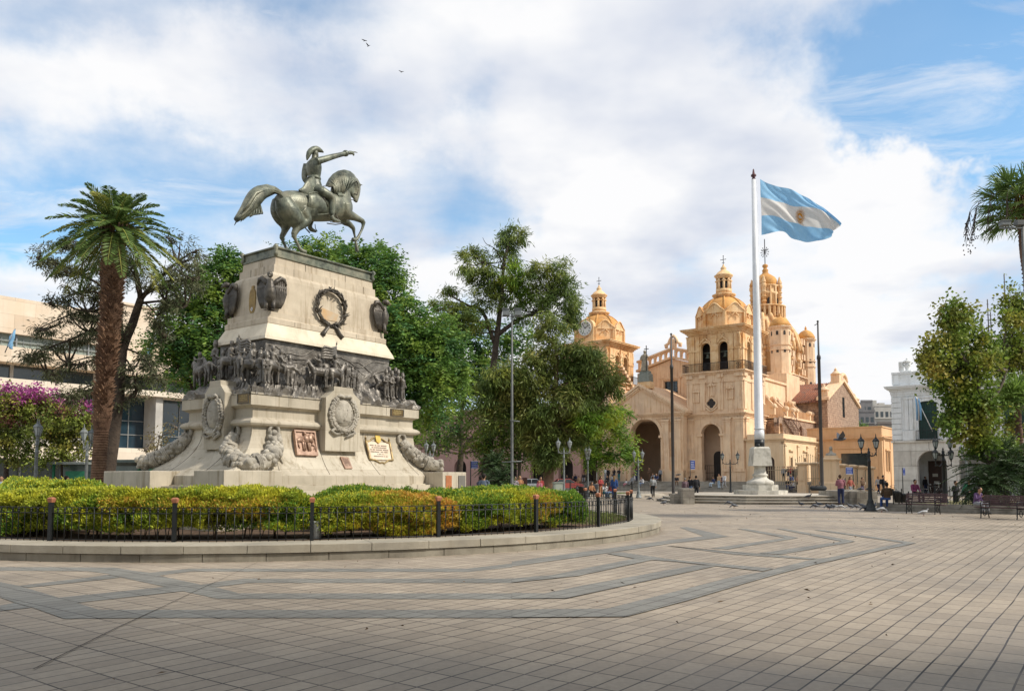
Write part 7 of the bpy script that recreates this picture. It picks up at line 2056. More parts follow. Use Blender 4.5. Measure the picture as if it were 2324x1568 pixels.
mk('acacia_tree', 'small fresh green feathery tree before the cathedral steps',
   [([(1012,1470),(1015,1400),(1020,1360)], .16, .10), ([(1020,1365),(1080,1320),(1150,1290)], .06,.02), ([(1018,1370),(960,1320),(930,1300)], .06,.02), ([(1020,1360),(1030,1240),(1060,1130)],.06,.02)], 66, K4, M_BARK,
   pxblobs([(1100,1060,70,35),(1160,1080,50,35),(1050,1120,80,50),(1130,1150,80,45),(990,1200,70,50),(1090,1220,90,50),(1180,1200,60,40),(1000,1280,90,45),(1120,1290,100,40),(1210,1270,60,40),(1250,1320,50,28),(960,1310,50,30),(1060,1330,80,28)], 66, K4, 7),
   [M_LY, M_LG], 107, style='spray', nsub=18, subr=.68, nleaf=72, L=.25, Wd=.085, frac=.35)
# bare cedar with drooping sprays behind the palm
CED = [([(520,1500),(570,1100),(590,870),(640,740),(680,620)], .36, .15), ([(680,620),(665,520),(640,440),(600,400)], .13,.03), ([(680,620),(760,530),(860,440),(950,385)], .12,.02), ([(700,600),(830,530),(960,520)],.07,.02), ([(685,640),(800,630),(900,650)],.07,.02), ([(590,860),(560,800),(500,770),(430,780),(330,820),(200,870),(120,910)],.12,.02),
   ([(500,770),(500,700),(420,680),(330,700),(180,765)],.08,.02), ([(590,860),(575,700),(490,560),(380,500),(260,440),(180,420)],.10,.02), ([(490,560),(480,440),(400,360),(320,330)],.07,.02), ([(575,700),(500,600),(380,590),(240,640)],.07,.02), ([(610,860),(680,890),(740,950),(760,1000)],.05,.012), ([(600,900),(640,960),(660,1060)],.04,.01), ([(560,1000),(480,1020),(380,1060),(300,1080)],.05,.01), ([(560,950),(470,900),(330,930),(230,980)],.05,.01),([(700,640),(760,700),(800,800)],.04,.01)]
rng_ = np.random.default_rng(108); bl = []
for pts, r0, r1 in CED[1:]:
    for i in range(1, len(pts)):
        for k in range(3):
            t = (k+.5)/3; x = pts[i-1][0]*(1-t)+pts[i][0]*t; y = pts[i-1][1]*(1-t)+pts[i][1]*t
            if i == 1 and k < 2: continue
            big = x > 700 and y < 650
            bl.append((x+rng_.uniform(-14,14), y+rng_.uniform(4,26), 46 if big else 34, 34 if big else 26, None, .6))
for x,y,rx,ry in ((870,360,60,36),(930,400,45,30),(820,320,40,20),(880,500,60,40),(930,560,60,50),(850,600,60,40),(780,560,50,30),(200,400,50,40),(290,350,50,30),(260,480,50,40),(250,620,50,40),(200,780,60,30),(170,900,60,30),(640,1100,60,40),(560,1130,40,40),(360,470,40,40),(330,560,40,30),(960,480,30,40),(350,380,40,30)): bl.append((x,y,rx,ry,None,.6))
mk('cedar_tree', 'sparse dark cedar with long drooping bare branches directly behind the date palm', CED, 34, K3, M_BARK, pxblobs(bl, 34, K3, 8, .7), [M_LX], 108, style='needle', nsub=34, subr=.34, nleaf=36, L=.22, Wd=.04, fill=.5)
mk('tree', 'thin leaved tree top showing between the cedar and the green trees',
   [([(440,1085),(450,850),(480,700),(490,620)], .2, .05), ([(485,680),(520,620),(530,590)],.05,.02)], 52, ID, M_BARK3,
   pxblobs([(495,590,28,24),(470,620,30,25),(520,610,25,22),(450,650,30,26),(545,640,25,20),(500,640,40,20)], 52, ID, 9), [M_LG], 109, style='spray', nsub=12, subr=.5, nleaf=45, L=.18, Wd=.06)
# plane trees on the right
mk('plane_tree', 'broad plane tree with green and yellowing leaves in front of the white hall',
   [([(1330,1330),(1320,1000),(1290,760),(1230,560),(1180,300),(1050,100),(950,-60)], .30, .05), ([(1290,800),(1150,640),(1050,500)], .12,.04), ([(1240,600),(1380,420),(1450,250)], .12,.04), ([(1230,560),(1050,360),(900,250),(800,130)],.1,.03)], 37, R3, M_BARK3,
   pxblobs([(460,1100,60,45),(520,1130,60,50),(430,1160,60,60),(500,1200,80,60),(450,1260,70,60),(560,1240,60,60),(620,1290,60,50),(300,1370,55,45),(260,1420,60,50),(360,1400,70,60),(450,1360,80,60),(560,1360,80,60),(660,1380,80,60),(320,1500,80,60),(440,1480,90,60),(560,1480,90,60),(680,1480,90,60)], 37, R4, 10)
   + pxblobs([(800,150,80,70),(900,300,110,80),(1030,250,110,90),(1150,330,110,100),(980,420,110,90),(1080,520,120,90),(1220,450,100,100),(1000,620,90,70),(1120,680,120,80),(1250,640,100,90),(1050,760,100,60),(1180,820,120,70),(1300,780,90,80),(1150,900,90,50),(1280,900,90,50),(1330,560,80,80),(1420,880,80,60),(960,690,50,50)], 37, R3, 11),
   [M_LP], 110, style='broad', nsub=36, subr=.52, nleaf=60, L=.19, Wd=.13, fill=.3)
mk('plane_tree', 'plane tree at the right edge with brown tinged upper leaves',
   [([(1640,1300),(1640,900),(1620,500),(1580,100),(1500,-300)], .28, .05), ([(1620,500),(1500,250),(1400,100)],.1,.03)], 41, R3, M_BARK3,
   pxblobs([(880,1020,60,50),(930,1060,80,70),(840,1100,70,60),(920,1160,90,70),(830,1200,70,50),(950,1260,80,70),(880,1300,80,60),(820,1360,80,60),(930,1400,90,70),(840,1450,90,60),(960,1500,80,60),(1020,1100,80,100)], 41, R4, 12)
   + pxblobs([(1400,150,100,90),(1500,250,100,90),(1350,250,90,80),(1560,120,100,100),(1560,420,60,80),(1450,700,80,60),(1400,480,70,70)], 41, R3, 13),
   [M_LP], 111, style='broad', nsub=24, subr=.5, nleaf=60, L=.19, Wd=.13, fill=.3)
mk('tree', 'round green tree top above the roof of the orange gate house',
   [([(1945,1100),(1948,1040),(1950,1000)], .2,.08)], 130, ID, M_BARK3, pxblobs([(1930,985,18,12),(1955,978,26,14),(1980,985,24,12),(2005,992,20,12),(2020,985,14,12),(2022,1010,12,14)], 130, ID, 14, ), [M_LG], 112, style='broad', nsub=10, subr=.7, nleaf=50, L=.3, Wd=.16)
mk('shrub', 'dry yellowish shrub in front of the glass wall left of the monument base',
   [([(352,1085),(355,1030),(362,990)], .06,.02), ([(353,1060),(375,1010),(400,970)],.04,.01), ([(353,1060),(330,1020)],.03,.01)], 36, ID, M_BARK3,
   pxblobs([(345,1000,22,16),(370,985,22,18),(330,1020,18,14),(365,1020,26,16),(395,965,12,16),(350,1045,24,14)], 36, ID, 15), [leafmat('dry_leaf',(0.24,0.19,0.07),(0.13,0.11,0.045),None,1.5,.3,.4)], 113, cat='shrub', style='broad', nsub=30, subr=.3, nleaf=26, L=.12, Wd=.05)
# bougainvillea
mk('bougainvillea', 'big bougainvillea with magenta and faded pink flowers at the left edge',
   [([(30,1480),(30,1300),(60,1200)], .16,.08), ([(45,1320),(150,1220),(260,1160)],.08,.03), ([(45,1330),(-60,1200)],.08,.03), ([(300,1480),(300,1330),(330,1200)],.07,.03)], 42, K3, M_BARK,
   pxblobs([(0,1080,90,45,1),(90,1070,80,35,1),(190,1080,80,36,1),(270,1110,50,30,1),(350,1130,60,36,1),(400,1150,40,30,1),(120,1105,90,28,1),(-60,1080,80,45,1),(20,1140,90,60),(120,1150,90,60),(220,1160,90,60),(320,1190,90,60),(400,1200,60,50),(60,1180,60,40,2),(150,1200,60,30,2),(240,1150,50,30,2),(330,1160,40,26,2),(-40,1180,80,60),(0,1240,90,60),(110,1250,90,60),(220,1250,90,60),(320,1280,80,60),(400,1270,60,60),(0,1320,80,40),(100,1330,80,40),(220,1330,90,40),(320,1350,70,40),(410,1340,50,50),(20,1200,50,24,2),(270,1230,40,24,2),(430,1230,30,30,1),(-40,1290,80,60),(60,1400,80,30),(190,1400,80,30),(330,1395,70,30),(160,1130,80,40,2),(60,1130,80,40,1),(260,1180,60,30,2)], 42, K3, 16),
   [M_LBG, M_FLW, M_FLW2], 114, cat='shrub', style='broad', nsub=40, subr=.4, nleaf=40, L=.15, Wd=.10, fill=.3, mixp=.1)

# ------------------------------------------------------------------ palms
def frond(P0, az, el, Ln, droop, rng, nl=44, ll=.5, wd=.035, vee=.5):
    """feather frond: returns quads and the midrib path"""
    d = np.array([cos(az)*cos(el), sin(az)*cos(el), sin(el)]); t = np.linspace(0,1,nl)
    rib = P0 + d*(t*Ln)[:,None] + np.array([0,0,-1])*(droop*Ln*t**2.0)[:,None]
    tan = unit(np.gradient(rib, axis=0)); side = unit(np.cross(tan, [0,0,1.0])); nrm = np.cross(side, tan)
    Q = []
    env = np.clip(np.sin(np.pi*np.clip(t*.9+.08,0,1))**.5, .12, 1)
    for s in (-1,1):
        m = t > .08
        D = side[m]*s + tan[m]*.75 + nrm[m]*(vee-.6*t[m])[:,None] + rng.normal(0,.07,(m.sum(),3)) + np.array([0,0,-.15])
        Q.append(leafquads(rib[m], D, ll*env[m]*rng.uniform(.85,1.1,m.sum()), wd, rng))
    return np.concatenate(Q), rib
def date_palm():
    Y = 31; rng = np.random.default_rng(7); random.seed(5)
    pts = [K3(474,1490),K3(490,1250),K3(508,1000),K3(522,850),K3(535,700),K3(545,520),K3(550,400),K3(551,310)]
    W_ = [Vector(U(*p, Y)) for p in pts]; base = Vector((W_[0].x-.1, Y, 0))
    t = thing('date_palm', 'tall date palm with a rough brown trunk and a full crown of feather fronds', 'palm tree', tuple(base), 0)
    W_ = [Vector((W_[0].x-.06, Y, 0))-base] + [w-base for w in W_]
    # trunk with old leaf bases
    f = []
    for i in range(len(W_)-1):
        for k in range(10): f.append(W_[i].lerp(W_[i+1], k/10))
    f.append(W_[-1]); N_ = len(f); H_ = f[-1].z
    def rad(z):
        h = z/H_
        r = .28 if h < .3 else .28+.09*(h-.3)/.7
        return r*(1+.07*sin(z*2.1)+.05*sin(z*5.3+1)) if h > .33 else r
    mb = MB(); mb.tube(f, [rad(p.z)*.93 for p in f], 16)
    z = .3
    rows = 0
    while z < H_-.05:
        k_ = min(range(N_-1), key=lambda i: abs((f[i].z+f[i+1].z)/2-z)); c = f[k_].lerp(f[k_+1], min(1,max(0,(z-f[k_].z)/max(1e-6,f[k_+1].z-f[k_].z))))
        r = rad(z); rough = max(0, min(1, (z/H_-.30)/.12)); n_ = 14
        if rough > .02:
            for i in range(n_):
                a = 2*pi*(i+.5*(rows%2))/n_ + RU(-.1,.1); d = Vector((cos(a), sin(a), 0)); s = Vector((-sin(a), cos(a), 0))
                w = .09*RU(.7,1.3); hgt = .11*RU(.6,1.4); o = (.04+.10*rough*RU(.2,1.7))
                p = c + d*(r*.90)
                a0, a1 = p-s*w+Vector((0,0,-.05)), p+s*w+Vector((0,0,-.05)); a2, a3 = p+d*o+s*w*.6+Vector((0,0,hgt)), p+d*o-s*w*.6+Vector((0,0,hgt*RU(.8,1.2)))
                b2, b3 = p+s*w*.8+Vector((0,0,hgt*.6)), p-s*w*.8+Vector((0,0,hgt*.6))
                mb.add([a0,a1,a2,a3,b2,b3], [(0,1,2,3),(3,2,4,5),(0,3,5),(1,4,2)])
            z += .095
        else:
            ring = [c+Vector((cos(2*pi*i/16), sin(2*pi*i/16), 0))*(r*.945) for i in range(16)]
            mb.tube(ring, .022, 4, close=True); z += .10
        rows += 1
    mb.build('trunk', mat('palm_trunk', (0.20,0.115,0.07), (0.10,0.055,0.034), .95, 3, c3=(0.28,0.17,0.10), s3=1.2, bump=.8, bscale=20), t)
    top = np.array(W_[-1]) + [0,0,.15]; Q = []; QP = []; ribs = MB()
    spec = []
    for k in range(74):
        u = (k+.5)/74; el = radians(84 - 118*u**.9 + RU(-5,5)); az = k*2.399+RU(-.2,.2)
        spec.append((az, el, 2.3*RU(.9,1.08)*(.85 if el > 1.2 else 1), .26+.24*max(0,cos(el))*RU(.6,1.2)))
    for i,(az,el,Ln,dr) in enumerate(spec):
        q, rib = frond(top+np.array([.16*cos(az),.16*sin(az),.25*sin(el)]), az, el, Ln, dr, rng, 56, .42, .048, .5)
        (QP if i % 9 == 5 or (el < -.3 and i % 3 == 0) else Q).append(q)
        ribs.tube([Vector(rib[j]) for j in range(0,56,6)], [.035-.0032*j for j in range(len(range(0,56,6)))], 4)
    V = np.concatenate(Q+QP); mi = np.concatenate([np.zeros(sum(map(len,Q))), np.ones(sum(map(len,QP)))])
    link('fronds', mesh_from_quads('fronds', V, [M_PF, M_PF2], mi), t); ribs.build('midribs', M_PF2, t)
    st = MB()
    for k in range(26):
        a = k*2.399; st.tube([Vector(W_[-1])+Vector((.3*cos(a),.3*sin(a),-.35)), Vector(W_[-1])+Vector((.5*cos(a),.5*sin(a),.1)), Vector(W_[-1])+Vector((.6*cos(a),.6*sin(a),.45))], [.09,.06,.03], 5)
    st.build('frond_stubs', M_BARK2, t)
date_palm()
def fan_leaf(P0, d, Ls, Rf, rng, nseg=26, spread=2.3, droop=.35):
    d = unit(np.array(d)[None])[0]; C = P0 + d*Ls + np.array([0,0,-.1*Ls])
    side = unit(np.cross(d, [0,0,1.0])[None])[0]; up = np.cross(side, d)
    Q = []
    a = np.linspace(-spread/1.0, spread/1.0, nseg)
    D = np.cos(a)[:,None]*d + np.sin(a)[:,None]*side + up*(.12*np.cos(a*3))[:,None] + [0,0,-.06]
    L_ = Rf*(.75+.25*np.cos(a*.6))*rng.uniform(.92,1.06,nseg)
    q1 = leafquads(np.repeat(C[None],nseg,0), D, L_, .075*Rf/.9, rng)
    tip = C + unit(D)*(L_*.72)[:,None]
    D2 = unit(D)*.7 + np.array([0,0,-droop*1.6]) + rng.normal(0,.1,D.shape)
    q2 = leafquads(tip, D2, L_*.42, .035, rng)
    return np.concatenate([q1,q2]), C
def fan_palm(name, label, crown_px, base_px, Y, Hs, nleaf_, Ls, Rf, tr, seed, mats, dead=False, thing_=None, elmin=-50):
    rng = np.random.default_rng(seed); random.seed(seed)
    top = Vector(U(*crown_px, Y)); base = Vector((U(base_px, 1084, Y)[0], Y, 0))
    t = thing(name, label, 'palm tree', tuple(base), 0)
    tp = top-base; mb = MB()
    n_ = 30; f = [Vector((tp.x*(i/n_)**1.2, 0, tp.z*i/n_)) for i in range(n_+1)]
    mb.tube(f, [tr*(1.25-.35*min(1,i/6)) if i < 6 else tr*(.9+.1*sin(i*1.3)) for i in range(n_+1)], 12)
    for i in range(1, int(tp.z/.16)):
        h = i*.16/tp.z; c = Vector((tp.x*h**1.2,0,i*.16)); mb.tube([c+Vector((cos(2*pi*k/12),sin(2*pi*k/12),0))*tr*.93 for k in range(12)], .018, 4, close=True)
    mb.build('trunk', mat('fan_palm_trunk', (0.19,0.115,0.08), (0.10,0.06,0.042), .95, 3, bump=.6, bscale=18), t)
    Q = []; rb = MB()
    for k in range(nleaf_):
        u = (k+.5)/nleaf_; el = radians(82-(82-elmin)*u**.95+RU(-5,5)); az = k*2.399+RU(-.2,.2)
        P0 = np.array(tp); d = [cos(az)*cos(el), sin(az)*cos(el), sin(el)]
        q, C = fan_leaf(P0, d, Ls*RU(.85,1.1), Rf*RU(.9,1.1), rng); Q.append(q)
        rb.tube([tp, Vector(C)], [.025,.012], 4)
    V = np.concatenate(Q); link('fan_leaves', mesh_from_quads('fan_leaves', V, mats), t); rb.build('leaf_stalks', M_PF2, t)
    if dead:
        Dd = MB()
        for k in range(30):
            a = RU(0,6.28); r_ = RU(.1,.4); Dd.tube([tp+Vector((.1*cos(a),.1*sin(a),RU(-.2,.5))), tp+Vector((r_*cos(a),r_*sin(a),RU(-.6,.1))), tp+Vector((r_*1.1*cos(a),r_*1.1*sin(a),-RU(.7,1.1)))], [.05,.05,.01], 5, flat=.4)
        Dd.build('dead_fronds', mat('dead_frond', (0.33,0.17,0.07), (0.20,0.10,0.045), .9, 6), t)
        sd_ = MB()
        for k in range(7):
            a = 2.2+k*.35; p = [tp, tp+Vector((.9*cos(a),.9*sin(a),.35)), tp+Vector((1.7*cos(a),1.5*sin(a),0)), tp+Vector((1.95*cos(a),1.7*sin(a),-.9))]
            ff = limb(sd_, p, .022, .008, 4)
            for j in range(12):
                c = ff[-1-(j%4)]; sd_.tube([c, c+Vector((RU(-.12,.12),RU(-.1,.1),-RU(.1,.55)))], .012, 3)
                sd_.ball(c+Vector((RU(-.15,.15),RU(-.1,.1),-RU(.2,.9))), .028, 5)
        sd_.build('seed_strands', M_BARK, t)
    return t
fan_palm('tall_fan_palm', 'very tall fan palm with brown dead fronds at the top right edge', R4(925,370), 2378, 30, 12, 40, .95, .85, .20, 31, [M_PF], dead=True)
fan_palm('fan_palm', 'short bright green fan palm at the right edge above the cycad', R3(1530,480), 2324, 40, 6, 34, .6, .85, .17, 32, [leafmat('fresh_fan_leaf',(0.26,0.38,0.08),(0.13,0.22,0.05),None,.8,.3,.35)], elmin=-35)
def cycad(name, label, px, py, Y, n_, Ln, h0, seed, z0=.0, trunk=.22, m=None):
    rng = np.random.default_rng(seed); random.seed(seed)
    c = U(px, py, Y); t = thing(name, label, 'plant', (c[0], Y, z0), 0)
    zt = c[2]-z0; mb = MB(); mb.tube([(0,0,0),(0,0,zt*.5),(0,0,zt)], [trunk*1.15,trunk,trunk*.9], 10); mb.build('trunk', M_BARK, t)
    Q = []; rb = MB()
    for k in range(n_):
        u = (k+.5)/n_; el = radians(75-110*u+RU(-6,6)); az = k*2.399
        q, rib = frond(np.array([0,0,zt]), az, el, Ln*RU(.85,1.1), .38*cos(el)+.1, rng, 30, .26*Ln/1.3, .035, .5); Q.append(q)
        rb.tube([Vector(rib[j]) for j in range(0,30,5)], .012, 4)
    link('fronds', mesh_from_quads('fronds', np.concatenate(Q), [m or M_CY]), t); rb.build('midribs', M_CY, t)
cycad('cycad', 'large dark cycad with arching fronds beside the right hand benches', *R3(1385,1100), 37, 80, 2.35, 0, 41, .3, .35)
cycad('cycad', 'dark low cycad fronds at the far right edge behind the bench', *R3(1620,1080), 37.5, 50, 1.9, 0, 42, .3, .3)
cycad('cycad', 'dark cycad filling the space behind the bench armrest, below the big one', *R3(1290,1215), 36, 46, 1.3, 0, 43, .3, .25)
cycad('cycad', 'upright small cycad beside the bluish blurred pedestrian, upper plant', 1124, 1056, 40, 40, 1.15, 0, 44, 0, .2, M_CY)
cycad('cycad', 'lower cycad between the pedestrian and the grey light mast', 1136, 1092, 38, 40, 1.1, 0, 45, 0, .2, M_CY)
# unseen trees added round the viewpoint so their crowns shade the near paving
for i,(x,y,lb) in enumerate(((-10,-4.2,'added unseen shade tree left behind the viewpoint'),(0,-4.2,'added unseen shade tree right behind the viewpoint'),(10,-4.2,'added unseen shade tree to the right behind the viewpoint'),(20,-4.2,'outermost added tree to the right, unseen behind the viewpoint'),(-20,-4,'outermost added tree to the left, unseen behind the viewpoint'))):
    rg = np.random.default_rng(300+i); random.seed(i)
    t = thing('added_shade_tree', lb, 'tree', (x,y,0), 0, 'unseen shade trees added behind the viewpoint'); mb = MB()
    limb(mb, [(0,0,0),(.1,0,2.5),(0,.1,4.8),(.2,.3,7)], .32, .12)
    B = [(4.3*cos(k*1.05)*(.5+.5*(k%2)), 2.2+4.3*sin(k*1.05)*(.5+.5*(k%2)), 6.2+.8*(k%3), 3.0,2.6,1.3) for k in range(11)]
    for b_ in B: limb(mb, [(0,.1,4.2),(b_[0]*.5,b_[1]*.5,5.4),(b_[0],b_[1],b_[2])], .12, .03)
    mb.build('trunk', M_BARK3, t); crown('crown', t, B, [M_LP], rg, nsub=20, subr=.9, nleaf=50, style='broad', L=.45, Wd=.30)
# ------------------------------------------------------------------ street lamps
M_LGR = mat('grey_lamp_paint', (0.22,0.24,0.24), (0.15,0.165,0.165), .5, 6)
M_LBK = mat('black_lamp_paint', (0.028,0.032,0.034), (0.018,0.02,0.022), .42, 6)
M_LGL = mat('lantern_glass', (0.42,0.46,0.45), (0.34,0.38,0.37), .15, 8, spec=.7)
def lantern(parent, x, z, m, s=1.0, y=0.0):
    L = MB()
    L.lathe([(.02,0),(.05,.02),(.03,.06),(.07,.10),(.085,.13),(.06,.15)], (x,y,z), 8)
    for k in range(6):
        a = k*pi/3; L.tube([(x+.085*s*cos(a),y+.085*s*sin(a),z+.14),(x+.155*s*cos(a),y+.155*s*sin(a),z+.44)], .010, 4)
    L.lathe([(.155*s,.43),(.175*s,.445),(.17*s,.47),(.13*s,.53),(.07*s,.58),(.05*s,.60),(.06*s,.62),(.02,.66),(.028,.69),(.006,.82),(0,.83)], (x,y,z), 6, smooth=False)
    o = L.build('lantern', m, parent)
    g = MB(); g.lathe([(.07*s,.145),(.143*s,.432)], (x,y,z), 6, smooth=False); g.build('glass', M_LGL, o)
def lamp(label, px, Y, topy, m, arms=((-.33,0),(.33,0)), rz=0.0, z0=0.0, fat=1.0, low=()):
    c = U(px, 1100, Y); ztop = U(px, topy, Y)[2]-z0
    t = thing('street_lamp', label, 'street lamp', (c[0], Y, z0), rz, 'old style lantern lamps of the square')
    zp = ztop-1.05
    b = MB(); f = fat
    b.lathe([(.26*f,0),(.26*f,.06),(.2*f,.12),(.17*f,.3),(.12*f,.42),(.13*f,.47),(.10*f,.55),(.085*f,.62),(.075*f,1.0),(.06*f,zp-.35),(.075*f,zp-.33),(.075*f,zp-.28),(.055*f,zp-.25),(.05*f,zp-.05),(.075*f,zp),(.05*f,zp+.05),(.06*f,zp+.14),(.03,zp+.22),(.045,zp+.28),(0,zp+.36)], (0,0,0), 14)
    b.build('post', m, t)
    for ax, ay in arms:
        r_ = hypot(ax, ay); ux_, uy_ = ax/r_, ay/r_
        a = MB(); pts = [(0,0,zp+.02),(ux_*r_*.35,uy_*r_*.35,zp-.06),(ux_*r_*.75,uy_*r_*.75,zp-.02),(ax,ay,zp+.12),(ax,ay,zp+.22)]
        a.tube(pts, [.035,.03,.028,.03,.02], 7); a.tube([(ux_*r_*.4,uy_*r_*.4,zp-.05),(ux_*r_*.55,uy_*r_*.55,zp+.08),(ux_*r_*.35,uy_*r_*.35,zp+.1)], .014, 5)
        a.lathe([(0,-.12),(.03,-.09),(.02,-.04),(.03,0)], (ax,ay,zp+.06), 7)
        a.build('arm', m, t); lantern(t, ax, zp+.22, m, 1.0, ay)
    for ax, ay, dz in low:
        r_ = hypot(ax, ay); a = MB(); a.tube([(0,0,zp-.4),(ax*.5,ay*.5,zp-.62),(ax,ay,zp-.52),(ax,ay,zp-.36)], [.035,.03,.03,.02], 7); a.lathe([(0,-.14),(.04,-.1),(.02,-.04)], (ax,ay,zp-.5), 7); a.build('arm', m, t)
        lantern(t, ax, zp-.36, m, 1.0, ay)
    return t
DB = ((-.33,0),(.33,0))
lamp('grey lamp in front of the bougainvillea, leftmost of all the lamps', 80, 32, 949, M_LGR, ((-.12,.3),(.16,-.28)))
lamp('grey lamp just left of the date palm trunk', 195, 34, 962, M_LGR, ((0,-.3),(0,.3)))
lamp('grey lamp half hidden right behind the monument base', 975, 52, 998, M_LGR, ((-.22,-.2),(.22,.2)))
lamp('grey lamp beside the utility cabinet and thick conifer trunk', 1280, 54, 992, M_LGR, ((-.38,0),(.4,0)))
lamp('grey lamp under the small acacia, beside the seated group', 1334, 61, 1011, M_LGR, ((-.1,.2),(.1,-.2)))
lamp('grey lamp before the big porch arch, right of the acacia', 1449, 63, 1018, M_LGR, DB)
lamp('black two lantern lamp behind the flagpole platform', 1658, 64, 1022, M_LBK, ((-.62,0),(.62,0)))
lamp('black two lantern lamp with pigeons round its foot on the open pavement', 1974, 38.4, 983, M_LBK, ((-.36,0),(.36,0)), fat=1.15)
lamp('black four lantern lamp in front of the white hall arcade', 2143, 41, 985, M_LBK, ((-.32,.1),(.32,-.1)), low=((-.46,-.1,0),(.46,.1,0)), fat=1.3)
lamp('grey lamp partly hidden by plane leaves right of the four lantern lamp', 2195, 46, 1001, M_LGR, ((-.12,.2),(.14,-.2)))

# ------------------------------------------------------------------ flagpole on its platform
M_MARB = mat('white_marble', (0.62,0.59,0.52), (0.50,0.47,0.40), .6, 2, streak=.4, c3=(0.28,0.26,0.21), s3=1.3)
M_POLE = mat('white_pole_paint', (0.72,0.73,0.74), (0.64,0.65,0.66), .4, 2, streak=.15)
M_PLT = mat('platform_stone', (0.40,0.37,0.31), (0.25,0.225,0.19), .85, 1.3, c3=(0.14,0.125,0.10), s3=.9, bump=.3, mortar=(1.0,.4,.015,.6))
M_PLTT = mat('platform_paving', (0.46,0.41,0.34), (0.38,0.34,0.28), .85, .8)
PLC = (16.3, 53.4)
pf = thing('flagpole_platform', 'low stepped stone platform carrying the flagpole, with side walls', 'platform', (PLC[0], PLC[1], 0))
def octo(w, d, k=.38): return [(-w,-d*k),(-w*k,-d),(w*k*.3,-d*1.03),(w*.75,-d*.97),(w,-d*k),(w,d*k),(w*k,d),(-w*k,d),(-w,d*k)]
for i, (w, d) in enumerate(((6.2,5.9),(5.8,5.45),(5.4,5.0))):
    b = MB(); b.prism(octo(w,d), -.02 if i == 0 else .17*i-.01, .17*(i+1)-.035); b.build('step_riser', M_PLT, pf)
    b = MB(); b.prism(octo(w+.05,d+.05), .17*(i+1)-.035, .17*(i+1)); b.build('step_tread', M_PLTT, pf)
b = MB(); b.bbox(-5.9,-5.0,.0,-5.2,-3.4,.95,.02); b.bbox(-6.3,-4.2,.0,-5.9,-3.0,.62,.02); b.build('left_side_wall', M_PLT, pf)
b = MB(); b.bbox(3.3,-5.9,.0,4.4,-2.5,.82,.02); b.bbox(4.4,-4.5,.0,5.4,-3.0,.86,.02); b.bbox(3.8,-7.0,0,5.0,-5.9,.80,.02); b.build('right_side_wall', M_PLT, pf)
FPX = U(1725.5, 1100, 53.4)[0]
fp = thing('flagpole', 'tall white flagpole on a marble block and round moulded base', 'flagpole', (FPX, 53.4, .51))
def zf(py): return U(1725, py, 53.4)[2]-.51
b = MB(); b.prism([(1.75*cos(pi/8+k*pi/4),1.75*sin(pi/8+k*pi/4)) for k in range(8)], 0, .26)
b.prism([(1.15*cos(pi/8+k*pi/4),1.15*sin(pi/8+k*pi/4)) for k in range(8)], .26, zf(1100)); b.build('plinth', M_MARB, fp)
z1, z2 = zf(1100), zf(1057)
b = MB(); b.lathe([(.84,z1),(.88,z1+.05),(.88,z1+.2),(.80,z1+.28),(.62,z1+.34),(.46,z1+.46),(.44,z1+.56),(.50,z1+.62),(.50,z1+.70),(.40,z1+.76),(.36,z2-.12),(.40,z2)], (0,0,0), 24); b.build('moulded_base', M_MARB, fp)
z3 = zf(1014)
b = MB(); b.frus([(-.62,.66,-.55,.6,z2),(-.52,.56,-.5,.5,z3-.1),(-.42,.46,-.42,.42,z3)]); b.build('marble_block', M_MARB, fp)
z4 = zf(997); b = MB(); b.lathe([(.32,z3-.02),(.32,z4)], (0,0,0), 20); b.ball((-.2,-.34,z3+.08),.14,8); b.build('black_collar', M_BLK, fp)
z5 = zf(408); b = MB(); lean = U(1718.8,408,53.4)[0]-FPX
b.tube([(lean*t*0, 0, z4+(z5-z4)*t) for t in (0,.03,.031,.5,1)], [.325,.322,.30,.23,.145], 20)
b.lathe([(.33,0),(.335,.03),(.33,.06)], (0,0,zf(974)), 20, m=0); b.build('pole', M_POLE, fp)
b = MB(); b.lathe([(.10,0),(.14,.05),(.08,.15),(.19,.25),(.17,.35),(.09,.4),(.05,.7),(.0,.78)], (0,0,z5), 12); b.build('finial', mat('dark_red_finial',(.12,.04,.04),(.07,.025,.03),.5,5), fp)
b = MB(); b.tube([(.36,-.05,1.6),(.20,-.05,z5-.1)], .012, 4); b.build('halyard', M_POLE, fp)
# the flag
FY = 53.4
fl_ = thing('national_flag', 'large light blue and white flag with a golden sun flying from the tall pole', 'flag', (FPX, FY, 0))
def FX(cx, cy): p = U(1688.8+.13833*cx, 371.9+.13833*cy, FY); return (p[0]-FPX, p[2])
def interp(pts, u):
    xs = [i/(len(pts)-1) for i in range(len(pts))]; i = min(len(pts)-2, int(u*(len(pts)-1))); f = u*(len(pts)-1)-i
    p0=pts[max(0,i-1)];p1=pts[i];p2=pts[i+1];p3=pts[min(len(pts)-1,i+2)]
    return tuple(.5*((2*p1[k])+(p2[k]-p0[k])*f+(2*p0[k]-5*p1[k]+4*p2[k]-p3[k])*f*f+(3*p1[k]-p0[k]-3*p2[k]+p3[k])*f**3) for k in (0,1))
C0 = [FX(*p) for p in ((262,250),(450,335),(700,400),(950,490),(1150,630),(1330,800),(1550,985))]
C1 = [FX(*p) for p in ((270,550),(480,598),(700,632),(900,705),(1110,750),(1330,860),(1530,1060))]
C2 = [FX(*p) for p in ((285,855),(480,850),(700,948),(930,985),(1130,1010),(1300,1060),(1440,1115))]
C3 = [FX(*p) for p in ((285,1170),(470,1135),(650,1100),(810,1200),(1000,1268),(1220,1250),(1410,1215))]
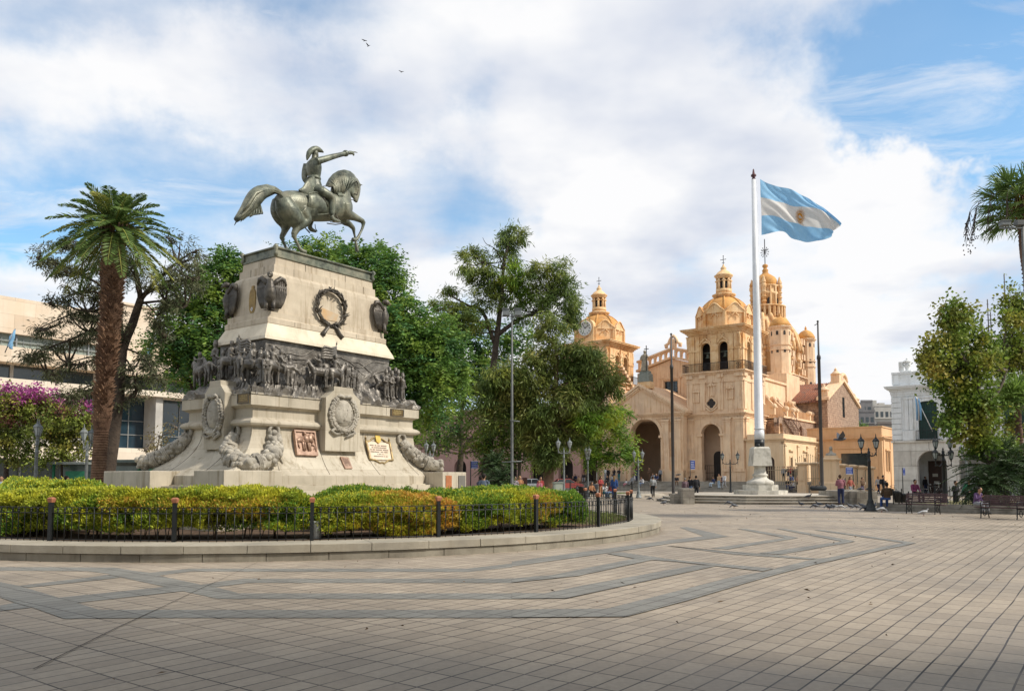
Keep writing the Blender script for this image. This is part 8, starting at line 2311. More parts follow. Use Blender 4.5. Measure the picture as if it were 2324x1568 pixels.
def flagP(u, v, off=0.0):
    cs = [interp(c, u) for c in (C0,C1,C2,C3)]; k = min(2, int(v*3)); f = v*3-k
    x = cs[k][0]*(1-f)+cs[k+1][0]*f; z = cs[k][1]*(1-f)+cs[k+1][1]*f
    d = u*1.15-v*.55
    y = .42*u*sin(5.2*d+.4) + .16*sin(13*(u*.9-v*.8)+1)*min(1,u*3) + .06*sin(29*(u-v*1.1))*min(1,u*4) + .25*sin(7*v+3*u)*u
    return (x, y+off, z)
M_SKYB = mat('sky_blue_cloth', (0.30,0.56,0.80), (0.27,0.52,0.77), .8, 3, trans=.35); M_WHC = mat('white_cloth', (0.72,0.70,0.67), (0.68,0.66,0.63), .8, 3, trans=.35)
NU, NVV = 90, 16
for s_, m__ in ((0,M_SKYB),(1,M_WHC),(2,M_SKYB)):
    vs = [flagP(i/NU, (s_+j/NVV)/3) for i in range(NU+1) for j in range(NVV+1)]
    fs = [(i*(NVV+1)+j,(i+1)*(NVV+1)+j,(i+1)*(NVV+1)+j+1,i*(NVV+1)+j+1) for i in range(NU) for j in range(NVV)]
    b = MB(); b.add(vs, fs, 0, True); b.build('blue_stripe' if s_ != 1 else 'white_stripe', m__, fl_)
b = MB(); UC, VC = .515, .505
for o in (-.03,.03):
    c_ = [flagP(UC+.032*cos(t*pi/10), VC+.075*sin(t*pi/10), o) for t in range(20)]; b.add(c_, [tuple(range(20))])
    for k in range(32):
        a = 2*pi*k/32; w_ = .07
        p = [(.036,a-w_),(.036,a+w_),(.074 if k%2 else .064,a)]
        b.add([flagP(UC+r_*cos(q), VC+2.35*r_*sin(q), o) for r_,q in p], [(0,1,2)])
b.build('golden_sun', mat('gold_print',(0.62,0.30,0.04),(0.45,0.18,0.02),.7,20), fl_)

# ------------------------------------------------------------------ other masts
M_MST = mat('weathered_mast', (0.15,0.155,0.15), (0.10,0.105,0.10), .6, 4)
M_DPOLE = mat('dark_mast_paint', (0.075,0.07,0.068), (0.05,0.045,0.045), .5, 2)
def mast(name, label, cat, px, Y, topy, r, m, step=None, z0=0, lean_px=0):
    c = U(px, 1100, Y); zt = U(px, topy, Y)[2]-z0
    t = thing(name, label, cat, (c[0], Y, z0)); b = MB()
    if step:
        zs = U(px, step, Y)[2]-z0; b.lathe([(r*1.6,0),(r*1.6,.1),(r*1.15,.14),(r*1.1,.5),(r,zs-.1),(r*1.25,zs-.1),(r*1.25,zs+.1),(r*.65,zs+.25),(r*.5,zt),(0,zt+.02)], (0,0,0), 12)
    else: b.lathe([(r*1.6,0),(r*1.6,.1),(r*1.1,.15),(r,zt*.4),(r*.6,zt),(0,zt+.02)], (0,0,0), 12)
    b.build('shaft', m, t); return t, zt
t, zt = mast('bare_flagpole', 'dark bare mast left of the big flagpole, in front of the porch', 'mast', 1528, 58, 760, .105, M_DPOLE, 834)
b = MB(); b.tube([(-.02,0,zt-.1),(.3,0,zt-.25),(.3,0,zt-.6)], .03, 5); b.ball((0,0,zt+.05),.09,7); b.build('pulley', M_DPOLE, t)
t, zt = mast('bare_flagpole', 'dark bare mast right of the big flagpole, in front of the stone transept', 'mast', 1866, 58, 731, .115, M_DPOLE, 812)
b = MB(); b.tube([(0,0,zt-.1),(-.25,0,zt-.25)], .03, 5); b.ball((0,0,zt+.05),.09,7); b.build('pulley', M_DPOLE, t)
t, zt = mast('light_mast', 'tall grey floodlight mast rising through the conifers', 'light mast', 1162, 36, 712, .062, M_MST)
for s in (-1,1):
    b = MB(); b.box(s*.28-.16,-.12,zt-.08,s*.28+.16,.1,zt+.2); b.box(s*.28-.19,-.15,zt+.2,s*.28+.19,.13,zt+.23); b.build('floodlight', M_LGR, t)
b = MB(); b.tube([(-.5,0,zt-.12),(.5,0,zt-.12)], .025, 6); b.tube([(-.45,-.05,2.3),(.45,-.05,2.35)], .022, 5); b.tube([(-.1,-.05,4.2),(.35,-.05,4.15)], .022, 5); b.build('crossbar', M_LGR, t)
t, zt = mast('light_mast', 'grey floodlight mast overlapping the tall fan palm at the right edge', 'light mast', 2347, 24, 512, .06, M_MST)
b = MB(); b.box(-.66,-.1,zt-.0,-.40,.12,zt+.12); b.box(-.69,-.12,zt+.12,-.38,.14,zt+.14); b.build('floodlight', M_LGR, t)
b = MB(); b.box(-.20,-.1,zt+.0,.05,.12,zt+.15); b.build('floodlight', M_MST, t)
b = MB(); b.tube([(-.7,0,zt-.08),(.4,0,zt-.08)], .03, 6); b.build('crossbar', M_LGR, t)
mast('thin_post', 'thin grey post behind the acacia trunk', 'post', 1354, 70, 1048, .05, M_LGR)

# ------------------------------------------------------------------ blue signs
M_BLUE = mat('sign_blue', (0.035,0.07,0.30), (0.03,0.055,0.24), .4, 4)
M_SGNW = flat('sign_white', (.62,.66,.78))
def sign(label, px, Y, y0, y1, wpx, lines=4, side=1, rz=0, name='blue_sign'):
    c = U(px, 1100, Y); zt = U(px, y0, Y)[2]; zb = U(px, y1, Y)[2]; w = wpx*Y/F_
    t = thing(name, label, 'sign', (c[0], Y, 0), rz)
    b = MB(); b.lathe([(.04,0),(.035,zt+.03)], (0,0,0), 8); b.build('post', M_BLK, t)
    x0 = .04 if side > 0 else -.04-w
    b = MB(); b.box(x0,-.02,zb,x0+w,.02,zt); pn = b.build('panel', M_BLUE, t)
    b = MB(); b.box(x0,-.025,zt,x0+w,.025,zt+.03); b.box(x0,-.025,zb-.03,x0+w,.025,zb)
    h = zt-zb; rd = random.Random(int(px))
    for i in range(lines):
        z = zt-h*(.18+.62*i/max(1,lines-1)); q = x0+w*.1
        while q < x0+w*(.9-.2*rd.random()):
            l = w*rd.uniform(.1,.2); b.box(q,-.026,z-h*.035,q+l,-.0205,z+h*.035); q += l+w*.04
    b.build('white_lettering', M_SGNW, pn)
sign('blue street sign in front of the porch pier, left of the small arched door', 1567, 78, 1045, 1064, 10, 4)
sign('blue street sign on a black post beside the gate piers', 1937, 66, 1061, 1075, 15, 3, -1)
sign('small blue sign hanging on a dark post left of the white hall', 2049, 68, 1062, 1078, 5, 2, 1)
sign('blue street sign between the monument base and the centre cycad', 1068, 60, 1047, 1062, 15, 3, 1)

# ------------------------------------------------------------------ bust on a pedestal
BP = U(1888, 1100, 76)
t = thing('bust_monument', 'weathered stone bust on a tall cream pedestal before the orange house', 'statue', (BP[0], 76, 0), ROT)
zq = U(1888, 1034, 76)[2]
b = MB(); b.frus([(-.85,.85,-.85,.85,0),(-.85,.85,-.85,.85,1.1),(-.62,.62,-.62,.62,1.2),(-.58,.58,-.58,.58,zq-.5),(-.75,.75,-.75,.75,zq-.4),(-.75,.75,-.75,.75,zq-.25),(-.5,.5,-.5,.5,zq-.2),(-.5,.5,-.5,.5,zq)]); b.build('pedestal', M_CREAM, t)
b = MB(); b.tube([(-.45,0,zq+.02),(0,0,zq+.05),(.45,0,zq+.02)], [.22,.3,.22], 10); b.tube([(0,0,zq+.1),(0,-.02,zq+.5)], [.25,.12], 10); b.ball((0,-.03,zq+.68),(.17,.2,.24),12); b.ball((0,-.24,zq+.66),(.035,.05,.06),6)
fuse_obj(b, .04, 'bust', M_CARV, t)

# ------------------------------------------------------------------ benches, kerb and railing on the right
M_SLAT = mat('plum_brown_slat', (0.105,0.055,0.058), (0.06,0.033,0.036), .45, 6, bump=.1)
def bench(label, pxa, ya, pxb, yb):
    a = Vector(G(pxa, ya)); b_ = Vector(G(pxb, yb)); d = b_-a; rz = atan2(d.y, d.x); W2 = d.length
    t = thing('park_bench', label, 'bench', tuple(a), rz, 'slatted park benches along the kerb')
    for i in range(6):
        b = MB(); b.bbox(-.08, .02+i*.085, .43-.006*i, W2+.08, .09+i*.085, .462-.006*i, .006); b.build('seat_slat', M_SLAT, t)
    for i in range(5):
        y = .56+.028*i; z = .50+i*.085; b = MB(); b.bbox(-.06, y, z, W2+.06, y+.028, z+.068, .004); b.build('back_slat', M_SLAT, t)
    for x in (.22, W2-.22):
        b = MB()
        b.tube([(x,.04,.42),(x,.02,.22),(x,.0,.02),(x,-.04,.0)], .022, 6); b.tube([(x,.50,.40),(x,.48,.2),(x,.54,.0)], .022, 6); b.tube([(x,.0,.42),(x,.3,.39),(x,.54,.40),(x,.60,.6),(x,.72,.93)], .024, 6)
        b.tube([(x,.26+.09*cos(k*pi/5),.22+.13*sin(k*pi/5)) for k in range(10)], .016, 5, close=True); b.tube([(x,.02,.2),(x,.17,.22)], .016, 5); b.tube([(x,.35,.22),(x,.5,.2)], .016, 5)
        b.tube([(x,.03,.44),(x,.0,.6),(x,.1,.66),(x,.55,.66)], .018, 5); b.build('iron_leg_frame', M_BLK, t)
bench('plum slatted bench in front of the white hall, nearer to the lamp', 2046, 1165, 2134, 1168)
bench('plum slatted bench at the right edge below the large cycad', 2214, 1175, 2322, 1180)
kb_ = thing('right_planter_kerb', 'low pale stone kerb running behind the two benches', 'kerb', (0,0,0))
pA = Vector(G(1990, 1158)); pB = Vector(G(2330, 1168)); pB = pA + (pB-pA).normalized()*((pB-pA).length+3)
d_ = (pB-pA).normalized(); nn_ = Vector((-d_.y, d_.x, 0))
if nn_.y < 0: nn_ = -nn_
b = MB()
def slab(mb, p, q, w, z0, z1): mb.add([*(Vector((v.x,v.y,z)) for z in (z0,z1) for v in (p, q, q+nn_*w, p+nn_*w))], [(0,3,2,1),(4,5,6,7),(0,1,5,4),(1,2,6,5),(2,3,7,6),(3,0,4,7)])
slab(b, pA, pB, .5, 0, .17); slab(b, pA-nn_*-.05, pB+nn_*.05, .45, .18, .38)
side = pA+nn_*14
b.add([*(Vector((v.x,v.y,z)) for z in (0,.375) for v in (pA, pA+d_*.45, side+d_*.45, side))], [(0,3,2,1),(4,5,6,7),(0,1,5,4),(1,2,6,5),(2,3,7,6),(3,0,4,7)])
b.build('kerb_stone', M_PLT, kb_)
g = MB(); g.quad(pA+nn_*.5+d_*.45+Vector((0,0,.30)), pB+nn_*.5+Vector((0,0,.30)), pB+nn_*14+Vector((0,0,.30)), side+d_*.45+Vector((0,0,.30))); g.build('planter_soil', mat('dry_grass_soil',(0.22,0.20,0.08),(0.13,0.12,0.05),.95,2,bump=.6), kind='structure')
def railing(name, label, p, q, h=.75, z0=0.0, step=.13, post=2.2, m=M_BLK, group=None):
    p = Vector(p); q = Vector(q); L_ = (q-p).length; rz = atan2(q.y-p.y, q.x-p.x)
    t = thing(name, label, 'railing', (p.x, p.y, z0), rz, group); b = MB()
    n = int(L_/step)
    for i in range(n+1):
        x = i*L_/n; hh = h if i % 2 else h*.9
        b.box(x-.009,-.009,0,x+.009,.009,hh); b.lathe([(.02,0),(.0,.06)], (x,0,hh), 4)
    for z in (.06, h*.78): b.box(0,-.012,z,L_,.012,z+.025)
    b.build('bars', m, t)
    k = max(1, int(L_/post))
    for i in range(k+1):
        b = MB(); b.box(i*L_/k-.035,-.035,0,i*L_/k+.035,.035,h+.08); b.ball((i*L_/k,0,h+.12),.045,6); b.build('post', m, t)
    return t
r0 = pA+nn_*.28+d_*2.6
railing('planter_railing', 'black iron railing behind the benches on the right', r0, pB+nn_*.28, .78, .38)
railing('planter_railing', 'black railing on the far side of the right planter before the white hall', pA+nn_*9+d_*1.5, pB+nn_*9, .78, .3)
# mid ground kerb, lawn and railings left of the platform
mA = Vector(G(1283,1131)); mB = Vector(G(1512,1127)); 
t = thing('lawn_kerb', 'long pale kerb step in front of the railing before the cathedral steps', 'kerb', (0,0,0)); b = MB()
for (o,z0,z1) in ((0,0,.12),(.6,.122,.24)):
    b.add([*(Vector((v.x,v.y+o,z)) for z in (z0,z1) for v in (mA, mB, mB+Vector((0,7,0)), mA+Vector((0,7,0))))], [(0,3,2,1),(4,5,6,7),(0,1,5,4),(1,2,6,5),(2,3,7,6),(3,0,4,7)])
b.build('kerb_steps', M_PLTT, t)
g = MB(); g.quad(mA+Vector((.3,1.4,.25)), mB+Vector((-2.8,1.4,.25)), mB+Vector((-2.8,6.6,.25)), mA+Vector((.3,6.6,.25))); g.build('lawn', mat('lawn_green',(0.20,0.24,0.06),(0.12,0.16,0.04),.95,3,bump=.8,bscale=30), kind='structure')
railing('lawn_railing', 'black railing along the small lawn before the cathedral steps', mA+Vector((.5,1.6,.24)), mB+Vector((-1,1.6,.24)), .95, .24, .16)
railing('lawn_railing', 'black railing behind the thick conifer trunk, left of the cabinet', G(1130,1124), G(1262,1126), .95, .1, .18)
# cabinets, bins, boards
t = thing('utility_cabinet', 'pale green utility cabinet beside the thick conifer trunk', 'cabinet', (*U(1266,1100,53)[:2],0), .15)
b = MB(); b.bbox(-.30,-.25,0,.30,.25,1.25,.02); b.bbox(-.34,-.29,1.25,.34,.29,1.31,.02); b.build('cabinet_body', mat('cabinet_green',(0.30,0.34,0.29),(0.22,0.26,0.22),.5,4), t)
b = MB(); b.box(-.22,-.262,.1,.24,-.25,1.2); b.box(.18,-.28,.6,.2,-.26,.72); b.build('door_panel', mat('cabinet_door',(0.36,0.40,0.34),(0.30,0.33,0.28),.5,4), t)
def bin_(label, px, Y, z0=0, h=.95, r=.24):
    t = thing('litter_bin', label, 'litter bin', (*U(px,1100,Y)[:2], z0))
    b = MB(); b.lathe([(r*.8,.08),(r,h-.12),(r*1.1,h-.1),(r*1.1,h),(r*.7,h)], (0,0,0), 14); b.build('bin_body', M_BLK, t)
    b = MB()
    for s in (-1,1): b.box(s*r*1.15-.02,-.02,0,s*r*1.15+.02,.02,h+.1)
    b.build('bin_frame', M_BLK, t)
bin_('dark litter bin left of the grey lamp by the acacia', 1320, 60)
bin_('black litter bin on the kerb left of the first bench', 2036, 36.8, .38, .62, .17)
bin_('second black litter bin touching the bench back on the kerb', 2050, 36.9, .38, .5, .2)
bin_('blue litter bin at the foot of the bust pedestal', 1884+26, 70, .3, 1.2, .3)
t = thing('info_board', 'rust brown upright board left of the thick conifer trunk', 'board', (*U(1191,1100,58)[:2],0))
b = MB(); b.bbox(-.18,-.05,0,.18,.05,1.62,.01); b.build('board', mat('rust_board',(0.13,0.055,0.04),(0.09,0.04,0.03),.7,5), t)
# car seen between the trees
def car(label, px, Y, rz, colr, z0=0, name='parked_car', L_=4.1):
    t = thing(name, label, 'car', (*U(px,1100,Y)[:2], z0), rz, 'cars behind the square'); mp = mat('car_paint', colr, tuple(c*.9 for c in colr), .25, 3, spec=.6)
    b = MB(); prof = [(-2.05,.35),(-2.08,.62),(-1.95,.85),(-1.25,.95),(2.0,.88) if 0 else (1.15,.96),(1.95,.82),(2.08,.6),(2.05,.35)]
    b.prism(prof, -.82, .82, 'y'); b.build('car_body', mp, t)
    b = MB(); cab = [(-1.55,.95),(-1.1,1.42),(.35,1.46),(1.15,.96)]; b.prism(cab, -.70, .70, 'y'); b.build('car_windows', M_GLAS, t)
    b = MB(); b.prism([(-1.12,1.40),(-1.05,1.47),(.32,1.50),(.42,1.43)], -.72, .72, 'y')
    for x0,x1 in ((-1.55,-1.1),(1.15,.36),(-.3,-.28)):
        for s in (-1,1): b.tube([(x0,s*.71,.95),(x1,s*.69,1.43)], .03, 5)
    b.build('roof', mp, t)
    for x in (-1.25,1.28):
        for s in (-1,1):
            w = MB(); w.tube([(x,s*.72,.31),(x,s*.84,.31)], .31, 16); o = w.build('wheel', M_BLK, t)
            w = MB(); w.tube([(x,s*.83,.31),(x,s*.85,.31)], .18, 12); w.build('rim', M_FR, o)
    b = MB(); b.ball((2.0,.6,.68),(.08,.16,.08),8); b.build('headlight', M_LGL, t); b = MB(); b.ball((2.0,-.6,.68),(.08,.16,.08),8); b.build('headlight', M_LGL, t)
car('silver grey car seen between the rust brown board and the conifer trunk', 1210, 92, .1, (0.42,0.44,0.46))
car('red car behind the hedge end and seated people', 1285, 99, .2, (0.30,0.05,0.04))
# bus shelters by the office block
M_GRP = mat('green_paint', (0.02,0.20,0.10), (0.015,0.15,0.075), .5, 4); M_SHG = mat('shelter_glass', (0.16,0.22,0.21), (0.10,0.15,0.14), .2, 2, spec=.7)
t = thing('bus_shelter', 'green framed glass shelter between the palm and the monument base', 'bus shelter', (*U(290,1100,40)[:2],0), -.15)
b = MB(); b.bbox(-1.6,-.7,2.36,2.0,.7,2.50,.02); b.build('roof', mat('shelter_roof',(0.10,0.13,0.12),(0.07,0.09,0.085)), t)
b = MB(); b.box(-1.5,.6,.4,1.8,.63,2.2); b.build('back_glass', M_SHG, t)
for x in (-1.5,.2,1.75): b = MB(); b.box(x-.06,-.06+.6,0,x+.06,.06+.6,2.36); b.build('post', M_GRP, t)
b = MB(); b.box(1.55,-.6,.3,2.0,.5,2.36); b.build('end_panel', M_GRP, t)
t = thing('bus_shelter', 'green kiosk shelter between the two grey lamps on the left', 'bus shelter', (*U(160,1100,42)[:2],0), -.1)
b = MB(); b.bbox(-1.0,-.7,2.3,1.2,.7,2.42,.02); b.build('roof', mat('shelter_roof2',(0.2,0.22,0.21),(0.14,0.16,0.15)), t)
b = MB(); b.box(-.1,-.3,1.25,1.1,-.25,1.95); b.build('green_panel', M_GRP, t)
b = MB(); b.box(-.85,-.3,1.5,-.75,-.2,2.3); b.build('green_post', M_GRP, t)
b = MB(); b.box(-1.0,.5,.2,1.1,.53,2.3); b.build('back_glass', M_SHG, t)
# small house flags by the office block
for lb, px, py, hh in (('furled light blue and white flag on a staff of the office block, far left', 24, 745, 1),('furled pale flag standing before the office block right of the cedar',337,770,1)):
    Y = 50; t = thing('furled_flag', lb, 'flag', tuple(U(px, py+45, Y)), 0)
    b = MB(); b.tube([(-.35,0,-.3),(.25,0,1.25)], .03, 6); b.build('staff', M_LGR, t)
    for k_, m__ in ((0,M_SKYB),(1,M_WHC),(2,M_SKYB)):
        b = MB(); b.tube([(.22-.05*k_,.02*k_,1.2-.1*k_),(.12-.08*k_,.04,.7),(-.1+.05*k_,.03,.15),(.1-.06*k_,.02,-.05)], [.05,.10,.13,.06], 7, flat=.5); b.build('cloth_fold', m__, t)
t = thing('hanging_flag', 'small flag hanging on a white staff at the green window of the white hall', 'flag', (KO[0],KO[1],0), ROT)
fx_, fz_ = LY(KO, 2084, 975, -.5)
b = MB(); b.tube([(fx_+1.1,-.1,5.8),(fx_-.1,-1.1,9.2)], .045, 6); b.build('staff', M_POLE, t)
for k_, m__ in ((0,M_SKYB),(1,M_WHC),(2,M_SKYB)):
    b = MB(); b.tube([(fx_-.05+.12*k_,-1.0+.03*k_,9.0-.1*k_),(fx_+.05+.14*k_,-.95,8.0),(fx_+.0+.16*k_,-.9,6.8)], [.05,.11,.08], 7, flat=.4); b.build('cloth_fold', m__, t)
# fallen leaves, twigs and scraps scattered over the paving
rg = np.random.default_rng(19); n_ = 420
P = np.stack([rg.uniform(-14,22,n_), rg.uniform(6,46,n_), np.full(n_,.021)], 1)
P = P[np.hypot(P[:,0]-PC[0], P[:,1]-PC[1]) > PR+.1]; k_n = len(P)
V = leafquads(P, np.stack([rg.normal(size=k_n), rg.normal(size=k_n), rg.uniform(0,.25,k_n)], 1), rg.uniform(.03,.10,k_n), rg.uniform(.015,.045,k_n), rg)
V[:,:,2] = np.maximum(V[:,:,2], .019)
link('fallen_leaves', mesh_from_quads('fallen_leaves', V, mat('dry_leaf_litter', (0.16,0.10,0.05), (0.07,0.045,0.025), .9, 3, island=.5)), kind='stuff', label='dry leaves and scraps scattered over the pavement')
# ------------------------------------------------------------------ people
SKIN = mat('skin', (0.42,0.24,0.15), (0.36,0.20,0.12), .6, 6)
def colm(c, _c={}):
    if c not in _c: _c[c] = mat('cloth', c, tuple(x*.75 for x in c), .85, 9, bump=.15)
    return _c[c]
V3 = Vector
def pose_parts(P):
    """P: joints; faces -y"""
    sk = MB(); sh = MB(); tr = MB(); so = MB(); h1 = MB(); h2 = MB()
    pel, ch, nk, hd = P['pel'], P['ch'], P['nk'], P['hd']
    fw = P.get('fw', V3((0,-1,0)))
    side = V3((1,0,0))
    sk.tube([nk-V3((0,0,.08)), nk+(hd-nk)*.6], [.062,.055], 10)
    sk.ball(hd, (.078,.095,.118), 14); sk.ball(hd+V3((0,-.035,-.07)), (.05,.055,.045), 8)
    sk.tube([hd+V3((0,-.085,.02)), hd+V3((0,-.118,-.02)), hd+V3((0,-.09,-.035))], [.012,.018,.012], 6)
    for s in (-1,1):
        sk.ball(hd+V3((s*.08,.005,-.005)), (.014,.025,.034), 6); sk.ball(hd+V3((s*.032,-.088,.012)), (.016,.010,.010), 6)
    sk.tube([hd+V3((-.022,-.093,-.055)), hd+V3((.022,-.093,-.055))], .008, 5)
    for q in ('L','R'):
        s = -1 if q == 'L' else 1
        S, E_, Wr = P['s'+q], P['e'+q], P['w'+q]; Hp, Kn, An = P['h'+q], P['k'+q], P['a'+q]
        sk.tube([S, S.lerp(E_,.5), E_, E_.lerp(Wr,.35), Wr], [.05,.047,.038,.038,.025], 10)
        hdv = (Wr-E_).normalized(); ax = hdv.cross(side); ax = ax.normalized() if ax.length > .1 else V3((0,1,0)); lt = hdv.cross(ax).normalized()
        sk.tube([Wr, Wr+hdv*.04, Wr+hdv*.085], [(.022,.016),(.038,.018),(.036,.015)], 8, up=lt)
        for k in range(4):
            o = lt*(.027-.018*k); ln = (.068,.078,.072,.056)[k]; b0 = Wr+hdv*.078+o
            sk.tube([b0, b0+hdv*ln*.55+ax*.006, b0+hdv*ln+ax*.022], [.0095,.009,.007], 6)
        tb0 = Wr+hdv*.025+lt*.03; sk.tube([tb0, tb0+lt*.022+hdv*.03, tb0+lt*.022+hdv*.055], [.012,.011,.008], 6)
        sk.tube([Hp, Kn, Kn.lerp(An,.35), An], [.075,.052,.052,.035], 10)
        tr.tube([Hp+V3((0,0,.02)), Hp.lerp(Kn,.5), Kn, Kn.lerp(An,.4), An+(Kn-An).normalized()*.03], [.098,.088,.068,.066,.060], 12)
        sh.tube([S, S.lerp(E_,.5), E_, E_.lerp(Wr,.4), E_.lerp(Wr,P.get('slv',.92))], [.070,.062,.054,.052,.040], 10)
        ft = P['f'+q]; so.tube([An+V3((0,0,.01)), An-V3((0,0,.055)), An-V3((0,0,.06))+ft*.10, An-V3((0,0,.065))+ft*.18], [.045,.050,.046,.030], 8)
    tr.tube([pel-V3((0,0,.08)), pel, pel.lerp(ch,.25)], [(.155,.11),(.165,.12),(.15,.105)], 14, up=side)
    sh.tube([pel+(ch-pel)*.02, pel.lerp(ch,.35), pel.lerp(ch,.7), ch, ch.lerp(nk,.6), nk-V3((0,0,.01))], [(.165,.118),(.15,.11),(.17,.12),(.175,.118),(.13,.085),(.065,.06)], 16, up=side)
    sh.tube([P['sL'], P['sR']], .062, 10)
    sk.tube([pel, ch, nk], [(.13,.09),(.14,.10),(.055,.05)], 12, up=side)
    h1.ball(hd+V3((0,.022,.03)), (.090,.100,.108), 12); h1.ball(hd+V3((0,.06,-.03)), (.07,.05,.06), 8)
    h2.ball(hd+V3((0,.022,.03)), (.094,.104,.110), 12); h2.tube([hd+V3((0,.07,0)), hd+V3((0,.09,-.12)), hd+V3((0,.085,-.27)), hd+V3((0,.08,-.36))], [.075,.085,.075,.03], 10)
    return [( 'body', sk, .0125), ('shirt', sh, .016), ('trousers', tr, .016), ('shoes', so, .014), ('hair', h1, .014), ('long_hair', h2, .014)]
def stand(sway=0, arms='down', step=0.0):
    P = dict(pel=V3((0,0,.94)), ch=V3((sway*.02,.01,1.28)), nk=V3((sway*.02,0,1.46)), hd=V3((sway*.03,-.015,1.61)))
    P.update(sL=V3((-.175,0,1.40)), sR=V3((.175,0,1.40)))
    if arms == 'down': P.update(eL=V3((-.23,.03,1.12)), wL=V3((-.24,-.03,.87)), eR=V3((.23,.03,1.12)), wR=V3((.24,-.03,.87)))
    elif arms == 'fold': P.update(eL=V3((-.24,-.04,1.14)), wL=V3((-.02,-.20,1.16)), eR=V3((.24,-.04,1.14)), wR=V3((.03,-.19,1.12)))
    elif arms == 'phone': P.update(eL=V3((-.23,-.02,1.12)), wL=V3((-.07,-.25,1.18)), eR=V3((.22,-.02,1.13)), wR=V3((.10,-.24,1.30)))
    elif arms == 'swing': P.update(eL=V3((-.22,.12,1.14)), wL=V3((-.22,.10,.89)), eR=V3((.22,-.09,1.13)), wR=V3((.20,-.26,.95)))
    P.update(hL=V3((-.09,0,.90)), hR=V3((.09,0,.90)), fL=V3((-.1,-1,0)).normalized(), fR=V3((.1,-1,0)).normalized())
    P.update(kL=V3((-.10,-.03-step*.2,.49)), aL=V3((-.11,0-step*.28,.08)), kR=V3((.10,-.03+step*.02,.49)), aR=V3((.11,.0+step*.38,.10 if step else .08)))
    return P
def sit(h=.42, lean=0.0, arms=0):
    P = dict(pel=V3((0,.05,h+.10)), ch=V3((0,.07-lean,h+.42)), nk=V3((0,.03-lean*1.4,h+.60)), hd=V3((0,-.01-lean*1.7,h+.74)))
    P.update(sL=V3((-.175,.05-lean*1.2,h+.54)), sR=V3((.175,.05-lean*1.2,h+.54)))
    if arms == 0: P.update(eL=V3((-.24,-.02-lean,h+.28)), wL=V3((-.12,-.26,h+.20)), eR=V3((.24,-.02-lean,h+.28)), wR=V3((.12,-.26,h+.20)))
    else: P.update(eL=V3((-.25,-.10-lean,h+.30)), wL=V3((-.06,-.28-lean*.5,h+.42)), eR=V3((.24,.02,h+.26)), wR=V3((.18,-.20,h+.18)))
    P.update(hL=V3((-.09,0,h+.09)), hR=V3((.09,0,h+.09)), kL=V3((-.13,-.42,h+.08)), kR=V3((.13,-.42,h+.08)), aL=V3((-.12,-.46,.08)), aR=V3((.14,-.44,.08)), fL=V3((0,-1,0)), fR=V3((0,-1,0)))
    return P
PO_ = {'stand':stand(), 'fold':stand(1,'fold'), 'phone':stand(-1,'phone'), 'walk':stand(0,'swing',1.0), 'sit':sit(), 'sit2':sit(.36,.10,1), 'lean':sit(.40,.16,0)}
PM = {}
for k, P in PO_.items():
    PM[k] = {}
    for nm, mb, vx in pose_parts(P):
        me = fuse(mb, vx, nm, 1, .4); me.materials.append(SKIN); PM[k][nm] = me
HAIR = {'d':(0.02,0.014,0.010), 'b':(0.07,0.035,0.018), 'g':(0.22,0.2,0.18), 'y':(0.30,0.18,0.07)}
def person(label, loc, rz, pose, shirt, trous, hair='d', long=False, sc=1.0, shoes=(0.03,0.03,0.03), group=None, bag=None):
    t = thing('person', label, 'person', loc, rz, group)
    def part(nm, c):
        o = link(nm if nm != 'long_hair' else 'hair', PM[pose][nm], t)
        if c is not None: o.material_slots[0].link = 'OBJECT'; o.material_slots[0].material = colm(c)
        o.scale = (1,1,1); return o
    part('body', None); part('shirt', shirt); part('trousers', trous); part('shoes', shoes); part('long_hair' if long else 'hair', HAIR[hair])
    t.scale = (sc,)*3
    if bag:
        b = MB(); P = PO_[pose]; c = P['ch']
        b.frus([(c.x-.15,c.x+.15,c.y+.10,c.y+.26,c.z-.26),(c.x-.16,c.x+.16,c.y+.10,c.y+.30,c.z-.1),(c.x-.13,c.x+.13,c.y+.10,c.y+.24,c.z+.14)]); b.build('backpack', colm(bag), t)
    return t
def at(px, Y, z=0.0): return (U(px, 1100, Y)[0], Y, z)
def onsteps(px, i):      # on step number i of the cathedral steps (0..6), 7 = terrace
    yl = -3.5-(6-i)*.36+.22 if i < 7 else -2.6
    k = LY(CO, px, 1100, yl)[0]; p = V3((CO[0],CO[1],0)) + VE*k + VN*yl
    return (p.x, p.y, Z0*(min(i,6)+1)/7)
FR_ = ROT            # facing out of the facade
BLK=(0.02,0.02,0.024); WHT=(0.62,0.62,0.62); GRY=(0.25,0.26,0.28); NVY=(0.025,0.035,0.09); JEA=(0.12,0.18,0.30); RED=(0.34,0.05,0.05); ORG=(0.40,0.19,0.09); TAN=(0.50,0.34,0.20); TEA=(0.03,0.16,0.18); PNK=(0.60,0.22,0.28); MAU=(0.24,0.10,0.13); PUR=(0.13,0.07,0.17); BRN=(0.12,0.07,0.04); BLU=(0.04,0.10,0.30); LBL=(0.35,0.45,0.55)
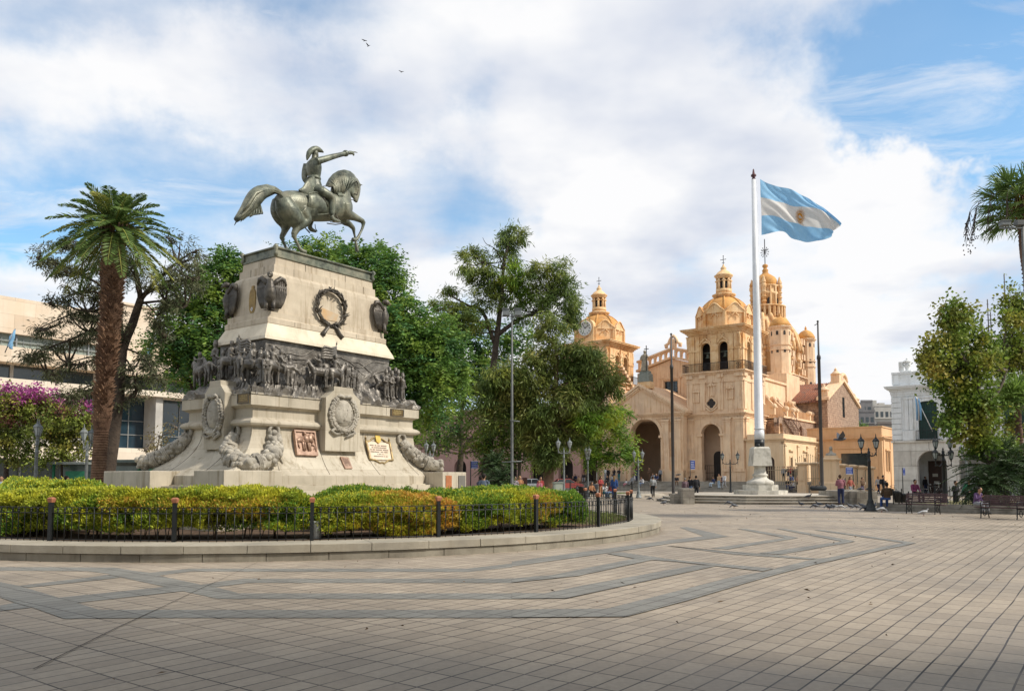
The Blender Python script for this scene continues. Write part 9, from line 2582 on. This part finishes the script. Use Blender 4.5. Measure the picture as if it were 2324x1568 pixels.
S = [ # seated or standing on the cathedral steps
 ('person in black sitting on the steps right of the utility cabinet',1287,3,'sit',BLK,BLK,'d',0),('person in dark jacket and pale trousers sitting on the steps, second from the cabinet',1301,3,'sit2',BLK,GRY,'d',0),('person in navy sitting close beside the pale trousered one on the steps',1307,4,'lean',NVY,BLK,'d',1),
 ('person in tan top and orange trousers sitting on the steps',1315,3,'sit2',TAN,ORG,'b',0),('person in beige standing on the terrace left of the acacia trunk',1328,7,'stand',TAN,TAN,'b',1),('person in dark clothes sitting high on the steps behind the grey lamp',1325,5,'sit',BLK,GRY,'d',0),
 ('person in white top standing on the steps under the acacia',1374,6,'fold',WHT,GRY,'d',1),('person in black jacket standing beside the white topped one under the acacia',1380,7,'stand',BLK,BLK,'d',0),('person in black sitting below the two standing under the acacia',1379,3,'sit',BLK,BLK,'d',0),
 ('person in white shirt sitting with a pale bag under the yellow leaves',1391,4,'sit2',WHT,GRY,'d',1),('person in black top standing under the yellow acacia leaves',1394,7,'phone',BLK,NVY,'d',1),('woman in black top and teal skirt standing on the terrace',1405,7,'fold',BLK,TEA,'d',1),
 ('child in white with a purple bag sitting on the steps left of the lamp',1421,2,'sit',WHT,PNK,'d',1),('person in grey sitting on the steps left of the grey lamp at the big arch',1434,3,'sit',GRY,GRY,'b',0),('person in pale top sitting beside the lamp at the big arch',1440,4,'lean',WHT,GRY,'d',1),
 ('person in navy standing in the big porch arch behind the lamp',1445,7,'stand',NVY,NVY,'d',0),('person in white and pink sitting on the steps right of that lamp',1458,2,'sit2',WHT,JEA,'b',1),('person in dark brown standing in the shade of the big porch arch',1474,7,'fold',BRN,BRN,'d',0),
 ('man in grey shirt and dark trousers standing at the right edge of the big arch',1499,7,'stand',GRY,BLK,'d',0),('person in dark jacket sitting on the steps behind the grey jacketed walker',1490,4,'sit',NVY,BLK,'d',0),('person in pale top sitting on the steps between the walker and the big arch edge',1484,5,'sit2',LBL,GRY,'b',1),
 ('person in dark clothes sitting alone on the steps right beside the left bare mast',1536,3,'sit',BLK,BRN,'b',0),
 ('person in navy sitting low on the steps by the small arched door',1619,2,'sit',NVY,LBL,'d',1),('woman in pale top and light jeans standing on the steps below the small arched door',1632,1,'stand',TAN,LBL,'b',1),('person in purple top sitting behind the one in light jeans',1637,3,'lean',PUR,BLK,'d',1),('person in white hoodie and grey trousers walking down the steps',1644,1,'walk',WHT,GRY,'d',0),
 ('person in grey jacket standing on the terrace at the annex corner',1779,7,'stand',GRY,BLK,'b',0),('person in dark jacket in the group at the annex corner',1789,7,'fold',BLK,NVY,'d',0),('person in red shirt in the middle of the group at the annex',1796,7,'phone',RED,BLK,'d',0),('person in black in the group at the annex, right side',1803,7,'stand',BLK,BLK,'d',1),('person in brown jacket at the right end of the group at the annex',1810,6,'fold',BRN,BLK,'d',0),
 ('person in blue top sitting in front of the group at the annex',1797,4,'sit2',BLU,BLK,'b',0),('person in dark jacket crouching at the bottom of the annex steps',1788,1,'lean',BLK,NVY,'d',0),('person in white and navy sitting with a white bag below the annex steps',1801,0,'sit2',WHT,NVY,'d',0),('woman in salmon top and black trousers walking past the annex steps',1811,0,'walk',(0.62,0.24,0.16),BLK,'b',1),
 ('person in black sitting on the steps left of the right bare mast',1853,3,'sit',BLK,BLK,'d',0)]
for lb,px,i,ps_,c1,c2,h,lg in S:
    random.seed(px); person(lb, onsteps(px,i), FR_+RU(-.5,.5), ps_, c1, c2, h, bool(lg), RU(.95,1.03) if 'child' not in lb else .72, group='people on the cathedral steps')
Q = [ # (label, px, Y, z, rz, pose, shirt, trousers, hair, long, scale, bag)
 ('person with a grey backpack sitting on the kerb under the acacia, back to us',1354,62,.12,2.8,'sit',(0.3,0.3,0.28),GRY,'b',0,1,GRY),
 ('person in red and orange standing among the seated group by the lamp',1363,61.5,0,.6,'fold',RED,ORG,'b',1,1,None),
 ('person in white shirt and teal trousers sitting on the kerb in the group',1372,61,.0,.4,'sit2',WHT,TEA,'d',0,1,None),
 ('person in red top and jeans sitting opposite the white shirted one',1387,60.5,.0,-1.0,'sit',RED,JEA,'b',1,1,None),
 ('long haired person in blue overalls standing with their back to us by the seated group',1394,59.5,0,3.0,'stand',BLU,(0.03,0.06,0.18),'y',1,1.02,None),
 ('person in orange and green sitting half hidden by the lamp post',1343,61,.0,.5,'sit',ORG,BLK,'b',1,1,None),
 ('person in red jacket left of the thick conifer trunk',1227,56,0,.3,'stand',RED,JEA,'d',1,.97,None),
 ('person in pink with a bag just behind the red jacketed one by the conifer',1224,54,0,-.3,'walk',PNK,LBL,'d',1,.85,None),
 ('person in grey jacket with a red bag walking towards the cathedral',1482,66,0,3.1,'walk',(0.4,0.41,0.42),BLK,'b',0,1,None),
 ('older person in mauve seen from behind at the left of the platform',1555,60,.0,3.0,'stand',(0.20,0.13,0.15),BLK,'g',0,.92,None),
 ('young man in black t-shirt standing behind the platform',1567,60,.0,2.4,'fold',BLK,JEA,'b',0,1.0,None),
 ('man in black hoodie with his back turned, rightmost of the three behind the platform',1580,59,.0,3.1,'stand',BLK,BLK,'d',0,1.02,None),
 ('man in mauve striped shirt and navy trousers standing by the right platform wall',1908,46.3,.0,3.0,'fold',(0.33,0.13,0.16),NVY,'b',0,1.03,None),
 ('person in red brown top behind the right platform wall',1930,62,.0,.4,'walk',(0.35,0.10,0.07),GRY,'b',1,.98,None),
 ('person in brown jacket bending right of the blue street sign',1957,66,.0,.7,'fold',BRN,PUR,'d',0,.95,None),
 ('person in white top and dark trousers walking left of the white hall',1993,80,.0,.2,'walk',WHT,NVY,'d',0,1,None),
 ('person in black with raised arm walking left of the white hall',2005,66,.0,1.2,'phone',BLK,BLK,'d',0,1.05,BLK),
 ('person in brown jacket sitting on the end of the right kerb, back to us',2012,38.5,.38-.28,3.0,'sit',(0.09,0.055,0.03),BLU,'d',0,1.0,None),
 ('dark clothed person standing in the arcade arch of the white hall',2100,75.5,.0,.3,'stand',BLK,NVY,'d',0,1,None),
 ('person in magenta sitting beyond the right railing',2077,42,.3,.2,'sit',(0.24,0.05,0.13),BLK,'d',0,.95,None),
 ('person in green top leaning over beyond the railing right of the four lantern lamp',2189,42,.3,.5,'lean',(0.03,0.25,0.14),BLK,'d',0,1,None),
 ('person in black standing behind the railing between the benches',2168,43,.3-.5,.4,'fold',BLK,BLK,'d',0,.95,None),
 ('person in purple sitting at the left end of the far right bench',2216,33.2,.12,.3,'sit2',PUR,GRY,'d',0,.9,None),
 ('man in dark suit jacket sitting beyond the hedge at the left edge',41,36,.0,.9,'stand',(0.07,0.06,0.09),NVY,'d',0,.98,None),
 ('person in pale shirt at the very left edge behind the hedge',3,38,.0,.4,'stand',LBL,NVY,'d',0,.98,None),
 ('person in red white and blue striped shirt behind the hedge between the left lamps',150,36,.0,2.6,'stand',(0.45,0.08,0.09),NVY,'d',0,.98,None),
 ('brown haired person in tan behind the hedge left of the striped shirt',125,40,.0,1.2,'stand',TAN,BRN,'b',1,.93,None),
 ('brown haired person nearest the first lamp behind the hedge',112,41,.0,.5,'fold',BRN,BRN,'b',1,.93,None),
 ('person in blue leaning at the foot of the date palm',224,33,.0,.4,'fold',BLU,NVY,'b',0,.92,None),
 ('pedestrian in grey blue jacket with back turned beside the centre cycads',1098,34,.0,3.0,'stand',(0.10,0.13,0.18),(0.05,0.06,0.08),'d',0,1.03,None),
 ('person in dark clothes just behind the grey blue pedestrian',1091,38,.0,2.6,'walk',(0.08,0.08,0.10),BLK,'d',0,.98,None),
 ('long haired person in white and purple right of the grey mast',1168,50,.0,.3,'fold',(0.30,0.26,0.30),PUR,'d',1,.98,None),
 ('person in orange right of the long haired one by the grey mast',1180,54,.0,.3,'stand',ORG,BRN,'y',1,1,None),
 ('child in bright orange in front of the rust brown board',1183,50,.0,-.5,'walk',(0.50,0.15,0.05),NVY,'d',0,.72,None),
]
for lb,px,Y,z,rz,ps_,c1,c2,h,lg,sc,bg_ in Q: person(lb, at(px,Y,z), rz, ps_, c1, c2, h, bool(lg), sc, bag=bg_)
# bag and things lying about
t = thing('duffel_bag', 'dark duffel bag lying on the right platform wall', 'bag', (*U(1857,1100,47.6)[:2], .83), .1)
b = MB(); b.tube([(-.5,0,.14),(-.42,0,.15),(.42,0,.15),(.5,0,.13)], [.08,.15,.15,.08], 10, flat=.9); b.build('bag_body', colm((0.03,0.035,0.04)), t)
b = MB(); b.tube([(-.25,-.1,.2),(-.15,-.12,.34),(.15,-.12,.34),(.25,-.1,.2)], .015, 5); b.build('strap', colm((0.03,0.035,0.04)), t)
# bicycles near the white hall
def bike(label, px, Y, z0, rz):
    t = thing('bicycle', label, 'bicycle', (*U(px,1100,Y)[:2], z0), rz, 'bicycles near the white hall')
    for x in (-.52,.52):
        w = MB(); w.tube([(x+.33*cos(k*pi/10),0,.34+.33*sin(k*pi/10)) for k in range(20)], .018, 5, close=True)
        for k in range(8): w.tube([(x,0,.34),(x+.32*cos(k*pi/4),0,.34+.32*sin(k*pi/4))], .004, 3)
        w.build('wheel', M_BLK, t)
    f = MB(); f.tube([(-.52,0,.34),(-.18,0,.78),(.38,0,.80),(.52,0,.34)], .016, 5); f.tube([(-.18,0,.78),(-.08,0,.32),(.38,0,.80)], .016, 5); f.tube([(-.52,0,.34),(-.08,0,.32)], .014, 5); f.build('frame', M_BLK, t)
    f = MB(); f.tube([(.38,0,.80),(.36,0,.98)], .014, 5); f.tube([(.32,-.25,1.0),(.38,0,.98),(.32,.25,1.0)], .013, 5); f.build('handlebar', M_FR, t)
    f = MB(); f.ball((-.2,0,.90),(.13,.06,.035),8); f.tube([(-.18,0,.78),(-.2,0,.9)], .013, 5); f.build('saddle', M_BLK, t)
bike('bicycle leaning by the dark sign post left of the white hall', 2024, 68, 0, .6)
bike('bicycle parked behind the railing in front of the brown hall door', 2117, 46, .3, .1)
# ------------------------------------------------------------------ pigeons
M_PG = mat('pigeon_grey', (0.10,0.105,0.12), (0.055,0.058,0.07), .6, 12); M_PW = mat('pigeon_white', (0.50,0.50,0.50), (0.30,0.30,0.31), .6, 12); M_PL = flat('pigeon_leg', (.30,.10,.08))
def pig_mesh(peck):
    m = MB(); hz = .13 if not peck else .07; hy = -.13 if not peck else -.19
    m.tube([(0,.20,.10),(0,.12,.115),(0,.02,.13),(0,-.07,.15),(0,-.10,.17 if not peck else .14)], [.012,.035,.062,.055,.035], 10)
    m.tube([(0,-.09,.16 if not peck else .14),(0,hy+.02,.20 if not peck else .09),(0,hy,.225 if not peck else .07)], [.035,.025,.024], 8)
    m.ball((0,hy-.005,.235 if not peck else .06), (.024,.030,.025), 8); m.tube([(0,hy-.03,.232 if not peck else .05),(0,hy-.055,.222 if not peck else .035)], [.008,.002], 5)
    for s in (-1,1): m.tube([(s*.045,-.06,.15),(s*.058,.04,.14),(s*.03,.15,.105)], [(.012,.03),(.014,.04),(.006,.012)], 8)
    return m
PGM = {}
for pk in (0,1):
    me = fuse(pig_mesh(pk), .009, 'pigeon', 1, .4); PGM[pk] = me
lg_ = MB()
for s in (-1,1):
    lg_.tube([(s*.025,0,.09),(s*.026,.0,.008)], .005, 4)
    for k in (-1,0,1): lg_.tube([(s*.026,0,.006),(s*.026+k*.014,-.03,.004)], .003, 4)
LGM = lg_.mesh('legs', [M_PL])
def pigeon(label, loc, rz, pk, m, sc=1.25, grp='pigeons pecking on the pavement'):
    o = link('pigeon', PGM[pk], None, loc, rz, label, 'pigeon', grp)
    if len(PGM[pk].materials) == 0: PGM[pk].materials.append(M_PG)
    o.material_slots[0].link = 'OBJECT'; o.material_slots[0].material = m; o.scale = (sc,)*3
    l = link('legs', LGM, o); return o
def R2(x, y): return (1518.4+.22*x, 1022.6+.22*y)
def R1(x, y): return (1224+.14*x, 1038+.14*y)
def RR4(x, y): return (1983.2+.14667*x, 1038.1+.14667*y)
random.seed(77)
row = [R2(*p) for p in ((1365,578),(1510,596),(1550,578),(1640,600),(1655,612),(1695,600),(1870,600),(1935,604),(1995,594),(2020,622))]
for i, p in enumerate(row): pigeon(('leftmost','second','third','fourth','fifth','sixth','seventh','eighth','ninth','rightmost')[i]+' of the ten dark pigeons between the platform wall and black lamp', G(*p), RU(-2.2,-1.0), i % 2, M_PG)
pigeon('pale pigeon in the row, right of the man in the mauve shirt', G(*R2(1765,608)), 1.2, 1, M_PW)
pigeon('dark pigeon pecking in front of the platform steps, lower of two', G(*R2(672,594)), -1.3, 1, M_PG); pigeon('dark pigeon at the bottom step of the platform, upper of two', G(*R2(620,562)), -1.8, 1, M_PG)
pigeon('white and grey pigeon at the left foot of the platform', G(*R2(100,528)), 1.6, 0, M_PW)
pigeon('dark pigeon perched at the right foot of the black lamp', G(*R2(2128,592)), 2.6, 0, M_PG); pigeon('white bellied pigeon right of the black lamp foot', G(*R2(2192,632)), 1.5, 1, M_PW)
pigeon('white pigeon alone in front of the first bench', G(*RR4(772,905)), 1.4, 0, M_PW); pigeon('pale pigeon near the kerb end left of the first bench', G(*RR4(120,850)), 1.5, 1, M_PW)
pigeon('dark pigeon on the platform step near the right wall', (U(1834,1100,48)[0],48.0,.34), 1.0, 0, M_PG)
pigeon('dark pigeon standing farthest left of the platform', G(*R1(1790,700)), 1.5, 1, M_PG); pigeon('dark pigeon just left of the platform corner', G(*R1(1985,712)), 1.2, 0, M_PG); pigeon('dark pigeon below the platform corner on open pavement', G(*R1(2020,776)), 1.9, 0, M_PG)
pigeon('dark pigeon standing on the right platform wall, left one', (U(1941,1100,48.4)[0],48.4,.80) if 0 else (PLC[0]+4.3,PLC[1]-6.4,.80), 1.4, 0, M_PG, 1.2); pigeon('dark pigeon standing on the right platform wall, right one', (PLC[0]+4.8,PLC[1]-6.4,.80), 1.0, 1, M_PG, 1.2)
def flying(label, px, py, Y, rz, sc, wing=.5, m=None):
    p = U(px, py, Y); t = thing('flying_bird', label, 'bird', p, rz, 'birds in the air'); t.scale = (sc,)*3
    b = MB(); b.tube([(0,.22,0),(0,.1,0),(0,0,.01),(0,-.1,.02),(0,-.17,.03)], [.02,.04,.06,.045,.012], 8); b.build('body', m or M_PG, t)
    for s in (-1,1):
        b = MB(); b.add([(0.02*s,-.07,.02),(.18*s,-.1,.02+wing*.12),(.42*s,.02,.02+wing*.34),(.2*s,.08,.02+wing*.12),(.02*s,.08,.02),(0.02*s,-.07,.035),(.18*s,-.1,.035+wing*.12),(.2*s,.08,.03+wing*.12),(.02*s,.08,.035)], [(0,1,3,4),(1,2,3),(5,6,7,8),(6,2,7)]); b.build('wing', m or M_PG, t)
flying('dark bird high in the sky, upper of the close pair', 827, 93, 40, .6, .42, .2); flying('dark bird high in the sky, lower of the close pair', 836, 105, 40, .9, .42, .8); flying('single small bird in the sky right of the close pair', 911, 164, 44, .4, .42, .5)
flying('pigeon flying with spread wings left of the black two lantern lamp', 1908, 997, 34, 1.4, 1.35, .7); flying('dark bird gliding across the left bare mast', 1540, 1077, 56, 1.5, 1.0, .1)
